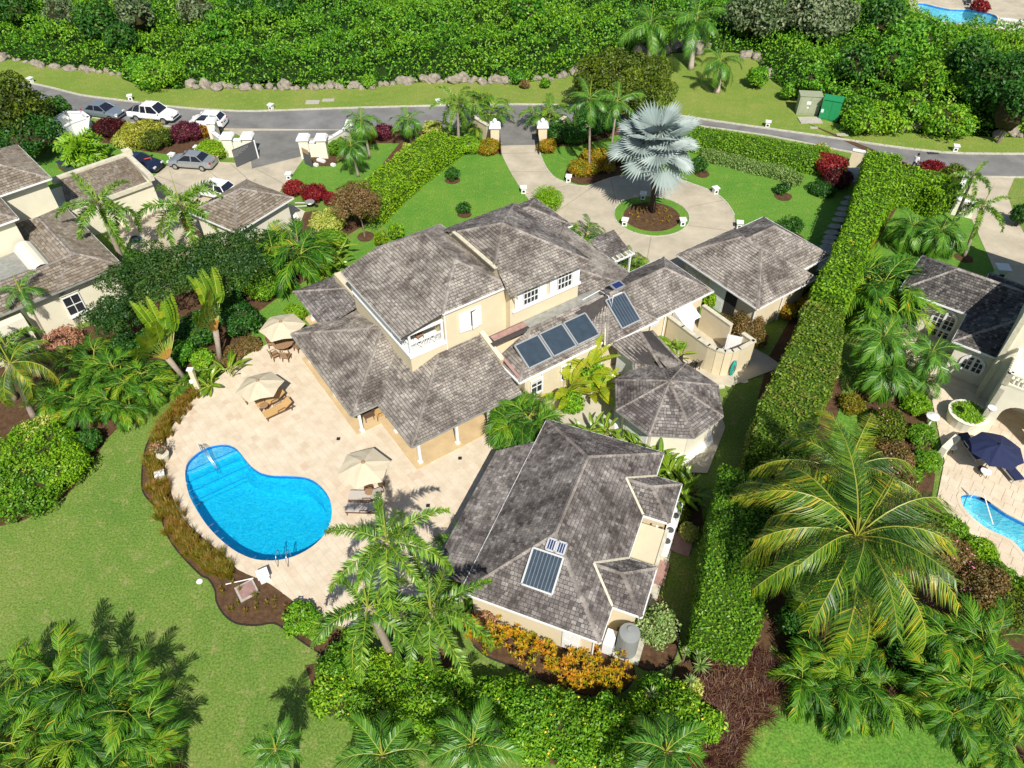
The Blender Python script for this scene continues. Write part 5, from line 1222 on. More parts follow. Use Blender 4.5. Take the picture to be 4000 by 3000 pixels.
# ---- solar collectors on the roofs
def solar(L,corners,zs,label,fins=8,small=False,group=None,mat='solar_glass',fin='solar_fin'):
    """corners: local points (a,b,z) of the panel, eave side first"""
    P=[L(*c) for c in corners]; c=sum(P,Vector())/4; root=thing('solar_panel',label,'solar panel',c,0,group)
    n=(P[1]-P[0]).cross(P[3]-P[0]).normalized(); n=n if n.z>0 else -n
    Q=[p-c for p in P]; f=MB()
    for i in range(4): f.bar(Q[i]+n*.08,Q[(i+1)%4]+n*.08,.09,.11,'alu',up=n)
    f.build('frame',root); g_=MB(); g_.face([q*.97+n*.10 for q in Q],mat); g_.build('glass',root)
    if fins:
        h_=MB()
        for i in range(1,fins): t=i/fins; h_.bar((Q[0].lerp(Q[1],t))*.95+n*.106,(Q[3].lerp(Q[2],t))*.95+n*.106,.035,.01,fin,up=n)
        h_.build('fins',root)
    return root
def wz(a): return 2.8+.464*(.08-a)+.05
for i,(b0,b1) in enumerate(((8.35,10.15),(10.3,12.1),(12.25,14.05))):
    b0+=.0;solar(ML,[(-.35,b0-.1,wz(-.35)),(-.35,b1-.1,wz(-.35)),(-1.95,b1-.1,wz(-1.95)),(-1.95,b0-.1,wz(-1.95))],0,'%s one of three plain solar panels in a row on the wing roof'%('left end','middle','right end')[i],0,group='row of three solar panels')
tz=lambda a:2.8+.604*(.52-a)+.06
solar(ML,[(.1,15.5,tz(.1)),(.1,17.1,tz(.1)),(-1.75,17.1,tz(-1.75)+.05),(-1.75,15.5,tz(-1.75)+.05)],0,'ribbed solar water panel on the small hip end right of the three plain panels',7)
solar(ML,[(-2.0,16.6,4.5),(-2.0,17.4,4.5),(-2.6,17.4,4.55),(-2.6,16.6,4.55)],0,'tiny blue photovoltaic panel above the ribbed panel of the kitchen wing',0,mat='pv_blue')
az_=lambda p:2.62+.58*(p-16.35)+.07
solar(NL,[(17.45,5.2,az_(17.45)),(17.45,6.75,az_(17.45)),(19.0,6.75,az_(19.0)),(19.0,5.2,az_(19.0))],0,'ribbed solar water panel near the front end of the annex roof',8)
for i,q in enumerate((5.45,5.95)): solar(NL,[(19.1,q-.2,az_(19.1)),(19.1,q+.2,az_(19.1)),(19.6,q+.2,az_(19.6)-.05),(19.6,q-.2,az_(19.6)-.05)],0,'%s of the two tiny blue photovoltaic panels above the annex solar panel'%('right','left')[i],3,mat='pv_blue',group='two small photovoltaic panels',fin='alu')
mb=MB(); pipe=[(-3.0,14.6,3.97),(-2.9,16.0,4.2),(-1.9,15.9,4.4),(-1.2,15.6,4.1),(-1.75,16.2,4.4),(-1.7,16.9,4.4)]; pp=[ML(*p) for p in pipe]; mb.tube([p-pp[0] for p in pp],.03,'white_paint',5); o=mb.build('water_pipe'); o.location=pp[0]+Vector((0,0,.03)); tag(o,'thin white pipe looping over the kitchen wing roof to its solar panels','pipe')
# ---- parasols
def parasol(px,py,z,r,label,mat='canvas_beige',n=6,rot=0,tilt=0,az=0,side=None,name='parasol'):
    c=G(px,py,z); root=thing(name,label,'parasol',(c.x,c.y,.06),rot)
    R_=Matrix.Rotation(az,3,'Z')@Matrix.Rotation(tilt,3,'Y')@Matrix.Rotation(-az,3,'Z')
    top=Vector((0,0,z-.06)); H=.55
    P=[top+R_@Vector((r*math.cos(2*PI*i/n),r*math.sin(2*PI*i/n),-H)) for i in range(n)]
    for i in range(n):
        m=MB(); a=P[i];b=P[(i+1)%n]; mid=(a+b)/2+R_@Vector((0,0,.05)); mid=mid.lerp(top,.03)
        ma=top.lerp(a,.5)+Vector((0,0,.04)); mbb=top.lerp(b,.5)+Vector((0,0,.04)); mm=top.lerp(mid,.5)-Vector((0,0,.015))
        m.add([top,ma,mm,mbb,a,mid,b],[(0,1,2),(0,2,3),(1,4,5,2),(2,5,6,3)],mat); m.build('canopy_panel',root)
    rb=MB()
    for p in P: rb.bar(top-Vector((0,0,.1)),p-Vector((0,0,.03)),.025,.03,'wicker')
    rb.build('ribs',root)
    p=MB(); 
    if side is None: p.tube([(0,0,0),(0,0,z-.05)],.025,'wicker',6)
    else:
        s_=Vector(side); p.tube([s_,s_+Vector((0,0,z+.2)),top+Vector((0,0,.12)),top],.035,'wicker',6)
    p.build('pole',root); b=MB(); b.lathe(Vector(side) if side else (0,0,0),[(.3,0),(.3,.05),(.08,.1),(.06,.2)],'wicker',10); b.build('base',root)
    t=MB(); t.lathe(top,[(.14,-.03),(.08,.05),(.03,.12)],mat if mat!='canvas_beige' else 'wicker_tan',6); t.build('finial',root)
    return root
parasol(1096,1255,2.45,1.6,'beige parasol over the round dining table at the back of the patio',rot=.25)
parasol(1006,1485,2.45,1.55,'beige parasol shading the two tan sun loungers left of the verandah',rot=.3,tilt=.1,az=2)
parasol(1418,1804,2.45,1.55,'beige parasol right of the kidney pool above two grey sun loungers',rot=.32)
parasol(3908,1736,2.35,1.5,'navy blue parasol on the right neighbour terrace','canvas_navy',8,.1)
# ---- loungers
def lounger(px,py,ang,label,cush,frame='wicker',group=None,back=.55,L0=1.95,name='sun_lounger',z=.07):
    c=G(px,py,z); root=thing(name,label,'sun lounger',(c.x,c.y,z),ang,group)
    f=MB()
    for sy in(-.32,.32): f.bar((-L0/2,sy,.3),(L0/2,sy,.3),.05,.07,frame); 
    for x in (-L0/2+.05,0,L0/2-.1): f.bar((x,-.32,.3),(x,.32,.3),.05,.05,frame)
    f.build('frame',root)
    for x,sy in ((-.9,-.3),(-.9,.3),(.75,-.3),(.75,.3)):
        l=MB(); l.bar((x,sy,0),(x,sy,.3),.05,.05,frame,up=(1,0,0)); l.build('leg',root)
    c1=MB(); c1.box((-.33,0,.38),(1.28,.6,.09),cush); c1.build('cushion',root)
    b=MB(); e=Vector((.31+.68*math.cos(back),0,.40+.68*math.sin(back))); b.bar((.31,0,.40),e,.6,.09,cush,up=(0,0,1)); b.bar((.31,0,.34),e-Vector((0,0,.06)),.66,.03,frame); b.build('backrest',root)
    for sy in(-.36,.36):
        a=MB(); a.tube([(-.15,sy,.3),(-.12,sy,.55),(.35,sy,.58),(.42,sy,.32)],.025,frame,5); a.build('armrest',root)
    return root
lounger(1065,1575,math.radians(36),'tan cushioned wicker lounger next to the parasol, the upper of the tan pair','cushion_tan',group='tan sun loungers')
lounger(1092,1612,math.radians(36),'tan cushioned wicker lounger, the lower and outermost of the tan pair','cushion_tan',group='tan sun loungers')
lounger(1010,1548,math.radians(36),'tan lounger half hidden under the parasol left of the tan pair','cushion_tan',group='tan sun loungers')
lounger(1432,1950,math.radians(-2),'grey cushioned lounger right of the pool, just below the parasol','cushion_grey',group='grey sun loungers')
lounger(1422,1998,math.radians(-3),'grey cushioned lounger right of the pool, nearest the palms','cushion_grey',group='grey sun loungers')
lounger(3785,1760,math.radians(100),'navy lounger left of the navy parasol on the neighbour terrace','canvas_navy','alu',group='navy sun loungers',back=.2)
lounger(3930,1840,math.radians(100),'navy lounger under the lower edge of the navy parasol','canvas_navy','alu',group='navy sun loungers',back=.2)
def table(px,py,r,h,label,mat='wicker_tan',z=.07,legs=4,name='side_table'):
    c=G(px,py,h+z); root=thing(name,label,'table',(c.x,c.y,z)); t=MB(); t.lathe((0,0,h-.04),[(r,0),(r,.04)],mat,14); t.build('table_top',root)
    for i in range(legs):
        l=MB(); a=i*2*PI/legs+.4; l.tube([(r*.7*math.cos(a),r*.7*math.sin(a),0),(r*.45*math.cos(a),r*.45*math.sin(a),h-.04)],.022,'wicker',5); l.build('leg',root)
    return root
table(1030,1582,.28,.5,'small round wicker table between parasol and tan loungers'); table(1443,1918,.28,.5,'small round wicker table above the grey loungers'); table(1490,1888,.22,.6,'dark little pot stand behind the grey loungers','wicker',name='pot_stand')
table(1105,1335,.75,.72,'round tan dining table under the rear patio parasol','wicker_tan',legs=5,name='dining_table')
table(3853,1840,.3,.45,'white round side table below the navy parasol','white_paint'); table(3722,1745,.25,.45,'pale square tray table left of the navy lounger','alu')
def chair(px,py,ang,label,mat='wicker',seat='wicker_tan',group=None,z=.07,L=None,loc=None,w=.5,name='patio_chair'):
    c=loc if loc is not None else G(px,py,z+.4); root=thing(name,label,'chair',(c.x,c.y,z),ang,group)
    s_=MB(); s_.box((0,0,.42),(w,w,.06),seat); s_.build('seat',root)
    b=MB(); b.bar((-w*.48,0,.44),(-w*.68,0,.95),w*.95,.04,seat,up=(1,0,0)); b.build('backrest',root)
    for x in(-1,1):
        for y in(-1,1): l=MB(); l.bar((x*w*.45,y*w*.45,0),(x*w*.42,y*w*.42,.42),.04,.04,mat,up=(1,0,0)); l.build('leg',root)
        a=MB(); a.tube([(-w*.55,x*w*.5,.66),(w*.3,x*w*.52,.66),(w*.42,x*w*.5,.4)],.022,mat,5); a.build('armrest',root)
    return root
for i,(x,y,a,l) in enumerate(((1062,1338,0,'patio chair on the left side of the round dining table'),(1072,1385,.7,'patio chair at the lower left of the round dining table'),(1117,1390,1.4,'patio chair in front of the round dining table'),(1163,1352,2.5,'patio chair right of the round dining table by the verandah roof'),(1150,1300,3.6,'patio chair behind the round dining table'))): chair(x,y,a,l,group='chairs around the round dining table')
for i,(x,y,l) in enumerate(((1436,1618,'brown wicker armchair at the verandah corner, the outer one'),(1482,1612,'brown wicker armchair at the verandah corner, next to the pillar'))): chair(x,y,-2.6,l,'wicker','cushion_tan' if i else 'wicker',group='verandah armchairs',w=.62,z=.12,name='armchair')
chair(2717,1425,2.2,'dark metal chair on the path beside the curved court wall','chair_dark','chair_dark'); chair(2668,1425,-.9,'second dark metal chair half behind the pavilion roof','chair_dark','chair_dark')
chair(2838,1362,2.5,'white towel draped chair inside the shower court','white_paint','cloth_white')
chair(0,0,-.7,'tan chair on the upper balcony','wicker_tan','wicker_tan',loc=ML(-5.1,3.2,0),z=4.68)
# ---- garden light boxes
def lightbox(px,py,label,s=1.0,group='white garden light boxes'):
    c=G(px,py,.3); root=thing('garden_light',label,'garden light',(c.x,c.y,0),random.uniform(-.4,.4),group)
    b=MB(); b.box((0,0,.26*s),(.42*s,.42*s,.52*s),'white_paint',taper=.94); b.build('box',root)
    t=MB(); t.box((0,0,.57*s),(.58*s,.58*s,.07*s),'white_paint'); t.build('lid',root)
    for sg in(-1,1):
        o=MB(); o.box((0,sg*.20*s,.22*s),(.22*s,.03,.2*s),'dark_interior'); o.build('lamp_opening',root)
for x,y,l in ((119,313,'white light box on the verge at the far left end of the road'),(508,381,'white light box on the verge behind the white pickup'),(1058,417,'white light box on the verge left of the two concrete covers'),(1712,400,'white light box on the verge behind the drooping palm'),(1128,687,'white light box at the right edge of the neighbour drive'),(2221,697,'white light box below the croton bed with two slim palms'),(2045,741,'white light box on the lawn edge left of the driveway'),(2795,743,'white light box on the outer edge of the turning circle, upper right'),(2512,764,'white light box behind the silver palm trunk on the island'),(2441,867,'white light box on the left of the round island'),(2667,867,'white light box on the right of the round island'),(2889,878,'white light box on the lawn edge just above the garage roof'),(3000,484,'white light box on the far verge below the green cabinets'),(3734,578,'white light box on the far verge at the right, near the drain'),(672,611,'white light box behind the silver saloon at its front'),(842,622,'white light box right behind the silver saloon'),(770,582,'white light box upright by the yellow croton bush')): lightbox(x,y,l)
lightbox(3905,1072,'big white light pillar beside the right neighbour driveway',1.7,None)
# ---- other white boxes by the pool
mb=MB(); mb.box((0,0,.25),(.5,.4,.5),'white_paint'); mb.box((0,-.25,.12),(.4,.3,.24),'kerb_concrete'); mb.box((.02,.02,.53),(.56,.46,.06),'white_paint'); o=mb.build('pump_box'); o.location=G(632,1872); o.rotation_euler=(0,0,.4); tag(o,'white pump box in the grassy bed left of the pool','box')
mb=MB(); mb.box((0,0,.25),(.5,.5,.5),'white_paint'); mb.box((0,0,.54),(.6,.6,.08),'white_paint'); o=mb.build('pump_box'); o.location=G(1035,2262); o.rotation_euler=(0,0,.5); tag(o,'white square box at the near end of the patio below the pool','box')
mb=MB(); mb.box((0,0,.04),(1.0,1.0,.08),'stone_slab'); mb.box((0,0,.09),(.8,.8,.03),'coping_pink'); o=mb.build('manhole_cover'); o.location=G(965,2308); o.rotation_euler=(0,0,.6); tag(o,'square brown manhole cover with pale rim in the near bed','manhole cover')
mb=MB(); mb.tube([(0,0,.12),G(990,2258,.12)-G(884,2287,0)],.03,'white_paint',5); o=mb.build('pipe'); o.location=G(884,2287); tag(o,'white plastic pipe lying on the soil beside the manhole','pipe')
mb=MB(); mb.lathe((0,0,0),[(.16,0),(.17,.05),(.12,.08)],'white_paint',10); o=mb.build('valve_cover'); o.location=G(780,2272); tag(o,'small round pale valve cover on the lawn near the bed edge','cover')
for i,(x,y,z,l) in enumerate(((1322,1714,.07,'little dark floor drain on the patio right of the tan loungers'),(1797,1790,.07,'little dark floor drain near the verandah corner'),(1672,1975,.07,'little dark floor drain beneath the palm shadow on the patio'))):
    mb=MB(); mb.box((0,0,.01),(.22,.22,.03),'plastic_black'); o=mb.build('floor_drain'); o.location=G(x,y,z); tag(o,l,'drain','patio drains')
for x,y,w,d,l in ((1222,400,1.5,.9,'larger concrete cover slab in the verge left of centre'),(1283,392,1.3,.6,'narrower concrete cover slab in the verge'),(3178,500,.8,.35,'small stone slab in the verge below the grey cabinet'),(3290,527,1.2,.5,'stone slab at the kerb right of the cabinets')):
    mb=MB(); mb.box((0,0,.02),(w,d,.1),'stone_slab'); o=mb.build('cover_slab'); o.location=G(x,y); tag(o,l,'slab')
mb=MB(); mb.box((0,0,.005),(1.1,.45,.02),'plastic_black')
for i in range(6): mb.box((-.45+i*.18,0,.02),(.05,.4,.02),'steel_grey_gate')
o=mb.build('road_drain'); o.location=G(3644,598,.02); tag(o,'dark iron drain grate in the road beside the kerb','drain')
# shower at the left end of the patio
sh=thing('outdoor_shower','cream outdoor shower post with a white shower wheel at the patio edge','shower',G(780,1533)); mb=MB(); mb.box((0,0,1.05),(.32,.22,2.1),'render_cream',taper=.9); mb.box((0,0,2.13),(.4,.3,.08),'white_paint'); mb.build('post',sh); mb=MB(); mb.lathe((-.18,-.08,1.1),[(.05,-.16),(.13,-.1),(.16,0),(.13,.1),(.05,.16)],'white_paint',12); mb.build('hose_reel',sh)
# flower pot
pt=thing('flower_pot','cream pot with a pink flowering desert rose on the left edge of the patio','potted plant',G(648,1800)); mb=MB(); mb.lathe((0,0,.05),[(.22,0),(.34,.5),(.38,.55),(.38,.6),(.3,.6)],'coping_stone',14); mb.build('pot',pt)
mb=MB()
for k in range(9): a=k*.7; mb.tube([(0,0,.6),(.15*math.cos(a),.15*math.sin(a),.9),(.4*math.cos(a),.4*math.sin(a),1.25+.1*(k%3))],[.04,.03,.012],'bark',5)
mb.build('branches',pt); Q_,val,_,_=crown_arrays((0,0,1.25),(.6,.6,.3),14,.2,9,.09); quads('leaves',Q_,'leaf_olive',val,pt); Q_,val,_,_=crown_arrays((0,0,1.32),(.62,.62,.3),12,.2,7,.09,.8); quads('blossoms',Q_,'leaf_pinkish',val,pt)
# ---- service side of the annex
tk=thing('water_tank','grey upright cylindrical water tank beside the annex corner','water tank',G(2445,2539)); mb=MB(); mb.lathe((0,0,0),[(.52,0),(.52,1.75),(.49,1.82),(.1,1.88)],'tank_grey',22); mb.build('tank',tk,smooth=False); mb=MB(); mb.lathe((.05,.1,1.86),[(.17,0),(.17,.06)],'tank_grey',12); mb.build('lid',tk)
mb=MB(); mb.box((0,0,.45),(.75,.4,.9),'plastic_black'); mb.lathe((.1,0,.9),[(.2,0),(.2,.1)],'steel_grey_gate',10); o=mb.build('pump'); o.location=G(2437,2497); tag(o,'black pump unit between annex wall and water tank','pump')
mb=MB(); mb.box((0,0,.45),(.5,.9,.9),'white_paint'); o=mb.build('utility_box'); o.location=G(2378,2525); o.rotation_euler=(0,0,-.4); tag(o,'white meter cabinet at the annex corner','cabinet')
for x,y,l in ((2640,2010,'white air conditioner unit below the upper roof bay, farther one'),(2608,2108,'white air conditioner unit behind the annex, nearer one')):
    ac=thing('air_conditioner',l,'air conditioner',G(x,y,.5)-Vector((0,0,.5)),math.radians(67.7),'air conditioners behind the annex'); mb=MB(); mb.box((0,0,.45),(1.6,.5,.9),'white_paint'); mb.build('casing',ac)
    for k in(-1,1): mb=MB(); mb.lathe((k*.38,0,.905),[(.2,0),(.2,.012)],'steel_grey_gate',12); mb.build('fan_grille',ac)
mb=MB(); mb.box((0,0,.03),(1.3,1.3,.08),'coping_pink'); o=mb.build('paving_pad'); o.location=G(2655,2125); o.rotation_euler=(0,0,math.radians(67)); tag(o,'square brick coloured pad on the grass behind the air conditioners','pad')
mb=MB(); mb.box((0,0,.03),(1.5,1.2,.08),'coping_pink'); o=mb.build('paving_pad'); o.location=G(2560,2232,.03); o.rotation_euler=(0,0,math.radians(67)); tag(o,'reddish slab set in the concrete path by the lower roof bay','pad')
# stepping stones
for i,(x,y) in enumerate(((2908,1455),(2842,1475),(2875,1490),(2904,1488),(2846,1500),(2812,1510),(2765,1506))):
    p=G(x,y); mb=MB(); pol=[(p.x+.33*math.cos(a*.7)*random.uniform(.8,1.15),p.y+.26*math.sin(a*.7)*random.uniform(.8,1.15)) for a in range(9)]; mb.prism(pol,0,.05,'coping_stone'); o=mb.build('stepping_stone'); tag(o,'pale round stepping stone in the grass by the curved court wall','stepping stone','stepping stones beside the court wall')
for i,(x,y) in enumerate(((3323,773),(3306,795),(3294,818),(3285,838),(3276,860),(3262,886),(3248,910),(3241,930),(3235,948),(3230,967),(3224,985),(3220,1003),(3217,1021),(3208,1039),(3200,1060))):
    p=G(x,y); mb=MB(); pol=[(p.x+.62*math.cos(a*.63)*random.uniform(.85,1.1),p.y+.42*math.sin(a*.63)*random.uniform(.85,1.1)) for a in range(10)]; mb.prism(pol,.02,.07,'stone_slab'); o=mb.build('stepping_stone'); tag(o,'grey stepping stone of the shaded path along the tall hedge','stepping stone','stepping stones along the hedge path')
# hoses
def hose(px,py,z,r,mat,label,vert=None,n=5):
    c=G(px,py,z) if vert is None else vert; o=None; mb=MB()
    for k in range(n):
        rr=r*(1-.08*k); pts=[]
        for i in range(19):
            a=2*PI*i/18; 
            if vert is None: pts.append(Vector((rr*math.cos(a),rr*math.sin(a)*.95,.03+.035*k+.01*math.sin(a*3))))
            else: pts.append(MBx*0+MA*.0+Vector((0,0,rr*1.6*math.sin(a)))+MBx*(rr*.55*math.cos(a))+MA*(.02*k))
        mb.tube(pts,.028,mat,5,cap=False)
    o=mb.build('garden_hose'); o.location=c; tag(o,label,'garden hose')
hose(1347,2535,0,.42,'hose_teal','coiled teal garden hose on the soil beneath the allamanda hedge'); hose(0,0,0,.42,'hose_teal','turquoise hose hanging on the curved court wall',vert=ML(5.5,21.0,.75))
hose(530,935,0,.5,'hose_blue','dark blue coiled hose on the neighbour court')
hose(3015,1225,.35,.35,'hose_teal','turquoise hose heap beside the garage wall',n=6)
# drying frame / wheelbarrow etc.
mb=MB()
for a,b in (((0,0,0),(0,0,1.1)),((.9,0,0),(.9,0,1.1)),((0,0,1.1),(.9,0,1.1)),((0,.7,0),(0,0,1.1)),((.9,.7,0),(.9,0,1.1)),((0,0,.6),(.9,0,.6))): mb.tube([a,b],.035,'ladder_red',5)
o=mb.build('trestle'); o.location=G(566,666); o.rotation_euler=(0,0,.5); tag(o,'red metal trestle beside the dark parked car','trestle')
wb=thing('wheelbarrow','white upturned wheelbarrow on the low wall side behind the outbuilding','wheelbarrow',G(1215,812),.2); mb=MB(); mb.lathe((0,0,.35),[(.15,0),(.45,.25),(.42,.3)],'alu',10); mb.build('tray',wb); mb=MB(); mb.tube([(-.3,-.25,.4),(-1.3,-.3,.5)],.03,'white_paint',5); mb.tube([(-.3,.25,.4),(-1.3,.3,.5)],.03,'white_paint',5); mb.build('handles',wb); mb=MB(); mb.lathe((.5,0,.17),[(.17,-.03),(.17,.03)],'tyre',10); mb.build('wheel',wb)
mb=MB(); mb.add([(-1,-.8,0),(1,-.8,0),(1,.8,0),(-1,.8,0),(.1,0,1.25)],[(0,1,4),(1,2,4),(2,3,4),(3,0,4)],'render_pale'); o=mb.build('canvas_shade'); o.location=G(1140,845); tag(o,'pale pyramid shaped canvas shade behind the outbuilding','shade'); 
# ---- cabinets
for x,y,mt,l,a,h in ((3148,440,'utility_grey','grey green electricity cabinet with white sticker on the verge',-.15,2.0),(3235,462,'utility_green','bright green tilted electricity cabinet in the bushes',-.45,2.1)):
    root=thing('utility_cabinet',l,'electricity cabinet',G(x,y),a); mb=MB(); mb.box((0,0,h/2),(2.2 if mt=='utility_grey' else 1.8,1.2,h),mt); mb.build('casing',root); mb=MB(); mb.box((0,0,h+.05),(2.35 if mt=='utility_grey' else 1.95,1.35,.1),mt); mb.build('lid',root)
    for k in(-1,1): mb=MB(); mb.box((k*.5,-.62,h/2),(.9,.03,h*.85),mt); mb.build('door',root)
    mb=MB(); 
    if mt=='utility_grey': mb.box((-.1,-.65,h*.66),(.42,.02,.32),'white_paint'); mb.box((-.1,-.65,h*.4),(.22,.02,.12),'white_paint')
    else: mb.box((-.75,-.65,h*.45),(.25,.02,.35),'white_paint')
    mb.build('sticker',root)
mb=MB(); mb.box((0,0,.04),(2.3,1.4,.12),'stone_slab'); o=mb.build('concrete_plinth'); o.location=G(3160,466)-Vector((0,.3,0)); tag(o,'concrete slab in front of the grey green cabinet','slab')
# ---- entrance walls
def pier(root,x,y,h=2.0,w=.95,mat='render_pale',base=None,ang=0,ball=False,nm='pier'):
    c=(G(x,y,0)-root.location); mb=MB(); R_=Matrix.Rotation(ang,3,'Z'); mb.box(c+Vector((0,0,h/2)),(w,w,h),mat,R_); o=mb.build(nm,root)
    mb=MB(); mb.box(c+Vector((0,0,h+.05)),(w+.3,w+.3,.12),'white_paint',R_); mb.box(c+Vector((0,0,h+.22)),(w+.3,w+.3,.24),'white_paint',R_,taper=.75); mb.build('pier_cap',o)
    if ball: mb=MB(); mb.lathe(c+Vector((0,0,h+.3)),[(.12,0),(.1,.08),(.2,.2),(.22,.32),(.14,.46),(.04,.52)],'white_paint',10); mb.build('finial',o)
    return c
def wallrun(root,pts,h,th=.3,mat='render_pale',cap='white_paint'):
    mb=MB();m2=MB(); P=[G(x,y,0)-root.location for x,y in pts]
    for a,b in zip(P[:-1],P[1:]):
        d=(b-a).normalized()*.04; mb.bar(a+Vector((0,0,h/2))-d,b+Vector((0,0,h/2))+d,th,h,mat); m2.bar(a+Vector((0,0,h+.04))-d,b+Vector((0,0,h+.04))+d,th+.12,.09,cap)
    mb.build('wall_panel',root); m2.build('coping',root)
w1=thing('entrance_wall','curved cream entrance wall with white capped piers left of the neighbour gate','wall',G(930,620)); 
pier(w1,985,606,1.9,.9); pier(w1,908,606,1.9,.9); pier(w1,845,545,1.9,.8); wallrun(w1,[(985,606),(908,606)],1.6); wallrun(w1,[(908,606),(872,592),(848,572),(845,546)],1.5)
w2=thing('entrance_wall','cream entrance wall with two white capped piers right of the neighbour gate','wall',G(1240,600)); pier(w2,1200,612,1.9,.9); pier(w2,1268,612,1.9,.9); wallrun(w2,[(1200,612),(1268,612),(1310,590),(1350,565),(1372,545)],1.5); pier(w2,1375,540,1.5,.6)
for (a,b,l) in ((G(925,655,0),G(1010,618,0),'dark grey steel gate leaf with perforated upper panel, left of the neighbour entrance'),):
    gt=thing('steel_gate',l,'gate',a); d=(b-a); mb=MB(); mb.bar(Vector((0,0,.95)),d+Vector((0,0,.95)),.06,1.75,'steel_grey_gate'); mb.build('panel',gt)
    mb=MB()
    for i in range(11):
        for j in range(5-i//3): mb.bar(d*((i+.6)/16)+Vector((0,-.05,1.65-j*.13)),d*((i+1.0)/16)+Vector((0,-.05,1.65-j*.13)),.02,.07,'alu')
    mb.build('perforations',gt); mb=MB(); mb.bar(d+Vector((0,0,.0)),d+Vector((0,0,1.85)),.14,.14,'white_paint',up=(1,0,0)); mb.build('gate_post',gt)
a=G(1192,640,0); gt=thing('steel_gate','dark grey steel gate leaf with a bare board, right of the neighbour entrance','gate',a); d=G(1222,655,0)-a; mb=MB(); mb.bar(Vector((0,0,.8)),d+Vector((0,0,.8)),.06,1.5,'steel_grey_gate'); mb.build('panel',gt); mb=MB(); mb.bar(Vector((0,-.05,1.5)),d*.8+Vector((0,-.05,1.5)),.05,.45,'gate_board'); mb.build('board',gt)
for x,y,l in ((1255,632,'white fallen light tube on the soil beside the gate'),(1235,648,'small white block at the foot of the right gate leaf'),(1302,648,'small white block on the grass right of the gate')):
    mb=MB(); mb.box((0,0,.12),(.9 if y==632 else .42,.3,.22),'white_paint'); o=mb.build('white_block'); o.location=G(x,y); o.rotation_euler=(0,0,-.5); tag(o,l,'block')
w3=thing('gate_wall','cream gate pier with finial and curved wall left of the main drive','wall',G(1940,560)); pier(w3,1935,572,2.1,.85,'render_cream',ball=True); wallrun(w3,[(1935,560),(1905,548),(1875,530),(1850,512)],1.6,.25,'render_cream','coping_stone')
w4=thing('gate_wall','cream gate pier with finial and wall right of the main drive','wall',G(2120,565)); pier(w4,2118,570,2.1,.85,'render_cream',ball=True); wallrun(w4,[(2130,560),(2170,540),(2205,515)],1.6,.25,'render_cream','coping_stone')
for (x0,y0,x1,y1,l) in ((1953,572,1956,612,'black folded driveway gate leaf on the left pier of the main drive'),(2100,570,2106,608,'black folded driveway gate leaf on the right pier of the main drive')):
    a=G(x0,y0);b=G(x1,y1)-a; gt=thing('driveway_gate',l,'gate',a); mb=MB(); mb.bar(Vector((0,0,.2)),b+Vector((0,0,.2)),.05,.06,'plastic_black'); mb.bar(Vector((0,0,1.4)),b+Vector((0,0,1.4)),.05,.06,'plastic_black'); mb.build('frame',gt); mb=MB()
    for i in range(12): mb.bar(b*(i/11)+Vector((0,0,.2)),b*(i/11)+Vector((0,0,1.45)),.03,.03,'plastic_black',up=(1,0,0))
    mb.build('bars',gt)
# little white bus-stop like enclosure at the far left, and walls at the right
bx=thing('roofless_enclosure','small white walled bin enclosure behind the parked silver blue saloon','enclosure',G(290,545)); wallrun(bx,[(225,555),(250,520),(280,500),(345,500),(372,520),(365,590)],1.7,.2,'white_paint'); wallrun(bx,[(235,590),(300,545),(372,520)],1.7,.2,'white_paint'); wallrun(bx,[(225,555),(240,600)],1.7,.2,'white_paint')
bw=thing('low_wall','short white wall corner by the dark tree at the far left of the road','wall',G(130,440)); wallrun(bw,[(100,440),(135,425),(170,440)],1.0,.3)
ew=thing('garden_wall','cream wall end with white gate between red shrub and tall hedge','wall',G(3345,680)); wallrun(ew,[(3310,655),(3378,668)],1.8,.3,'render_cream'); wallrun(ew,[(3378,668),(3372,735)],1.6,.25,'white_paint'); mb=MB(); mb.box(G(3340,715,0)-ew.location+Vector((0,0,.8)),(2.2,.1,1.5),'white_paint'); mb.build('gate_panel',ew)
rw=thing('garden_wall','white boundary wall behind the palms of the right neighbour','wall',G(3730,830)); wallrun(rw,[(3715,835),(3735,770),(3752,735)],1.7,.3,'white_paint'); wallrun(rw,[(3715,835),(3790,850)],1.4,.3,'render_pale')
# balustrade of the far terrace
fb=thing('balustrade','white stone balustrade at the end of the distant pool terrace','balustrade',G(3900,110)); fp=[G(3890,108),G(3935,112),G(3985,122),G(4050,128)]
mb=MB()
for a,b in zip(fp[:-1],fp[1:]): mb.bar(a-fb.location+Vector((0,0,1.1)),b-fb.location+Vector((0,0,1.1)),.4,.18,'white_paint'); mb.bar(a-fb.location+Vector((0,0,.1)),b-fb.location+Vector((0,0,.1)),.4,.2,'white_paint')
mb.build('rail',fb)
for a,b in zip(fp[:-1],fp[1:]):
    n=int((b-a).length/.55)
    for i in range(n):
        m_=MB(); m_.lathe(a.lerp(b,(i+.5)/n)-fb.location+Vector((0,0,.2)),[(.1,0),(.17,.25),(.09,.5),(.14,.82)],'white_paint',6); m_.build('baluster',fb)
for x,y,mt,l in ((3780,14,'chair_dark','dark sun lounger on the distant terrace'),(3830,14,'blue_chair','blue sun lounger on the distant terrace')): lounger(x,y,1.2,l,mt,'alu',L0=2.0)
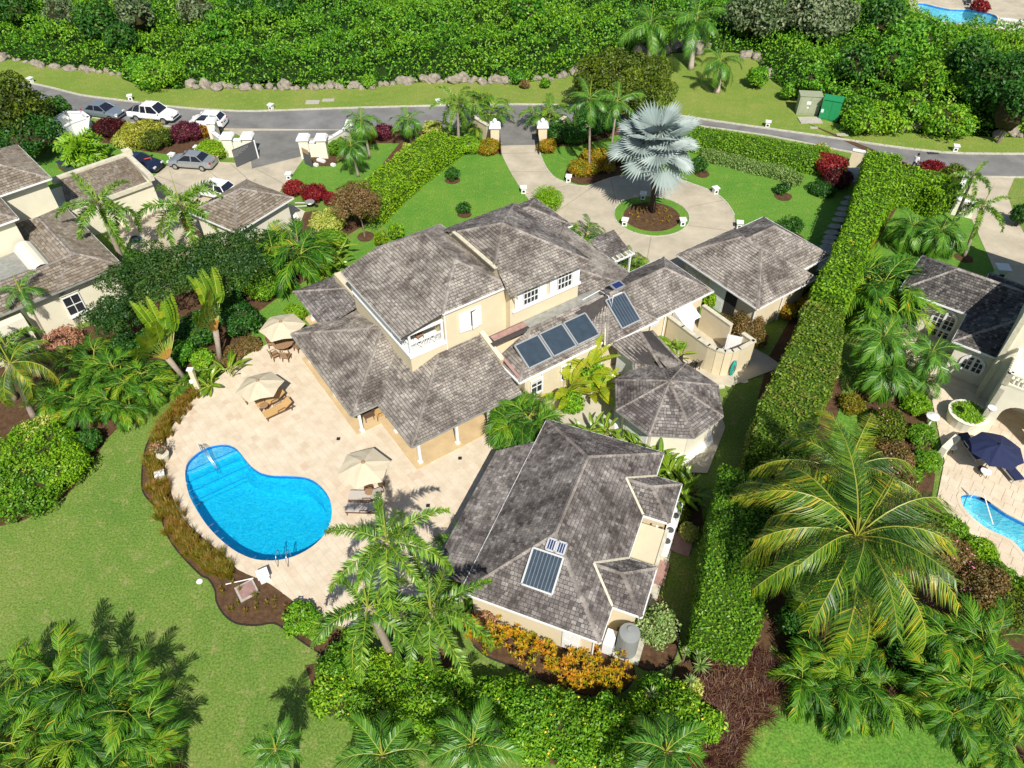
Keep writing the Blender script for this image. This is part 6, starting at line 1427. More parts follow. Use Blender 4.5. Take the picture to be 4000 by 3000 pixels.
# round planter, white globe light and stones at the right villa
pl=thing('planter','semicircular cream planter of bright green grass against the right villa porch','planter',RL(2.6,42.9)); mb=MB(); mb.lathe((0,0,0),[(1.05,0),(1.15,.75),(1.2,.85),(1.0,.85)],'render_pale',20); mb.build('planter_wall',pl); N_=900; a_=RNG.uniform(0,2*PI,N_); r_a=.95*np.sqrt(RNG.random(N_)); P_=np.stack([r_a*np.cos(a_),r_a*np.sin(a_),np.full(N_,.92)],1); quads('grass_tuft',leafquads(P_,np.tile([0,-1.,.4],(N_,1)),.3,.2,spread=.8),'leaf_hedge_lime',RNG.random(N_),pl,kind='stuff')
mb=MB(); mb.lathe((0,0,0),[(.08,0),(.08,.7),(.35,.75),(.4,.85),(.1,.98)],'white_paint',14); o=mb.build('terrace_lamp'); o.location=G(3625,1662); tag(o,'round white mushroom lamp at the edge of the neighbour terrace','lamp')
for x,y,z,l in ((3732,1378,1.4,'white shell wall lamp left of the small arched window'),(3868,1606,2.6,'white shell wall lamp above the semicircular planter')):
    mb=MB(); mb.lathe((0,0,0),[(.05,0),(.22,.2),(.26,.3),(.1,.32)],'white_paint',10); o=mb.build('wall_lamp'); o.location=G(x,y,z); tag(o,l,'wall lamp')
th=thing('pool_handrail','bent steel handrail over the pale end of the neighbour pool','handrail',G(3790,1945,.1)); mb=MB(); b_=G(3885,2040,0)-G(3790,1945,0); mb.tube([(0,0,0),(0,0,.8),b_*.3+Vector((0,0,.9)),b_+Vector((0,0,-.2))],.03,'white_paint',6); mb.build('rail',th)
mb=MB(); mb.box((0,0,.4),(.35,1.6,.8),'render_pale'); o=mb.build('low_wall'); o.location=G(3695,1760); o.rotation_euler=(0,0,-.9); tag(o,'low white wall end left of the tray table on the neighbour terrace','wall')
# ---- cars
def car(px,py,ang,label,paint,kind='saloon',cat='car'):
    c=G(px,py,.5); root=thing('parked_car' if kind!='pickup' else 'pickup_truck',label,cat,(c.x,c.y,.015),ang)
    L,Wd=dict(saloon=(4.5,1.74),hatch=(3.75,1.7),pickup=(5.25,1.85))[kind]
    prof=dict( # (x, hood/deck height, half width)
     saloon=[(-2.25,.45,.55),(-2.22,.80,.74),(-2.0,.93,.82),(-1.35,.98,.86),(-.2,.96,.87),(.95,.94,.86),(1.6,.86,.84),(2.05,.74,.78),(2.22,.60,.68),(2.25,.40,.55)],
     hatch=[(-1.87,.45,.6),(-1.85,.85,.78),(-1.7,1.0,.83),(-1.0,1.0,.85),(.2,.98,.85),(1.0,.95,.84),(1.5,.84,.8),(1.8,.66,.7),(1.87,.42,.55)],
     pickup=[(-2.62,.6,.8),(-2.6,1.0,.88),(-2.2,1.05,.9),(-1.0,1.05,.92),(.3,1.08,.92),(1.2,1.08,.9),(1.9,1.0,.88),(2.4,.88,.82),(2.6,.65,.7)])[kind]
    z0=.28 if kind!='pickup' else .42
    b=MB(); vs=[];k=7
    for x,h,w in prof:
        for y,z in ((-w*.92,z0),(-w,z0+.12),(-w,(z0+h)/2+.05),(-w*.88,h),(w*.88,h),(w,(z0+h)/2+.05),(w,z0+.12),(w*.92,z0)): vs.append((x,y,z))
    fs=[]; n=len(prof)
    for i in range(n-1):
        for j in range(8): a=i*8+j;bb=i*8+(j+1)%8; fs.append((a,bb,bb+8,a+8))
    fs.append(tuple(range(7,-1,-1))); fs.append(tuple((n-1)*8+j for j in range(8)))
    b.add(vs,fs,paint); b.build('body',root,smooth=False)
    cb=dict(saloon=((-1.55,.95),(-.95,1.38),(.25,1.42),(1.05,.94)),hatch=((-1.72,.98),(-1.35,1.46),(.15,1.5),(1.0,.95)),pickup=((-.95,1.05),(-.85,1.72),(.5,1.76),(1.25,1.06)))[kind]
    hw0,hw1=(.80,.60) if kind!='pickup' else (.84,.68)
    g_=MB(); P=lambda x,z,w:[(x,-w,z),(x,w,z)]
    v=P(cb[0][0],cb[0][1],hw0)+P(cb[1][0],cb[1][1],hw1)+P(cb[2][0],cb[2][1],hw1)+P(cb[3][0],cb[3][1],hw0)
    g_.add(v,[(0,1,3,2),(4,5,7,6),(0,2,4,6),(1,7,5,3)],'car_glass'); g_.build('windows',root)
    r=MB(); x0,x1=cb[1][0]-.04,cb[2][0]+.05; zt=cb[2][1]
    r.add([(x0,-hw1-.02,cb[1][1]-.02),(x1,-hw1-.02,zt-.02),(x1,hw1+.02,zt-.02),(x0,hw1+.02,cb[1][1]-.02),(x0+.08,-hw1*.85,cb[1][1]+.04),(x1-.1,-hw1*.85,zt+.04),(x1-.1,hw1*.85,zt+.04),(x0+.08,hw1*.85,cb[1][1]+.04)],[(4,5,6,7),(0,1,5,4),(1,2,6,5),(2,3,7,6),(3,0,4,7)],paint)
    for sy in(-1,1):
        for A,B_ in ((cb[0],cb[1]),(cb[3],cb[2])): r.bar((A[0],sy*hw0,A[1]),(B_[0],sy*hw1,B_[1]),.07,.05,paint)
        xm=(cb[1][0]+cb[2][0])/2-.05; r.bar((xm,sy*(hw0+.005),cb[0][1]),(xm,sy*(hw1+.01),zt),.09,.03,paint)
    r.build('roof_panel',root)
    wr=.31 if kind!='pickup' else .38; wx={'saloon':(-1.35,1.38),'hatch':(-1.18,1.2),'pickup':(-1.6,1.6)}[kind]
    for x in wx:
        for sy in(-1,1):
            w=MB(); ring=[]; m_=12
            for q in (-.11,.11): ring+= [(x+wr*math.cos(2*PI*i/m_),sy*(Wd/2-.10)+q,wr+wr*math.sin(2*PI*i/m_)) for i in range(m_)]
            w.add(ring,[(i,(i+1)%m_,m_+(i+1)%m_,m_+i) for i in range(m_)]+[tuple(range(m_)),tuple(range(2*m_-1,m_-1,-1))],'tyre'); wo_=w.build('wheel',root)
            h=MB(); yy=sy*(Wd/2+.015); h.add([(x+wr*.62*math.cos(2*PI*i/10),yy,wr+wr*.62*math.sin(2*PI*i/10)) for i in range(10)]+[(x,yy+sy*.02,wr)],[(i,(i+1)%10,10) for i in range(10)],'rim'); h.build('rim',wo_)
    hx=L/2-.1
    for sy in(-1,1):
        h=MB(); h.box((hx-.03,sy*.58,.66 if kind!='pickup' else .82),(.16,.32,.14),'lamp_glass'); h.build('headlight',root)
        h=MB(); h.box((-hx-.03,sy*.64,.78 if kind!='pickup' else .85),(.12,.22,.16),'tail_red'); h.build('tail_light',root)
        h=MB(); h.box((cb[3][0]-.1,sy*(hw0+.12),cb[3][1]+.08),(.12,.18,.12),paint); h.build('wing_mirror',root)
    h=MB(); h.box((hx+.06,0,.5 if kind!='pickup' else .62),(.08,1.1,.14),'plastic_black'); h.build('grille',root)
    h=MB(); h.box((-hx-.07,0,.6),(.04,.5,.12),'plate'); h.build('number_plate',root)
    if kind=='pickup':
        h=MB(); h.box((-1.8,0,1.06),(1.5,1.5,.03),'plastic_black'); h.build('load_bed',root); h=MB()
        for x in(-1.9,-1.15): h.tube([(x,-.8,1.05),(x+.3,-.7,1.55),(x+.3,.7,1.55),(x,.8,1.05)],.035,'alu',6)
        h.build('roll_bar',root)
    return root
car(404,437,math.radians(-17),'silver blue saloon parked at the left end of the row on the road','car_blue')
car(602,450,math.radians(-13),'white double cab pickup parked on the road between the saloon and the hatchback','car_white','pickup','pickup truck')
car(812,475,math.radians(174),'small white hatchback parked on the road, right end of the row','car_white','hatch')
car(750,632,math.radians(171),'silver saloon parked on the neighbour driveway behind the yellow bush','car_silver')
car(545,640,math.radians(-15),'very dark blue car half hidden behind the parapet of the neighbour roof','car_black')
car(838,745,math.radians(160),'white car beside the outbuilding under the palm fronds','car_white','hatch')
mb=MB(); mb.box((0,0,.35),(3.3,1.2,.7),'wicker'); mb.box((0,0,.72),(3.4,1.3,.06),'solar_glass'); o=mb.build('bin_store'); o.location=G(285,672); o.rotation_euler=(0,0,-.75); tag(o,'low brown box with a dark slate lid on the lawn behind the neighbour house','box')
# ---- boulders
rocks=[]
for s_ in range(4):
    mb=MB(); ellip_core(mb,(0,0,.35),(1,.75,.62),'rock',9,6,seed=s_+3)
    for i,v in enumerate(mb.v): 
        k=1+.16*math.sin(v[0]*5+s_)*math.cos(v[1]*4+v[2]*6); mb.v[i]=(v[0]*k,v[1]*k,(v[2]-.35)*k+.35)
    rocks.append((mesh_of(mb,'boulder'),)); 
rd=mesh_of((lambda m:(ellip_core(m,(0,0,.35),(1,.8,.7),'rock_dark',9,6,seed=2),m)[1])(MB()),'boulder')
def boulder(x,y,s,label,group,dark=False):
    o=link('boulder',rd if dark else random.choice(rocks)[0]); o.location=G(x,y,0)+Vector((0,0,-.1)); o.scale=(s*random.uniform(.8,1.25),s*random.uniform(.8,1.2),s*random.uniform(.9,1.4)); o.rotation_euler=(random.uniform(-.3,.3),random.uniform(-.3,.3),random.uniform(0,6)); tag(o,label,'boulder',group)
def brow(seg,step,label,group,s=.75):
    P=[Vector((x,y)) for x,y in seg]
    for a,b in zip(P[:-1],P[1:]):
        n=max(1,int((b-a).length/step))
        for i in range(n):
            p=a.lerp(b,(i+random.uniform(.2,.8))/n); boulder(p.x,p.y+random.uniform(-5,6),s*random.choice([.45,.6,.75,.95,1.1]),label,group)
            
brow([(-60,236),(45,228),(90,245),(180,258),(260,268),(330,277),(400,282),(475,292)],21,'pale boulder of the rough stone row along the verge at the far left','boulders at the left end of the verge')
brow([(735,338),(860,343),(1000,348),(1060,347),(1180,346),(1300,344),(1430,342),(1500,334),(1640,318),(1760,316),(1900,322),(2000,325)],24,'pale boulder in the long row between verge and thicket, upper middle','boulders along the upper middle verge')
brow([(2080,315),(2170,308),(2240,285),(2300,268),(2350,252)],24,'pale boulder behind the round leafy tree beside the main gate','boulders behind the leafy tree')
for x,y,d in ((2500,213,0),(2560,208,0),(2600,205,0),(2632,198,1),(2668,194,1),(2690,198,0),(2738,195,0),(2725,208,0)): boulder(x,y,1.1,'%s boulder at the foot of the tall royal palms'%('dark' if d else 'pale'),'boulders by the royal palms',bool(d))
brow([(2890,208),(2905,215),(2960,232),(2990,262),(3005,300)],26,'weathered boulder at the right end of the mown corner lawn','boulders at the right of the corner lawn')
brow([(3400,505),(3470,508),(3530,500),(3570,510),(3620,492)],30,'large pale boulder on the verge among the bushes right of the cabinets','boulders right of the cabinets',.95)
brow([(3880,524),(3990,526)],30,'boulder under the dark tree at the far right of the verge','boulders at the far right')
# ---- person walking on the road
def person(px,py):
    B=G(px,py,.012); root=thing('person','person in dark trousers and white top striding along the road edge','person',B,math.radians(35))
    me=bpy.data.meshes.new('body'); 
    V_=[(0,0,.95,.14),(0,0,1.15,.15),(.03,0,1.38,.17),(.05,0,1.5,.06),(.07,0,1.62,.10),(.08,0,1.72,.085),
        (0,-.1,.9,.11),(.22,-.1,.5,.075),(.36,-.1,.08,.05),(.50,-.1,.05,.045),
        (0,.1,.9,.11),(-.12,.1,.5,.075),(-.38,.1,.12,.05),(-.26,.1,.05,.045),
        (.03,-.2,1.42,.06),(-.06,-.25,1.15,.05),(.06,-.24,.93,.035),(.03,.2,1.42,.06),(.14,.25,1.16,.05),(.32,.2,1.08,.035)]
    E_=[(0,1),(1,2),(2,3),(3,4),(4,5),(0,6),(6,7),(7,8),(8,9),(0,10),(10,11),(11,12),(12,13),(2,14),(14,15),(15,16),(2,17),(17,18),(18,19)]
    me.from_pydata([v[:3] for v in V_],E_,[]); o=link('body',me,root)
    md=o.modifiers.new('skin','SKIN'); 
    for i,v in enumerate(V_): me.skin_vertices[0].data[i].radius=(v[3],v[3])
    me.skin_vertices[0].data[0].use_root=True
    o.modifiers.new('sub','SUBSURF').levels=1
    bpy.context.view_layer.update(); dg=bpy.context.evaluated_depsgraph_get(); m2=bpy.data.meshes.new_from_object(o.evaluated_get(dg)); o.modifiers.clear(); o.data=m2
    for mt in ('skin','cloth_white','cloth_dark'): m2.materials.append(MATS[mt])
    for f in m2.polygons:
        z=f.center.z; f.material_index=0 if z>1.48 or (abs(f.center.y)>.2 and z<1.2) else (1 if z>.95 else 2); f.use_smooth=True
    h=MB(); h.lathe((.06,0,1.66),[(.09,-.02),(.115,.03),(.1,.1),(.04,.15)],'hair',8); h.build('hair',root)
person(3562,668)
# ================================================================ VEGETATION
def Tp(c,r,pts): return [T(c,r,x,y) for x,y in pts]
# ---- thicket beyond the verge
def inpoly(px,py,poly):
    ins_=np.zeros(len(px),bool); n=len(poly)
    for i in range(n):
        x1,y1=poly[i-1];x2,y2=poly[i]; c=((y1>py)!=(y2>py)); xi=(x2-x1)*(py-y1)/(y2-y1+1e-12)+x1; ins_^=c&(px<xi)
    return ins_
def dist_line(px,py,line):
    d=np.full(len(px),1e9)
    for a,b in zip(line[:-1],line[1:]):
        ax,ay=a;bx,by=b; L2=(bx-ax)**2+(by-ay)**2; t=np.clip(((px-ax)*(bx-ax)+(py-ay)*(by-ay))/L2,0,1); d=np.minimum(d,np.hypot(px-ax-t*(bx-ax),py-ay-t*(by-ay)))
    return d
BXY=[(p.x,p.y) for p in BW]; THP=BXY+[(150,60),(150,175),(-130,175)]
FT=[(p.x,p.y) for p in GP([(3500,-120),(3540,50),(3640,112),(3740,118),(3880,128),(4300,165),(4400,-120)])]
def thick_h(x,y,d):
    l=2.1+1.1*np.sin(x*.31+1.3*np.sin(y*.23))*np.sin(y*.27+.8*np.sin(x*.19))+1.0*np.abs(np.sin(x*.63+y*.3+np.sin(y*.5)))*np.abs(np.sin(y*.55-.4*x))*1.3+.6*np.abs(np.sin(x*1.3+1+np.sin(y*.9)))*np.abs(np.sin(y*1.15+np.sin(x*.7)))-.5
    return np.minimum(1,(d/3.0))**.7*np.maximum(.45,l)
nx,ny=190,95; gx=np.linspace(-98,115,nx); gy=np.linspace(45,172,ny); X_,Y_=np.meshgrid(gx,gy); fx,fy=X_.ravel(),Y_.ravel()
ok=inpoly(fx,fy,THP)&~inpoly(fx,fy,FT); dd=dist_line(fx,fy,BXY[:-1]); dd=np.minimum(dd,dist_line(fx,fy,FT[1:6])); Z_=np.where(ok,thick_h(fx,fy,dd)*.55-.5,-.3)
mb=MB(); vs=np.stack([fx,fy,Z_],1); fs=[]
for j in range(ny-1):
    for i in range(nx-1):
        a=j*nx+i
        if ok[a] and ok[a+1] and ok[a+nx] and ok[a+nx+1]: fs.append((a,a+1,a+nx+1,a+nx))
mb.add(vs.tolist(),fs,'forest_floor'); o=mb.build('thicket_ground'); o['kind']='structure'
fill('forest_floor',THP,[],.046,'forest_floor') if False else None
FTc=[(p.x,p.y) for p in GP([(3500,-30),(3540,50),(3640,112),(3740,118),(3880,128),(4300,165),(4400,-30)])]
fill('forest_floor',THP[:-2]+[(150,175),(-130,175)],[FTc],.03,'forest_floor')
N_=760000; rx=RNG.uniform(-95,112,N_); ry=45+127*RNG.random(N_)
k=inpoly(rx,ry,THP)&~inpoly(rx,ry,FT); rx,ry=rx[k],ry[k]
# keep what the lens could plausibly see
vis=np.abs(rx)<(ry*.72+14); rx,ry=rx[vis],ry[vis]; n=len(rx)
d=np.minimum(dist_line(rx,ry,BXY[:-1]),dist_line(rx,ry,FT[1:6])); hz=thick_h(rx,ry,d)
gap=np.sin(rx*.9+2*np.sin(ry*.45))*np.sin(ry*.8+1.7*np.sin(rx*.37))+.35*np.sin(rx*2.7)*np.sin(ry*2.3)+RNG.normal(0,.12,n)
kk=gap<.95; rx,ry,d,hz=rx[kk],ry[kk],d[kk],hz[kk]; n=len(rx)
hz=hz*np.where(gap[kk]>.7,.75,1.0)
e=.3; gxn=(thick_h(rx+e,ry,d)-hz)/e; gyn=(thick_h(rx,ry+e,d)-hz)/e
P_=np.stack([rx,ry,hz*RNG.uniform(.82,1.06,n)+RNG.normal(0,.10,n)],1); P_[:,2]=np.maximum(P_[:,2],.05)
N3=unit(np.stack([-gxn,-gyn,np.full(n,.7)],1))
val=np.clip(RNG.normal(.5,.16,n),0,1)
sp=.5+.5*np.sin(rx*.11+np.sin(ry*.13)*2)*np.sin(ry*.09+1)+.25*np.sin(rx*.5+np.sin(ry*.6)*1.5)
m1=(sp+RNG.normal(0,.18,n))>.42
for nm,msk,mt in (('thicket_foliage',m1,'leaf_bush'),('thicket_foliage',~m1,'leaf_bush_bright')):
    o=quads(nm,leafquads(P_[msk],N3[msk],.30,.5,spread=.7),mt,val[msk],kind='stuff'); o['label']='dense green thicket of creepers and bushes beyond the verge'; o['category']='undergrowth'
# creepers running over the row of rocks
def creeper(x,y,hw,h,mat='leaf_bush_bright',label='',leaf=.3): return shrub(x,y,hw,h,mat,label,'bush','bush',leaf=leaf,dens=.9)
for x,y,hw,h,mt,l in ((620,295,95,2.2,'leaf_bush_bright','bright creeper spilling down to the verge above the white hatchback'),(560,262,70,2.0,'leaf_bush','bush right of the left boulder row'),(1440,318,30,1.4,'leaf_bush_bright','small creeper breaking the boulder row in the upper middle'),(2020,300,35,1.6,'leaf_bush','bush at the end of the boulder row above the main gate'),(3370,475,75,2.4,'leaf_bush_bright','bright bushes right of the green cabinet'),(3460,460,90,2.4,'leaf_bush_bright','bright bushes above the large verge boulders'),(3700,475,100,2.6,'leaf_bush_bright','low bright bush mass on the verge at the right'),(3085,360,34,1.8,'leaf_bush','bush behind the grey cabinet'),(2960,300,45,2.4,'leaf_bush','bush at the right edge of the corner lawn'),(2050,330,18,.9,'leaf_rusty','small reddish bush on the verge above the gate, left one'),(2130,325,20,1.1,'leaf_bush','small bush on the verge above the gate, right one')): creeper(x,y,hw,h,mt,l)
# trees standing in the thicket
for c,hw,z,h,mt,l,lf in (((380,95),85,5,4.5,'leaf_dark','dark round tree in the thicket above the left boulders',.4),((520,60),80,5.5,4.5,'leaf_silver','greyish tree in the thicket left of centre',.4),((470,150),60,4,3.5,'leaf_dark','dark hollow tree in the thicket above the pickup',.4),((240,60),65,5,4,'leaf_silver','greyish leaved tree at the upper left',.4),((760,40),70,5.5,4,'leaf_silver','greyish tree with bare twigs at the top, left of centre',.4),((860,110),60,4.5,4,'leaf_bush','tall green bush mound right of the bare twigs',.4),((60,30),80,5,4.5,'leaf_dark','dark tree in the top left corner',.4),((940,30),60,4.5,3.6,'leaf_dark','dark small tree at the top near the centre left',.4),((1100,30),60,3.6,3.2,'leaf_dark','dark clump at the top above the long boulder row',.4),((2060,40),65,4.2,3.6,'leaf_bush','tall green mound left of the royal palms',.4),
  ((2960,55),130,7,5.5,'leaf_silver','large silvery leaved tree right of the royal palms',.45),((3200,60),150,7.5,6,'leaf_silver','large silvery tree with a pale crooked trunk, top right',.45),((3450,70),90,5.5,5,'leaf_dark','dark green tree left of the distant pool',.4),((3560,160),110,5,5,'leaf_bush','mid green tree in front of the distant pool',.4),((3480,250),95,5,5,'leaf_bush','creeper covered tree in the right thicket',.38),((3340,260),70,4.5,4.5,'leaf_dark','dark tree gap right of the silvery tree',.38),((3900,330),130,6,6,'leaf_dark','big dark leaved tree at the right edge above the road',.36),((3960,430),90,4,5,'leaf_dark','dark tree overhanging the verge at the right edge',.34),((3620,330),70,4,4,'leaf_bush_bright','bright leafy mound in the right thicket',.34),((3790,240),80,5,4.5,'leaf_dark','dark green crown beneath the distant terrace hedge',.38),((3180,315),55,3.0,3,'leaf_bush','bushy mound above the cabinets',.34),((3560,420),60,3,2.8,'leaf_bush','mound of creepers above the large boulders',.32)):
    tree((3230,200) if c==(3200,60) else None,c,hw,min(z,1.3+h*.42),h*1.15,mt,l,leaf=lf,cat='tree',core=.7,bark='bark',dens=1.2)
hedge([(3700,112),(3800,118),(3900,130),(4030,150)],2.2,1.7,'leaf_hedge_lime','clipped lime topped hedge below the distant pool terrace',leaf=.3)
shrub(3830,25,35,1.5,'leaf_red','red leaved shrubs on the distant terrace beside the white building',leaf=.3)
# leafy tree by the gate and others along the garden
tree((2440,500),(2440,330),215,3.3,5.6,'leaf_olive','large round olive green tree behind the silver palm, beside the main gate',leaf=.26,dens=1.1,core=.72)
tree((2350,520),(2330,470),95,1.6,2.8,'leaf_dark','dark understorey bush below the round tree by the gate',leaf=.2,cat='bush',name='bush')
tree((30,470),(35,440),150,4,7,'leaf_olive','tall olive leaved tree at the left edge beside the road',leaf=.3,core=.7)
tree((110,560),(110,540),130,2.2,4,'leaf_dark','dark rounded tree between road and neighbour house, left',leaf=.26,core=.75)
tree((225,440),(215,430),60,1.6,2.8,'leaf_dark','green round bush above the white enclosure',leaf=.22,cat='bush',name='bush')
tree((830,1030),(690,1060),330,3.7,3.0,'leaf_rain','wide flat crowned dark tree between the two neighbouring gardens',leaf=.17,deep=4.6,K=70,cr=1.0,flat=.55,trunk=.2,limbs=14,core=0,dens=.9,fill=.25)
tree((620,1060),(880,1000),200,3.8,2.4,'leaf_rain','second flat dark crown reaching toward the outbuilding',leaf=.17,deep=3.6,K=38,cr=.9,flat=.55,limbs=9,core=0,dens=.9,fill=.3)
tree((420,1250),(455,1240),125,2.6,3.2,'leaf_rain','low dark drooping crown in front of the neighbour window wall',leaf=.15,deep=2.6,K=34,cr=.7,flat=.6,limbs=6,core=0,fill=.3)
tree((1425,925),(1395,800),105,2.9,3.6,'leaf_rusty','loose brown green tree with many bare stems on the lawn edge',leaf=.14,dens=.75,core=0,limbs=16,trunk=.07,K=60,fill=.35)
shrub(1385,770,70,2.2,'leaf_olive','dense olive foliage behind the many stemmed tree',leaf=.14,zc=2.6,cat='bush',name='bush')
# ---- hedges
hedge([(1745,522),(1690,560),(1620,612),(1540,672),(1470,735),(1420,790)],3.6,1.9,'leaf_hedge_lime','thick bright lime hedge running from the main gate toward the house, left lawn',leaf=.17)
hedge([(2705,510),(2850,535),(3000,560),(3120,582),(3240,600)],2.6,1.7,'leaf_hedge','long clipped hedge along the road right of the silver palm',leaf=.17)
hedge([(2745,590),(2850,612),(2960,640),(3060,665),(3130,690)],1.4,.8,'leaf_variegated','low pale variegated hedge in front of the long clipped hedge',leaf=.13)
hedge([(3455,595),(3450,680),(3412,760),(3375,850),(3342,940),(3312,1010),(3275,1090),(3245,1150)],[2.8,3.2,2.6,2.2,2.2,2.3,2.4,2.4],4.2,'leaf_hedge_lime','tall broad lime hedge climbing from the court toward the road on the right',leaf=.2)
hedge([(3460,665),(3560,680),(3640,695),(3720,735)],3.2,2.6,'leaf_hedge_lime','tall lime hedge branch along the road beside the walking person',leaf=.2)
hedge([(3225,1190),(3205,1300),(3155,1450),(3080,1600),(3050,1740)],[2.4,2.9,3.2,3.3,3.2],4.1,'leaf_hedge_mixed','tall broad mixed green hedge in the middle of the right side',leaf=.17)
hedge([(2940,1850),(2905,2000),(2880,2180),(2860,2330),(2840,2450)],[3.3,3.1,2.9,2.8,2.7],3.8,'leaf_hedge','dark tall hedge left of the coconut palms, with a bright rounded end',leaf=.14)
shrub(3230,1110,52,2.6,'leaf_dark','dark rounded bush in the gap of the tall hedges beside the garage',leaf=.17,cat='bush',name='bush')
shrub(3170,1200,60,1.6,'leaf_croton','small yellow green shrub at the garage corner',leaf=.15)
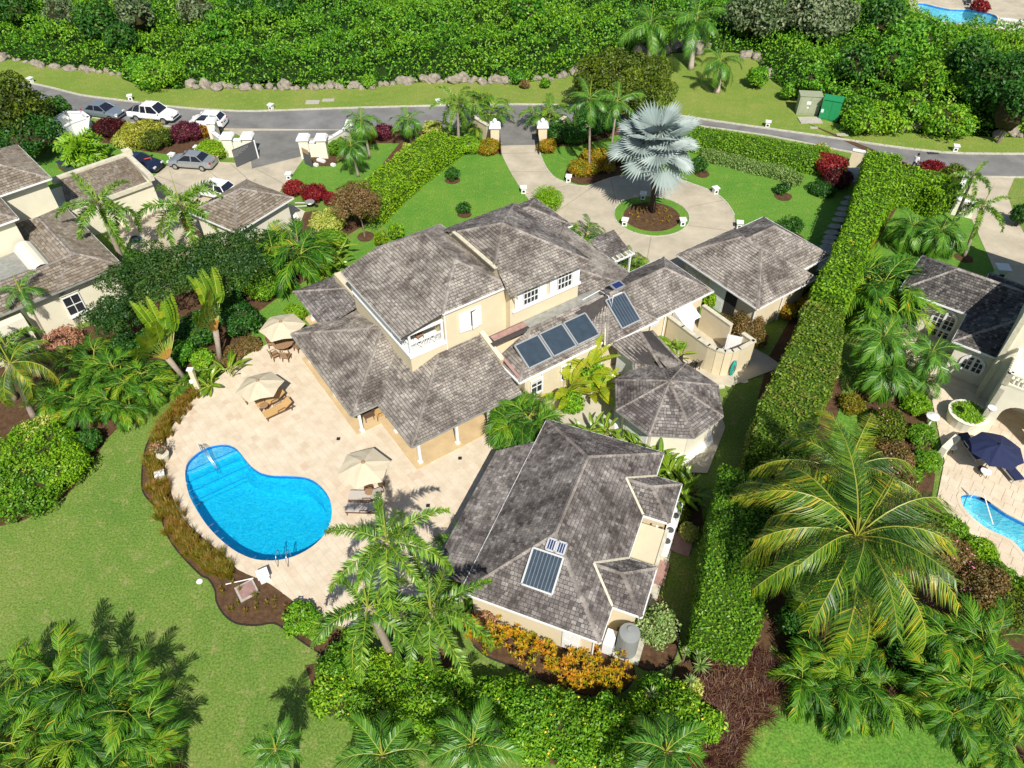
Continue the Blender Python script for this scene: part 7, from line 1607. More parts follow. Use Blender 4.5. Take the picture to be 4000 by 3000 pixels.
# ---- shrubs near the road and gates
SH=[(430,500,68,1.5,'leaf_maroon','dark maroon shrub left of the yellow croton, behind the parked cars',.16),
(545,522,100,1.5,'leaf_cream_bronze','broad cream yellow croton mass below the white pickup',.17),(610,545,60,1.6,'leaf_olive','greenish loose bush in front of the cream croton',.15),(500,545,55,1.2,'leaf_cream','pale cream shrub at the lower left of the croton mass',.15),
(730,515,68,1.4,'leaf_purple','dark purple shrub below the white hatchback',.15),(790,512,30,1.0,'leaf_orange','small orange shrub beside the gate wall',.13),(830,585,60,1.4,'leaf_hedge_lime','round bright green bush in front of the left entrance wall',.14),
(1500,515,42,1.3,'leaf_purple','purple shrub between the two small palms by the road',.15),(1310,570,50,1.3,'leaf_hedge','small green bush beside the right entrance wall',.14),(1440,540,25,1.0,'leaf_croton','small croton under the left small palm',.12),
(1690,500,38,1.2,'leaf_cream','pale yellow shrub at the upper end of the lime hedge',.15),(1645,545,22,1.0,'leaf_cream','pale yellow blossom shrub along the lime hedge, upper',.13),(1590,580,22,1.0,'leaf_cream','pale yellow blossom shrub along the lime hedge, middle',.13),(1555,615,18,1.0,'leaf_cream','pale yellow blossom shrub along the lime hedge, lower',.13),
(1910,575,46,1.2,'leaf_croton','orange yellow croton in front of the left gate pier',.13),(1830,570,52,1.3,'leaf_bush_bright','green shrubbery left of the orange croton by the gate',.15),(2137,572,38,1.2,'leaf_croton','orange yellow croton beside the right gate pier',.13),
(2185,520,60,2.0,'leaf_dark','dark bush behind the right gate pier',.17),(2260,530,50,2.0,'leaf_dark','dark bush beneath the round tree, left of the slim palms',.17),
(2270,655,55,1.1,'leaf_croton','yellow and red croton bed left of the slim palms',.13),(2350,640,60,1.2,'leaf_croton','red and yellow croton bed between the slim palms',.13),(2320,610,60,1.0,'leaf_orange','yellow croton behind the slim palms',.13),(2420,610,40,1.1,'leaf_croton','croton bush left of the silver palm',.13),
(1150,735,42,1.2,'leaf_red','crimson shrub at the neighbour drive, left one',.15),(1230,755,50,1.3,'leaf_red','crimson shrub at the neighbour drive, right one',.15),(1195,745,28,1.0,'leaf_rusty','small dull shrub between the two crimson shrubs',.13),(1290,775,28,1.2,'leaf_red','crimson shrub end beside the olive tree',.15),
(3240,645,62,2.0,'leaf_red','large wine red shrub beside the gate at the end of the hedge',.17),(3275,700,55,1.6,'leaf_maroon','wine red lower part of the shrub near the shaded path',.16),(3200,600,48,1.6,'leaf_cream','cream splashed bush at the right end of the long hedge',.15),(3215,735,60,.8,'leaf_dark','low dark border bush under the wine red shrub',.13),(3352,625,30,1.2,'leaf_red','small red shrub behind the cream wall end',.14),(3640,660,52,1.3,'leaf_red','red shrub on the road edge right of the walking person',.16),(3720,690,50,2.0,'leaf_olive','olive shrub between red shrub and palms at the road',.16),
(3990,840,40,2.2,'leaf_dark','dark bush at the right edge beside the neighbour drive',.17),
(1275,870,72,1.7,'leaf_cream','pale yellow shrub behind the areca clump left of the lawn',.17),(1290,940,60,1.8,'leaf_hedge','green leafy shrub below the pale yellow shrub',.18),(1030,1120,60,2.2,'leaf_hedge','green bush left of the areca clump by the lawn',.17),(960,1090,70,2.6,'leaf_bush_bright','bright green bush behind the travellers palms',.18),(1150,1225,42,1.1,'leaf_hedge_lime','bright green bush behind the rear patio parasol',.13),
(245,1335,75,1.3,'leaf_pinkish','pink and cream croton bush below the neighbour wall',.15),(520,1005,30,1.2,'leaf_bush_bright','small bush with orange blossoms on the neighbour court',.13),
(150,1770,180,1.8,'leaf_hedge_lime','wide bright green bush mass on the left lawn edge, upper part',.17),(80,1900,170,1.8,'leaf_hedge','wide green bush mass on the left lawn edge, lower part',.17),(250,1830,110,1.6,'leaf_hedge_lime','bright bush at the right end of the left bush mass',.16),(130,1710,80,1.6,'leaf_cream','cream variegated shrub at the top of the left bush mass',.16),(345,1720,55,1.3,'leaf_dark','dark shrub right of the left bush mass',.15),(20,1830,35,1.2,'leaf_orange','orange croton at the left edge',.14),(190,1660,60,1.5,'leaf_cream','pale yellow shrub left of the areca row',.15),
(900,1390,60,.6,'leaf_rusty','low reddish brown border plants behind the patio edge',.11),(975,1345,50,.6,'leaf_rusty','reddish brown border plants near the rear parasol',.11),(800,1480,40,.8,'leaf_banana','bright broad leaved plants by the shower post',.25),
(2820,1270,50,1.3,'leaf_rusty','bronze brown croton shrub right of the court wall, left',.13),(2920,1270,75,1.4,'leaf_rusty','bronze brown croton mass by the garage corner',.13),(2965,1325,35,1.0,'leaf_rusty','bronze brown croton, lower end by the path',.13),(3080,1220,35,1.2,'leaf_croton','yellow green shrub against the garage wall',.13),
(2772,1170,28,1.4,'leaf_hedge_lime','narrow bright shrub between kitchen wing and garage door',.14),
(2560,2450,85,2.2,'leaf_variegated','rounded pale variegated bush beside the water tank',.15),(2690,2080,40,1.0,'leaf_cream','round yellow shrub behind the air conditioners',.12),(2670,2010,30,.9,'leaf_olive','grey green shrub above the yellow shrub',.12),(2710,1955,28,.9,'leaf_rusty','dull brown shrub below the broad leaved plants',.12),
(1180,2420,80,.8,'leaf_bush_bright','low bright plants on the near bed beside the patio',.14),(1385,2500,55,1.0,'leaf_hedge','green shrub behind the teal hose',.14),(1250,2470,45,.8,'leaf_bush_bright','low plants between patio corner and hose',.13),
(770,1290,85,2.2,'leaf_dark','dark undergrowth between the two travellers palms',.17),(940,1250,75,2.4,'leaf_dark','dark bush right of the upright travellers palm',.17),(700,1380,60,1.8,'leaf_bush','green undergrowth beneath the leaning travellers palm',.18),(880,1170,75,2.2,'leaf_dark','dark bush behind the upright travellers palm',.17),(600,1330,70,1.8,'leaf_dark','dark undergrowth left of the leaning travellers palm',.17),(790,1400,45,1.0,'leaf_bush_bright','low bright plants at the foot of the travellers palms',.16),(480,1350,60,1.6,'leaf_dark','dark bush below the drooping tree at the neighbour wall',.16),
(3110,2420,70,2.0,'leaf_dark','dark undergrowth at the foot of the coconut palms, left',.17),(3140,2560,60,1.6,'leaf_dark','dark undergrowth above the golden arecas, left',.17),(3540,2540,75,2.0,'leaf_dark','dark undergrowth right of the coconut fronds',.17),(3620,2620,60,1.8,'leaf_dark','dark undergrowth between the two areca groves',.17),(3060,2230,50,2.0,'leaf_dark','dark bush behind the long tall hedge',.16),(3480,2300,70,1.6,'leaf_bush','green undergrowth below the coconut crown, right',.17),
(1930,760,0,0,'','',0)]
for x,y,hw,h,mt,l,lf in SH:
    if mt: shrub(x,y,hw,h,mt,l,leaf=lf)
# small specimen shrubs on the lawn
for x,y,hw,h,l in ((1768,680,32,1.1,'small dark frangipani on the left front lawn, right one'),(1812,812,30,.9,'small dark leaved shrub on the lawn nearest the roof ridge'),(3060,738,30,1.0,'small sparse shrub on the right front lawn, in a soil ring'),(3095,880,48,1.2,'small sparse frangipani behind the garage roof'),(2725,645,40,1.4,'sparse dark shrub right of the silver palm')):
    shrub(x,y,hw,h,'leaf_dark',l,leaf=.2,dens=.35,core=0,aspect=.35)
shrub(2135,780,65,1.8,'leaf_hedge_lime','loose bright bamboo like shrub at the driveway behind the villa',leaf=.17,dens=.6,core=.4,aspect=.3)
shrub(1545,905,35,1.3,'leaf_hedge_lime','bright leafy shrub behind the upper roof gutter',leaf=.17,dens=.6); shrub(1490,935,28,1.3,'leaf_banana','bright broad leaved plant behind the left gutter end',leaf=.25,dens=.6)
# allamanda belt
AL=[(1330,2610,95,1.7),(1460,2640,110,1.9),(1300,2720,95,1.5),(1440,2740,110,1.8),(1600,2700,120,2.0),(1590,2800,110,1.5),(1740,2720,110,1.9),(1720,2810,90,1.5),(1890,2760,110,1.9),(1930,2840,110,1.6),(2060,2790,120,2.0),(2080,2890,110,1.7),(2210,2830,120,2.0),(2250,2930,110,1.8),(2370,2830,120,2.0),(2390,2940,100,1.8),(2520,2800,105,2.0),(2560,2720,80,1.8),(2640,2760,95,2.0),(2660,2860,90,1.8),(2760,2830,70,1.6),(2000,2700,70,1.3),(2150,2750,70,1.5)]
for i,(x,y,hw,h) in enumerate(AL):
    shrub(x,y,hw,h,'leaf_bush_bright' if i%3 else 'leaf_hedge','green allamanda bush with yellow flowers in the belt along the near lawn','bush','allamanda_bush',leaf=.17,dens=.85,group='allamanda bushes of the near belt',flowers=('flower_yellow',5,.055),aspect=.42)
shrub(2700,2700,45,1.5,'leaf_cream','yellow splashed shrub at the right end of the allamanda belt',leaf=.14)
shrub(2680,2985,30,.9,'flower_red' and 'leaf_red','small red flower cluster at the bottom edge',leaf=.12)
# oleander / lily borders on the right
for i,(x,y,hw,h,mt,l,lf) in enumerate([(3470,1660,80,1.6,'leaf_olive','pink flowering shrub at the upper end of the right border',.13),(3500,1790,75,1.5,'leaf_rusty','pinkish brown oleander bush in the middle of the right border',.13),(3520,1890,60,1.3,'leaf_rusty','pinkish oleander bush above the coconut crowns',.13),(3580,1580,55,1.1,'leaf_hedge_lime','yellow green lily clump at the top of the terrace edge',.2),(3600,1700,55,1.1,'leaf_hedge','lily clump beside the mushroom lamp',.2),(3620,1800,55,1.1,'leaf_hedge','lily clump along the terrace edge, lower',.2),(3560,1860,40,1.0,'leaf_hedge','lily clump at the lower end of the terrace',.2),(3600,2060,90,1.4,'leaf_olive','pink flowering shrub left of the neighbour pool',.13),(3720,2060,60,1.0,'leaf_hedge','lily plants at the pool corner',.2),(3700,2170,100,1.5,'leaf_rusty','pinkish shrub below the neighbour pool',.13),(3830,2150,60,1.1,'leaf_hedge_lime','yellow lily plants beside the turquoise pool',.2),(3900,2260,70,1.1,'leaf_hedge','lily plants below the turquoise pool',.2),(3830,2290,110,1.6,'leaf_rusty','pinkish brown shrub at the right edge, middle',.13),(3950,2380,90,1.6,'leaf_olive','green brown shrub at the right edge',.13),(3990,2300,50,1.2,'leaf_hedge','lily plants at the right edge of the picture',.2),(3400,1750,50,.9,'leaf_grass_bronze','feathery grass clump at the top of the right bed',.2),(3330,1580,50,.8,'leaf_grass_bronze','feathery grass clump below the manila palms',.2)]):
    shrub(x,y,hw,h,mt,l,leaf=lf,aspect=.28 if lf==.2 else .5,flowers=('flower_pink',9,.06) if 'pink' in l else None)
# ---- grasses
def grasses(px,n,h,mat,label,cat='grass',name='ornamental_grass',w=.02,lean=.5,blades=40,r=.28,tuft=True):
    """px: list of centre pixels"""
    allq=[];vals=[]; c0=G(px[0][0],px[0][1])
    root_pts=[]
    for x,y in px:
        c=G(x,y); 
        for k in range(n):
            base=np.array([c.x-c0.x+RNG.normal(0,r*1.2),c.y-c0.y+RNG.normal(0,r*1.2),0]); m_=blades; a=RNG.uniform(0,2*PI,m_); le=RNG.uniform(.1,lean,m_)*h; hh=h*RNG.uniform(.6,1.1,m_)
            d_=np.stack([np.cos(a),np.sin(a),np.zeros(m_)],1); s_=np.stack([-np.sin(a),np.cos(a),np.zeros(m_)],1)*w
            p0=base+d_*.05; p1=base+d_*(le[:,None]*.5)+np.array([0,0,1])*hh[:,None]*.75; p2=base+d_*(le[:,None]*1.3)+np.array([0,0,1])*hh[:,None]*.95
            Q=np.empty((m_,4,3)); Q[:,0]=p0-s_;Q[:,1]=p0+s_;Q[:,2]=p1+s_;Q[:,3]=p1-s_; allq.append(Q); Q=np.empty((m_,4,3)); Q[:,0]=p1-s_;Q[:,1]=p1+s_;Q[:,2]=p2+s_*.15;Q[:,3]=p2-s_*.15; allq.append(Q); v=RNG.random(m_); vals+= [v,np.clip(v+.12,0,1)]
    o=quads(name,np.concatenate(allq),mat,np.concatenate(vals)); o.location=(c0.x,c0.y,0); tag(o,label,cat); return o
LG=[(740,1545),(715,1580),(690,1615),(662,1650),(640,1690),(625,1730),(618,1775),(612,1820),(608,1862),(615,1905),(630,1945),(645,1985),(665,2020),(685,2055),(710,2090),(735,2122),(765,2150),(795,2178),(825,2200),(855,2222),(880,2245)]
for i in range(0,len(LG)):
    x,y=LG[i]; grasses([(x,y),(x+16,y+10),(x-8,y+8)],5,.72,'leaf_grass_bronze','bronze green feathery grass tuft in the bed along the pool side of the patio','ornamental grass',w=.012,blades=42,r=.2)['group']='feathery grass tufts beside the patio'
for i,(x,y) in enumerate(((890,2300),(930,2340),(960,2390),(1010,2370),(1000,2330),(1060,2350),(1100,2400))): grasses([(x,y)],3,.35,'leaf_grass_bronze','small sparse grass tuft in the near bed by the manhole','ornamental grass',w=.01,blades=24,r=.25)['group']='small tufts around the manhole'
PG=[(2830,2620),(2880,2680),(2790,2700),(2850,2760),(2930,2620),(2960,2700),(2790,2820),(2860,2850),(2800,2900),(2780,2960),(2830,2930),(3000,2660),(2920,2760)]
for x,y in PG: grasses([(x,y),(x+20,y+22),(x-22,y+12)],5,.95,'leaf_grass_purple','dark purple fountain grass clump at the right end of the near belt','ornamental grass',w=.014,blades=60,r=.28,lean=.8)['group']='purple fountain grasses'
# crotons along the annex
CR=[(1835,2440),(1880,2500),(1940,2490),(1990,2470),(1905,2450),(2050,2480),(2030,2530),(2100,2520),(2090,2570),(2160,2540),(2150,2600),(2210,2560),(2220,2620),(2270,2580),(2280,2650),(2330,2600),(2340,2660),(2390,2620),(2400,2670),(2240,2660),(2430,2610)]
for i,(x,y) in enumerate(CR):
    c=G(x,y,.6); root=thing('croton_shrub','spiky orange and yellow croton in the bed along the near annex wall','shrub',(c.x,c.y,0),0,'crotons along the annex wall')
    allq=[];vv=[]
    for k in range(13):
        cc=np.array([RNG.normal(0,.3),RNG.normal(0,.3),RNG.uniform(.35,.95)]); m_=16; a=RNG.uniform(0,2*PI,m_); el=RNG.uniform(-.1,1.2,m_); L_=RNG.uniform(.16,.28,m_)[:,None]
        d_=np.stack([np.cos(a)*np.cos(el),np.sin(a)*np.cos(el),np.sin(el)],1); s_=np.stack([-np.sin(a),np.cos(a),np.zeros(m_)],1)*.028
        Q=np.empty((m_,4,3)); Q[:,0]=cc; Q[:,1]=cc+d_*L_*.5-s_; Q[:,2]=cc+d_*L_; Q[:,3]=cc+d_*L_*.5+s_; allq.append(Q); vv.append(np.clip(RNG.normal(.62 if cc[2]>.55 else .25,.15,m_),0,1))
    quads('leaves',np.concatenate(allq),'leaf_orange',np.concatenate(vv),root); mb=MB()
    for k in range(5): a=k*1.26; mb.tube([(0,0,0),(.22*math.cos(a),.22*math.sin(a),.6)],[.025,.012],'bark_dark',4)
    mb.build('stem',root)
shrub(1900,2425,40,1.1,'leaf_pinkish','pinkish croton at the annex corner by the palm',leaf=.14); 
# spiky agave like plants
def spiky(px,py,r,mat,label,h=.5,n=46):
    c=G(px,py,h); a=RNG.uniform(0,2*PI,n); el=RNG.uniform(-.1,1.3,n); L_=r*RNG.uniform(.75,1.1,n)[:,None]; d_=np.stack([np.cos(a)*np.cos(el),np.sin(a)*np.cos(el),np.sin(el)],1); s_=np.stack([-np.sin(a),np.cos(a),np.zeros(n)],1)*.03*r/.5
    Q=np.empty((n,4,3)); Q[:,0]=0; Q[:,1]=d_*L_*.35-s_; Q[:,2]=d_*L_; Q[:,3]=d_*L_*.35+s_
    root=thing('spiky_plant',label,'plant',(c.x,c.y,0)); Q[:,:,2]+=h; quads('leaves',Q,mat,RNG.random(n),root); mb=MB(); mb.tube([(0,0,0),(0,0,h)],[.06,.04],'bark',6); mb.build('stem',root)
for x,y,r,l in ((2735,2600,.62,'large pale striped spiky rosette at the end of the tall dark hedge'),(2725,2560,.35,'smaller spiky rosette above the large pale one'),(2760,2540,.4,'pinkish spiky rosette beside the hedge end'),(2680,2545,.3,'small pink spiky rosette left of the large pale one'),(2545,2710,.4,'pale spiky rosette poking out of the allamanda belt'),(2700,2660,.4,'pale spiky rosette just below the large one')): spiky(x,y,r,'leaf_variegated',l,h=1.0 if y<2650 else 1.9)
# ginger / heliconia beside annex and pavilion
def paddles(px,py,n,label,kind='heliconia',sc=1.0,rad=.5,h=.5,name='ginger_plant',el=(.2,1.2),cat='plant'):
    c=G(px,py,h); root=thing(name,label,cat,(c.x,c.y,0)); mb=MB()
    for i in range(n):
        a=random.uniform(0,6.28); r=rad*math.sqrt(random.random()); x,y=r*math.cos(a),r*math.sin(a); z=h*random.uniform(.4,1.1); mb.tube([(x*.7,y*.7,0),(x,y,z)],[.02,.015],'rachis',4)
        for k in range(2): put_frond(kind,root,(x,y,z*(1-.3*k)),a+random.gauss(0,1),random.uniform(*el),sc*random.uniform(.8,1.15),random.uniform(-.5,.5))
    mb.build('stem',root); return root
for i,(x,y,n) in enumerate(((2450,1730,12),(2500,1750,14),(2560,1780,14),(2600,1800,16),(2630,1850,18),(2660,1900,18),(2640,1940,14),(2700,1930,12),(2330,1680,7),(2375,1690,8),(2290,1670,5))): paddles(x,y,n,('bright broad leaved ginger plants on the patio strip behind the annex' if x<2400 else 'bright broad leaved ginger plants between annex and pavilion'),rad=.55,h=.9,sc=.95)['group']='ginger plants behind the annex' if x<2400 else 'ginger plants between annex and pavilion'
# bananas
paddles(2290,1420,7,'tall yellow green banana plant in front of the kitchen wing','banana',.85,.35,1.9,'banana_plant',(.35,1.35),'banana plant')
paddles(2215,1500,6,'banana plant at the left of the banana group, near the verandah roof','banana',.8,.4,1.5,'banana_plant',(.3,1.3),'banana plant')
paddles(2330,1500,6,'lower banana plant by the pavilion path','banana',.75,.4,1.3,'banana_plant',(.3,1.3),'banana plant')
shrub(2320,1470,60,1.6,'leaf_bush_bright','bright leafy undergrowth beneath the bananas',leaf=.2,dens=.8); shrub(2230,1570,55,1.2,'leaf_bush_bright','bright leafy undergrowth left of the pavilion court',leaf=.2,dens=.8)
paddles(2625,1345,8,'bright heliconia clump outside the court wall, upper','heliconia',1.1,.35,1.0); paddles(2655,1385,7,'bright heliconia clump outside the court wall, lower','heliconia',1.1,.3,.9)
paddles(820,1490,7,'broad leaved plant at the patio corner by the shower post','heliconia',1.1,.4,.5); paddles(890,1440,6,'broad leaved plant behind the shower post near the travellers palm','heliconia',1.3,.5,.7)
paddles(1300,990,14,'tall bright gingers on the lawn edge under the pale yellow shrub','heliconia',1.3,.9,1.3); paddles(1260,1040,10,'bright gingers by the areca clump','heliconia',1.2,.7,1.0)
# ---- travellers palms: leaves fan out in one plane
def traveller(base,heart,h_sc,label,az):
    B=G(*base); c=above(B,*heart); root=thing('travellers_palm',label,'travellers palm',B); cl=c-B; mb=MB(); mb.tube([(0,0,0),cl*.5,cl],[.2,.17,.2],'palm_trunk',9); mb.build('trunk',root,smooth=True); n=17
    for i in range(n):
        t=-1+2*i/(n-1); ang=t*.72; el=PI/2-abs(ang); 
        put_frond('traveller',root,cl+Vector((math.cos(az)*t*.12,math.sin(az)*t*.12,.0)),az if t>0 else az+PI,el,h_sc*random.uniform(.92,1.05),PI/2+random.uniform(-.4,.4))
    m2=MB(); 
    for k in range(9): a=-1+2*k/8; m2.bar(cl+Vector((0,0,-.1)),cl+Vector((math.cos(az)*a*.5,math.sin(az)*a*.5,.55+.2*(1-abs(a)))),.12,.06,'rachis_fan')
    m2.build('leaf_bases',root)
    return root
traveller((732,1491),(655,1400),1.0,'travellers palm with a fan of leaves leaning left at the patio corner',1.0); traveller((862,1420),(842,1290),1.0,'travellers palm standing upright behind the patio edge',1.2)
# ---- palms
palm((2536,237),(2542,88),'royal',3.1,'royal palm at the boulders, left of the three on the corner lawn',15,.26,'palm_trunk_pale','crownshaft',hw=115)
palm((2698,271),(2721,78),'royal',3.1,'royal palm with the tallest pale trunk, middle of the three on the corner lawn',15,.26,'palm_trunk_pale','crownshaft',hw=118)
palm((2800,362),(2814,238),'royal',3.1,'short royal palm in the open on the corner lawn',14,.26,'palm_trunk_pale','crownshaft',hw=88,elr=(-.75,1.15))
palm((1445,615),(1411,468),'manila',1.9,'small palm with a leaning trunk beside the purple shrub, left of the pair',15,.1,hw=60)
palm((1606,565),(1592,468),'manila',1.9,'small palm right of the purple shrub near the lime hedge',15,.1,hw=58)
palm((1400,690),(1371,572),'manila',1.9,'small leaning palm on the lawn below the other two, by the entrance wall',15,.1,hw=60)
palm((1793,574),(1787,400),'plume',2.6,'drooping feathery palm at the top of the lime hedge beside the gate',11,.12,hw=105,elr=(-.8,1.2))
clump(1905,405,75,3.4,'areca','cluster palm behind the left gate pier beside the road',6,5,elr=(.1,1.2)); clump(2135,440,70,3.0,'areca','cluster palm behind the right gate pier beside the road',6,5,elr=(.1,1.2)); clump(1870,490,45,1.8,'areca','low palm foliage between the drooping palm and the gate',5,4)
palm((2300,678),(2303,385),'royal',3.1,'slim palm with a straight thin trunk in the croton bed, left of two',12,.09,'palm_trunk','crownshaft_pale',hw=92,elr=(-.5,1.2))
palm((2377,678),(2411,395),'royal',3.1,'slim leaning palm in the croton bed, right of two',12,.09,'palm_trunk','crownshaft_pale',hw=92,elr=(-.5,1.2))
mb=MB()
for k in range(16): a=k*.4; mb.tube([(0,0,0),(.35*math.cos(a),.35*math.sin(a),.1*math.sin(a*3))],[.03,.012],'inflor',4)
o=mb.build('palm_flower'); o.location=above(G(2300,678),2299,492); tag(o,'pale branching flower stalk on the left slim palm trunk','palm flower')
mb=MB()
for k in range(14): a=k*.45; mb.tube([(0,0,0),(.25*math.cos(a),.25*math.sin(a),-.45)],[.03,.01],'leaf_maroon' if False else 'wicker',4)
o=mb.build('palm_fruit'); o.location=above(G(2377,678),2378,440); tag(o,'dark hanging fruit brush below the crown of the right slim palm','palm fruit')
# silver fan palm
B=G(2548,828); c=above(B,2562,590); root=thing('silver_palm','large silver blue fan palm on the round island of the driveway','palm tree',B); cl=c-B
mb=MB(); mb.tube([(0,0,0),cl*.3,cl*.7,cl],[.27,.22,.19,.2],'bark_dark',10)
for k in range(10): a=k*2.4; p=cl*.93; mb.tube([p,p+Vector((.4*math.cos(a),.4*math.sin(a),.15))],[.05,.02],'bark',4)
mb.build('trunk',root,smooth=True)
for i in range(25):
    t=(i+.5)/25; el=1.5-1.85*t**.9; az=i*2.39996; put_frond('fan',root,cl+Vector((0,0,.25*(1-t))),az,el,random.uniform(1.5,1.8)*(.95 if t<.3 else 1.0),random.uniform(-.35,.35))
for k in range(26): 
    a=RNG.uniform(0,6.28); r=1.5*math.sqrt(RNG.random()); 
pl_=[]; 
for k in range(20):
    a=k*2.4; r=.55+.9*math.sqrt(k/20); p=Vector((ISL.x+r*1.25*math.cos(a),ISL.y+r*1.1*math.sin(a),0)); Q_=leafquads(np.array([[RNG.normal(0,.09),RNG.normal(0,.09),RNG.uniform(.05,.25)] for _ in range(14)]),np.tile([0,0,1.],(14,1)),.14,.5); o=quads('bedding_plant',Q_,'leaf_croton',RNG.random(14)); o.location=p; tag(o,'small young bedding plant on the round island soil','bedding plant','bedding plants on the island')
palm((484,1030),(385,795),'plume',2.6,'large feathery foxtail palm over the neighbour roof, left of two',11,.17,hw=150,elr=(-.75,1.1))
palm((790,940),(705,802),'plume',2.6,'large feathery foxtail palm over the neighbour court, right of two',12,.17,hw=165,elr=(-.6,1.1),dead=2)
palm((185,1320),(77,1130),'royal',3.1,'thin palm in front of the neighbour house at the left edge',9,.1,hw=85,dead=3)
c=G(312,574,1.2); root=palm((337,651),(318,580),'spiky',1.0,'bushy screw pine with drooping narrow leaves on the neighbour lawn',60,.16,'bark',hw=78,elr=(-1.2,1.3),spear=False)
palm((137,1636),(40,1420),'coconut',5.4,'big drooping palm at the left edge above the bush mass',13,.16,hw=190,elr=(-.5,1.1)); palm((60,1560),(20,1350),'plume',2.6,'feathery dark palm at the left edge beside the neighbour porch',10,.15,hw=130)
palm((3764,1003),(3838,805),'plume',2.6,'feathery palm with a slender leaning trunk on the right neighbour lawn',9,.11,hw=100); palm((3725,870),(3800,690),'plume',2.6,'tall feathery palm at the road beside the right neighbour wall',9,.11,hw=85)
palm((3588,985),(3561,885),'manila',1.9,'dark palm with drooping foliage on the right lawn, left of two',22,.11,hw=82,elr=(-.7,1.2)); palm((3628,1000),(3675,905),'manila',1.9,'dark leaning palm on the right lawn, right of two',22,.11,hw=82,elr=(-.7,1.2))
palm((3640,1000),(3740,950),'manila',1.9,'low palm tuft at the soil ring of the right lawn',10,.09,hw=40)
palm((3420,1500),(3452,1320),'manila',1.9,'dark green feathery palm below the areca mass, upper one',20,.11,hw=105,elr=(-.7,1.2)); palm((3529,1491),(3640,1375),'manila',1.9,'dark green palm leaning toward the small arched window',18,.11,hw=90,elr=(-.7,1.2)); palm((3480,1560),(3460,1440),'manila',1.9,'dark green feathery palm below the areca mass, lower one',20,.11,hw=105,elr=(-.7,1.2)); palm((3560,1500),(3620,1480),'manila',1.9,'small palm at the neighbour terrace corner',12,.09,hw=65)
# coconuts
palm(None,(3300,1850),'coconut',5.4,'tall coconut palm, the upper of the two big crowns at the right',26,.18,'palm_trunk',hw=340,h=7.0,elr=(-.5,1.35)) 
palm(None,(3345,2100),'coconut',5.4,'tall coconut palm, the lower of the two big crowns at the right',40,.18,'palm_trunk',hw=455,h=8.0,elr=(-.65,1.35),dead=4)
palm(None,(3170,1960),'coconut',5.4,'coconut palm crown at the left of the big right hand cluster, behind the tall hedge',16,.16,'palm_trunk',hw=290,h=6.0,elr=(-.4,1.3))
# foxtails near the pool
palm((1550,2470),(1511,2115),'plume',2.6,'feathery foxtail palm rising beside the grey loungers, uppermost of three',11,.16,hw=230,elr=(-.35,1.2))
palm((1538,2583),(1436,2372),'plume',2.6,'feathery foxtail palm at the near patio corner, left of the lower two',11,.17,hw=235,elr=(-.6,1.1))
palm((1705,2586),(1683,2386),'plume',2.6,'feathery foxtail palm with a clear pale trunk by the annex, right of the lower two',11,.18,hw=250,elr=(-.5,1.1))
for (x,y,l) in ((1077,2925,'small palm crown at the bottom edge, leftmost of four'),(1493,2950,'palm crown at the bottom edge, second from the left of four'),(1845,2905,'palm crown at the bottom edge, third from the left of four'),(2601,2935,'palm crown at the bottom edge among the allamandas, rightmost of four')):
    palm(None,(x,y),'manila',1.9,l,17,.12,hw=150 if x>1200 else 95,h=4.0,elr=(-.6,1.2))
# areca masses
for x,y,hw,h,n,l in ((1127,985,135,3.6,11,'large areca palm clump on the lawn edge left of the villa'),(2045,1640,115,3.0,10,'golden areca palm clump at the annex roof corner'),(3430,1110,160,4.2,14,'big golden areca palm mass right of the tall hedge'),(1800,2170,100,2.8,8,'areca palm clump between foxtail palms and annex wall'),(1880,2290,70,1.8,5,'yellowing areca at the near annex corner'),
 (2280,905,65,1.6,5,'small palm beside the porch roof, left'),(2480,1010,45,1.8,4,'small curved palm right of the porch'),(2440,1035,40,1.0,4,'low green palm foliage below the porch'),
 (330,1400,85,2.6,6,'areca clump behind the left areca row'),(430,1440,85,3.0,7,'areca clump in the left row, third from the pool side'),(540,1465,90,3.2,8,'areca clump in the left row, nearest the travellers palm'),(210,1540,85,2.8,7,'areca clump in the left row above the bush mass'),(345,1560,90,3.0,8,'areca clump in the middle of the left row'),(470,1560,85,2.8,8,'areca clump at the lawn side of the left row'),(575,1520,60,2.0,6,'areca clump at the right end of the left row'),(690,1500,50,1.5,5,'small areca under the leaning travellers palm')):
    clump(x,y,hw,h,'areca',l,n,6,dead=2 if n>7 else 0)
for i,(x,y,hw,h) in enumerate(((40,2640,110,4.2),(190,2620,110,4.2),(300,2690,120,4.4),(450,2740,120,4.4),(540,2850,110,4.0),(130,2790,120,4.2),(320,2840,120,4.2),(60,2930,130,4.0),(420,2920,120,4.0),(230,2960,120,3.8),(570,2960,90,3.2))):
    clump(x,y,hw,h,'areca',('areca palm clump at the left of the big near left grove' if x<150 else 'areca palm clump in the middle of the big near left grove' if x<400 else 'areca palm clump on the lawn side of the big near left grove'),6,4,fs=1.5,group='areca palms of the near left grove')
for i,(x,y,hw,h) in enumerate(((3200,2640,110,2.4),(3320,2650,110,2.6),(3420,2680,110,2.6),(3240,2720,90,1.8),(3370,2740,90,1.8),(3770,2480,120,3.6),(3880,2540,120,3.6),(3720,2620,110,3.2),(3850,2680,120,3.2),(3780,2780,110,2.8),(3900,2800,100,2.8),(3970,2640,100,3.2),(3660,2700,80,2.4),(3980,2920,100,2.6),(3900,2900,80,2.2))):
    clump(x,y,hw,h,'areca',('golden areca clump below the coconut crowns' if x<3500 else 'areca palm clump of the dark near right grove'),5,5,fs=1.6,group='areca palms below the coconuts' if x<3500 else 'areca palms of the near right grove')
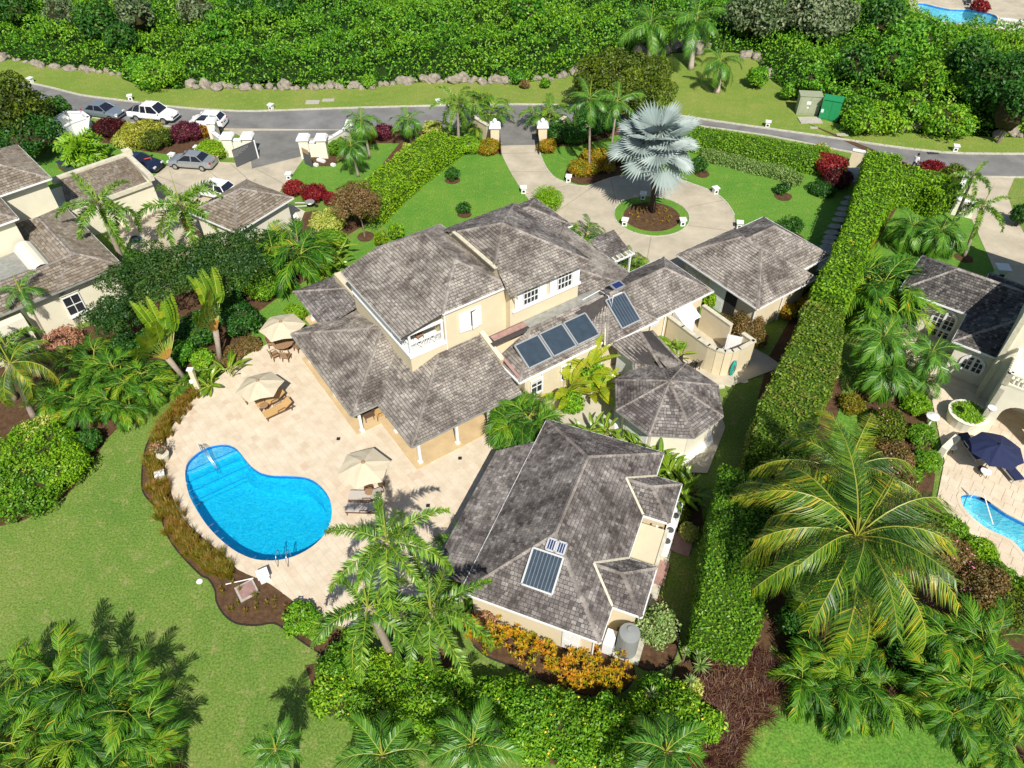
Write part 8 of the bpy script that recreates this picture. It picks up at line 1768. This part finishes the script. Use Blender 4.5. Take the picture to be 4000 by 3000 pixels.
sheet('grass_patch',GP([(3310,2860),(3320,2850)],0) and [(p.x,p.y) for p in GP([(3650,2800),(3900,2960),(4000,3200),(3300,3300),(2900,3100),(2850,2800),(3100,2720),(3500,2720)])],.003,'garden_lawn')
# objects whose parts sit low: nothing below the ground plane
bpy.context.view_layer.update()

# ---------------------------------------------------------------- labels that single out each member of a row
ORD='first second third fourth fifth sixth seventh eighth ninth tenth eleventh twelfth thirteenth fourteenth fifteenth sixteenth seventeenth eighteenth nineteenth twentieth'.split()+['twenty-'+x for x in 'first second third fourth fifth sixth seventh eighth ninth'.split()]+['thirtieth']+['thirty-'+x for x in 'first second third fourth fifth sixth seventh eighth ninth'.split()]
def scr(o):
    p=o.location-Vector((0,0,CH)); return 2000+CF*p.dot(_r)/p.dot(_f),1500-CF*p.dot(_u)/p.dot(_f)
def relabel(objs,tl,tr,key=0):
    objs=sorted(objs,key=lambda o:scr(o)[key]); n=len(objs)
    for i,o in enumerate(objs):
        o['label']=(tl%ORD[i]) if i<=n//2 else (tr%ORD[n-1-i])
GR={}
for o in S.objects:
    if o.get('group'): GR.setdefault(o['group'],[]).append(o)
def do(gname,tl,tr,key=0): relabel(GR.get(gname,[]),tl,tr,key)
do('boulders along the upper middle verge','%s boulder from the left in the long row along the upper middle verge','%s boulder from the right in the long row along the upper middle verge')
do('boulders at the left end of the verge','%s boulder from the left in the stone row at the far left verge','%s boulder from the right in the stone row at the far left verge')
do('boulders behind the leafy tree','%s boulder from the left in the row behind the olive round tree','%s boulder from the right in the row behind the olive round tree')
do('boulders by the royal palms','%s boulder from the left at the foot of the tall royal palms','%s boulder from the right at the foot of the tall royal palms')
do('boulders right of the cabinets','%s boulder from the left on the verge among bushes right of the cabinets','%s boulder from the right on the verge among bushes right of the cabinets')
do('boulders at the right of the corner lawn','%s boulder from the top down the right side of the corner lawn','%s boulder from the bottom up the right side of the corner lawn',1)
do('boulders at the far right','%s boulder from the left under the dark tree at the far right verge','%s boulder from the right under the dark tree at the far right verge')
do('stepping stones along the hedge path','%s grey stepping stone from the top of the shaded hedge path','%s grey stepping stone from the bottom of the shaded hedge path',1)
do('stepping stones beside the court wall','%s pale stepping stone from the left by the curved court wall','%s pale stepping stone from the right by the curved court wall')
do('feathery grass tufts beside the patio','%s bronze feathery grass tuft from the top of the bed beside the pool patio','%s bronze feathery grass tuft from the bottom of the bed beside the pool patio',1)
do('small tufts around the manhole','%s small sparse grass tuft from the left around the manhole cover','%s small sparse grass tuft from the right around the manhole cover')
do('purple fountain grasses','%s dark purple fountain grass clump from the left in the near purple patch','%s dark purple fountain grass clump from the right in the near purple patch')
do('crotons along the annex wall','%s spiky orange yellow croton from the left in the annex wall bed','%s spiky orange yellow croton from the right in the annex wall bed')
do('ginger plants behind the annex','%s ginger plant from the left on the patio strip behind the annex','%s ginger plant from the right on the patio strip behind the annex')
do('ginger plants between annex and pavilion','%s ginger plant from the left between annex roof and pavilion','%s ginger plant from the right between annex roof and pavilion')
al=sorted(GR['allamanda bushes of the near belt'],key=lambda o:scr(o)[0]); lim=lambda o:2690+(scr(o)[0]-1300)*.16+60
for nm,ob in (('upper',[o for o in al if scr(o)[1]<lim(o)]),('lower',[o for o in al if scr(o)[1]>=lim(o)])): relabel(ob,'%s yellow flowered allamanda bush from the left in the '+nm+' row of the near belt','%s yellow flowered allamanda bush from the right in the '+nm+' row of the near belt')
for gname,w_ in (('areca palms of the near left grove','near left grove'),('areca palms of the near right grove','near right grove'),('areca palms below the coconuts','golden group below the coconuts')):
    ob=sorted(GR[gname],key=lambda o:scr(o)[1]); h_=len(ob)//2
    relabel(ob[:h_],'%s areca clump from the left in the back of the '+w_,'%s areca clump from the right in the back of the '+w_); relabel(ob[h_:],'%s areca clump from the left in the front of the '+w_,'%s areca clump from the right in the front of the '+w_)

do('bedding plants on the island','%s tiny bedding plant from the left on the round island soil','%s tiny bedding plant from the right on the round island soil')
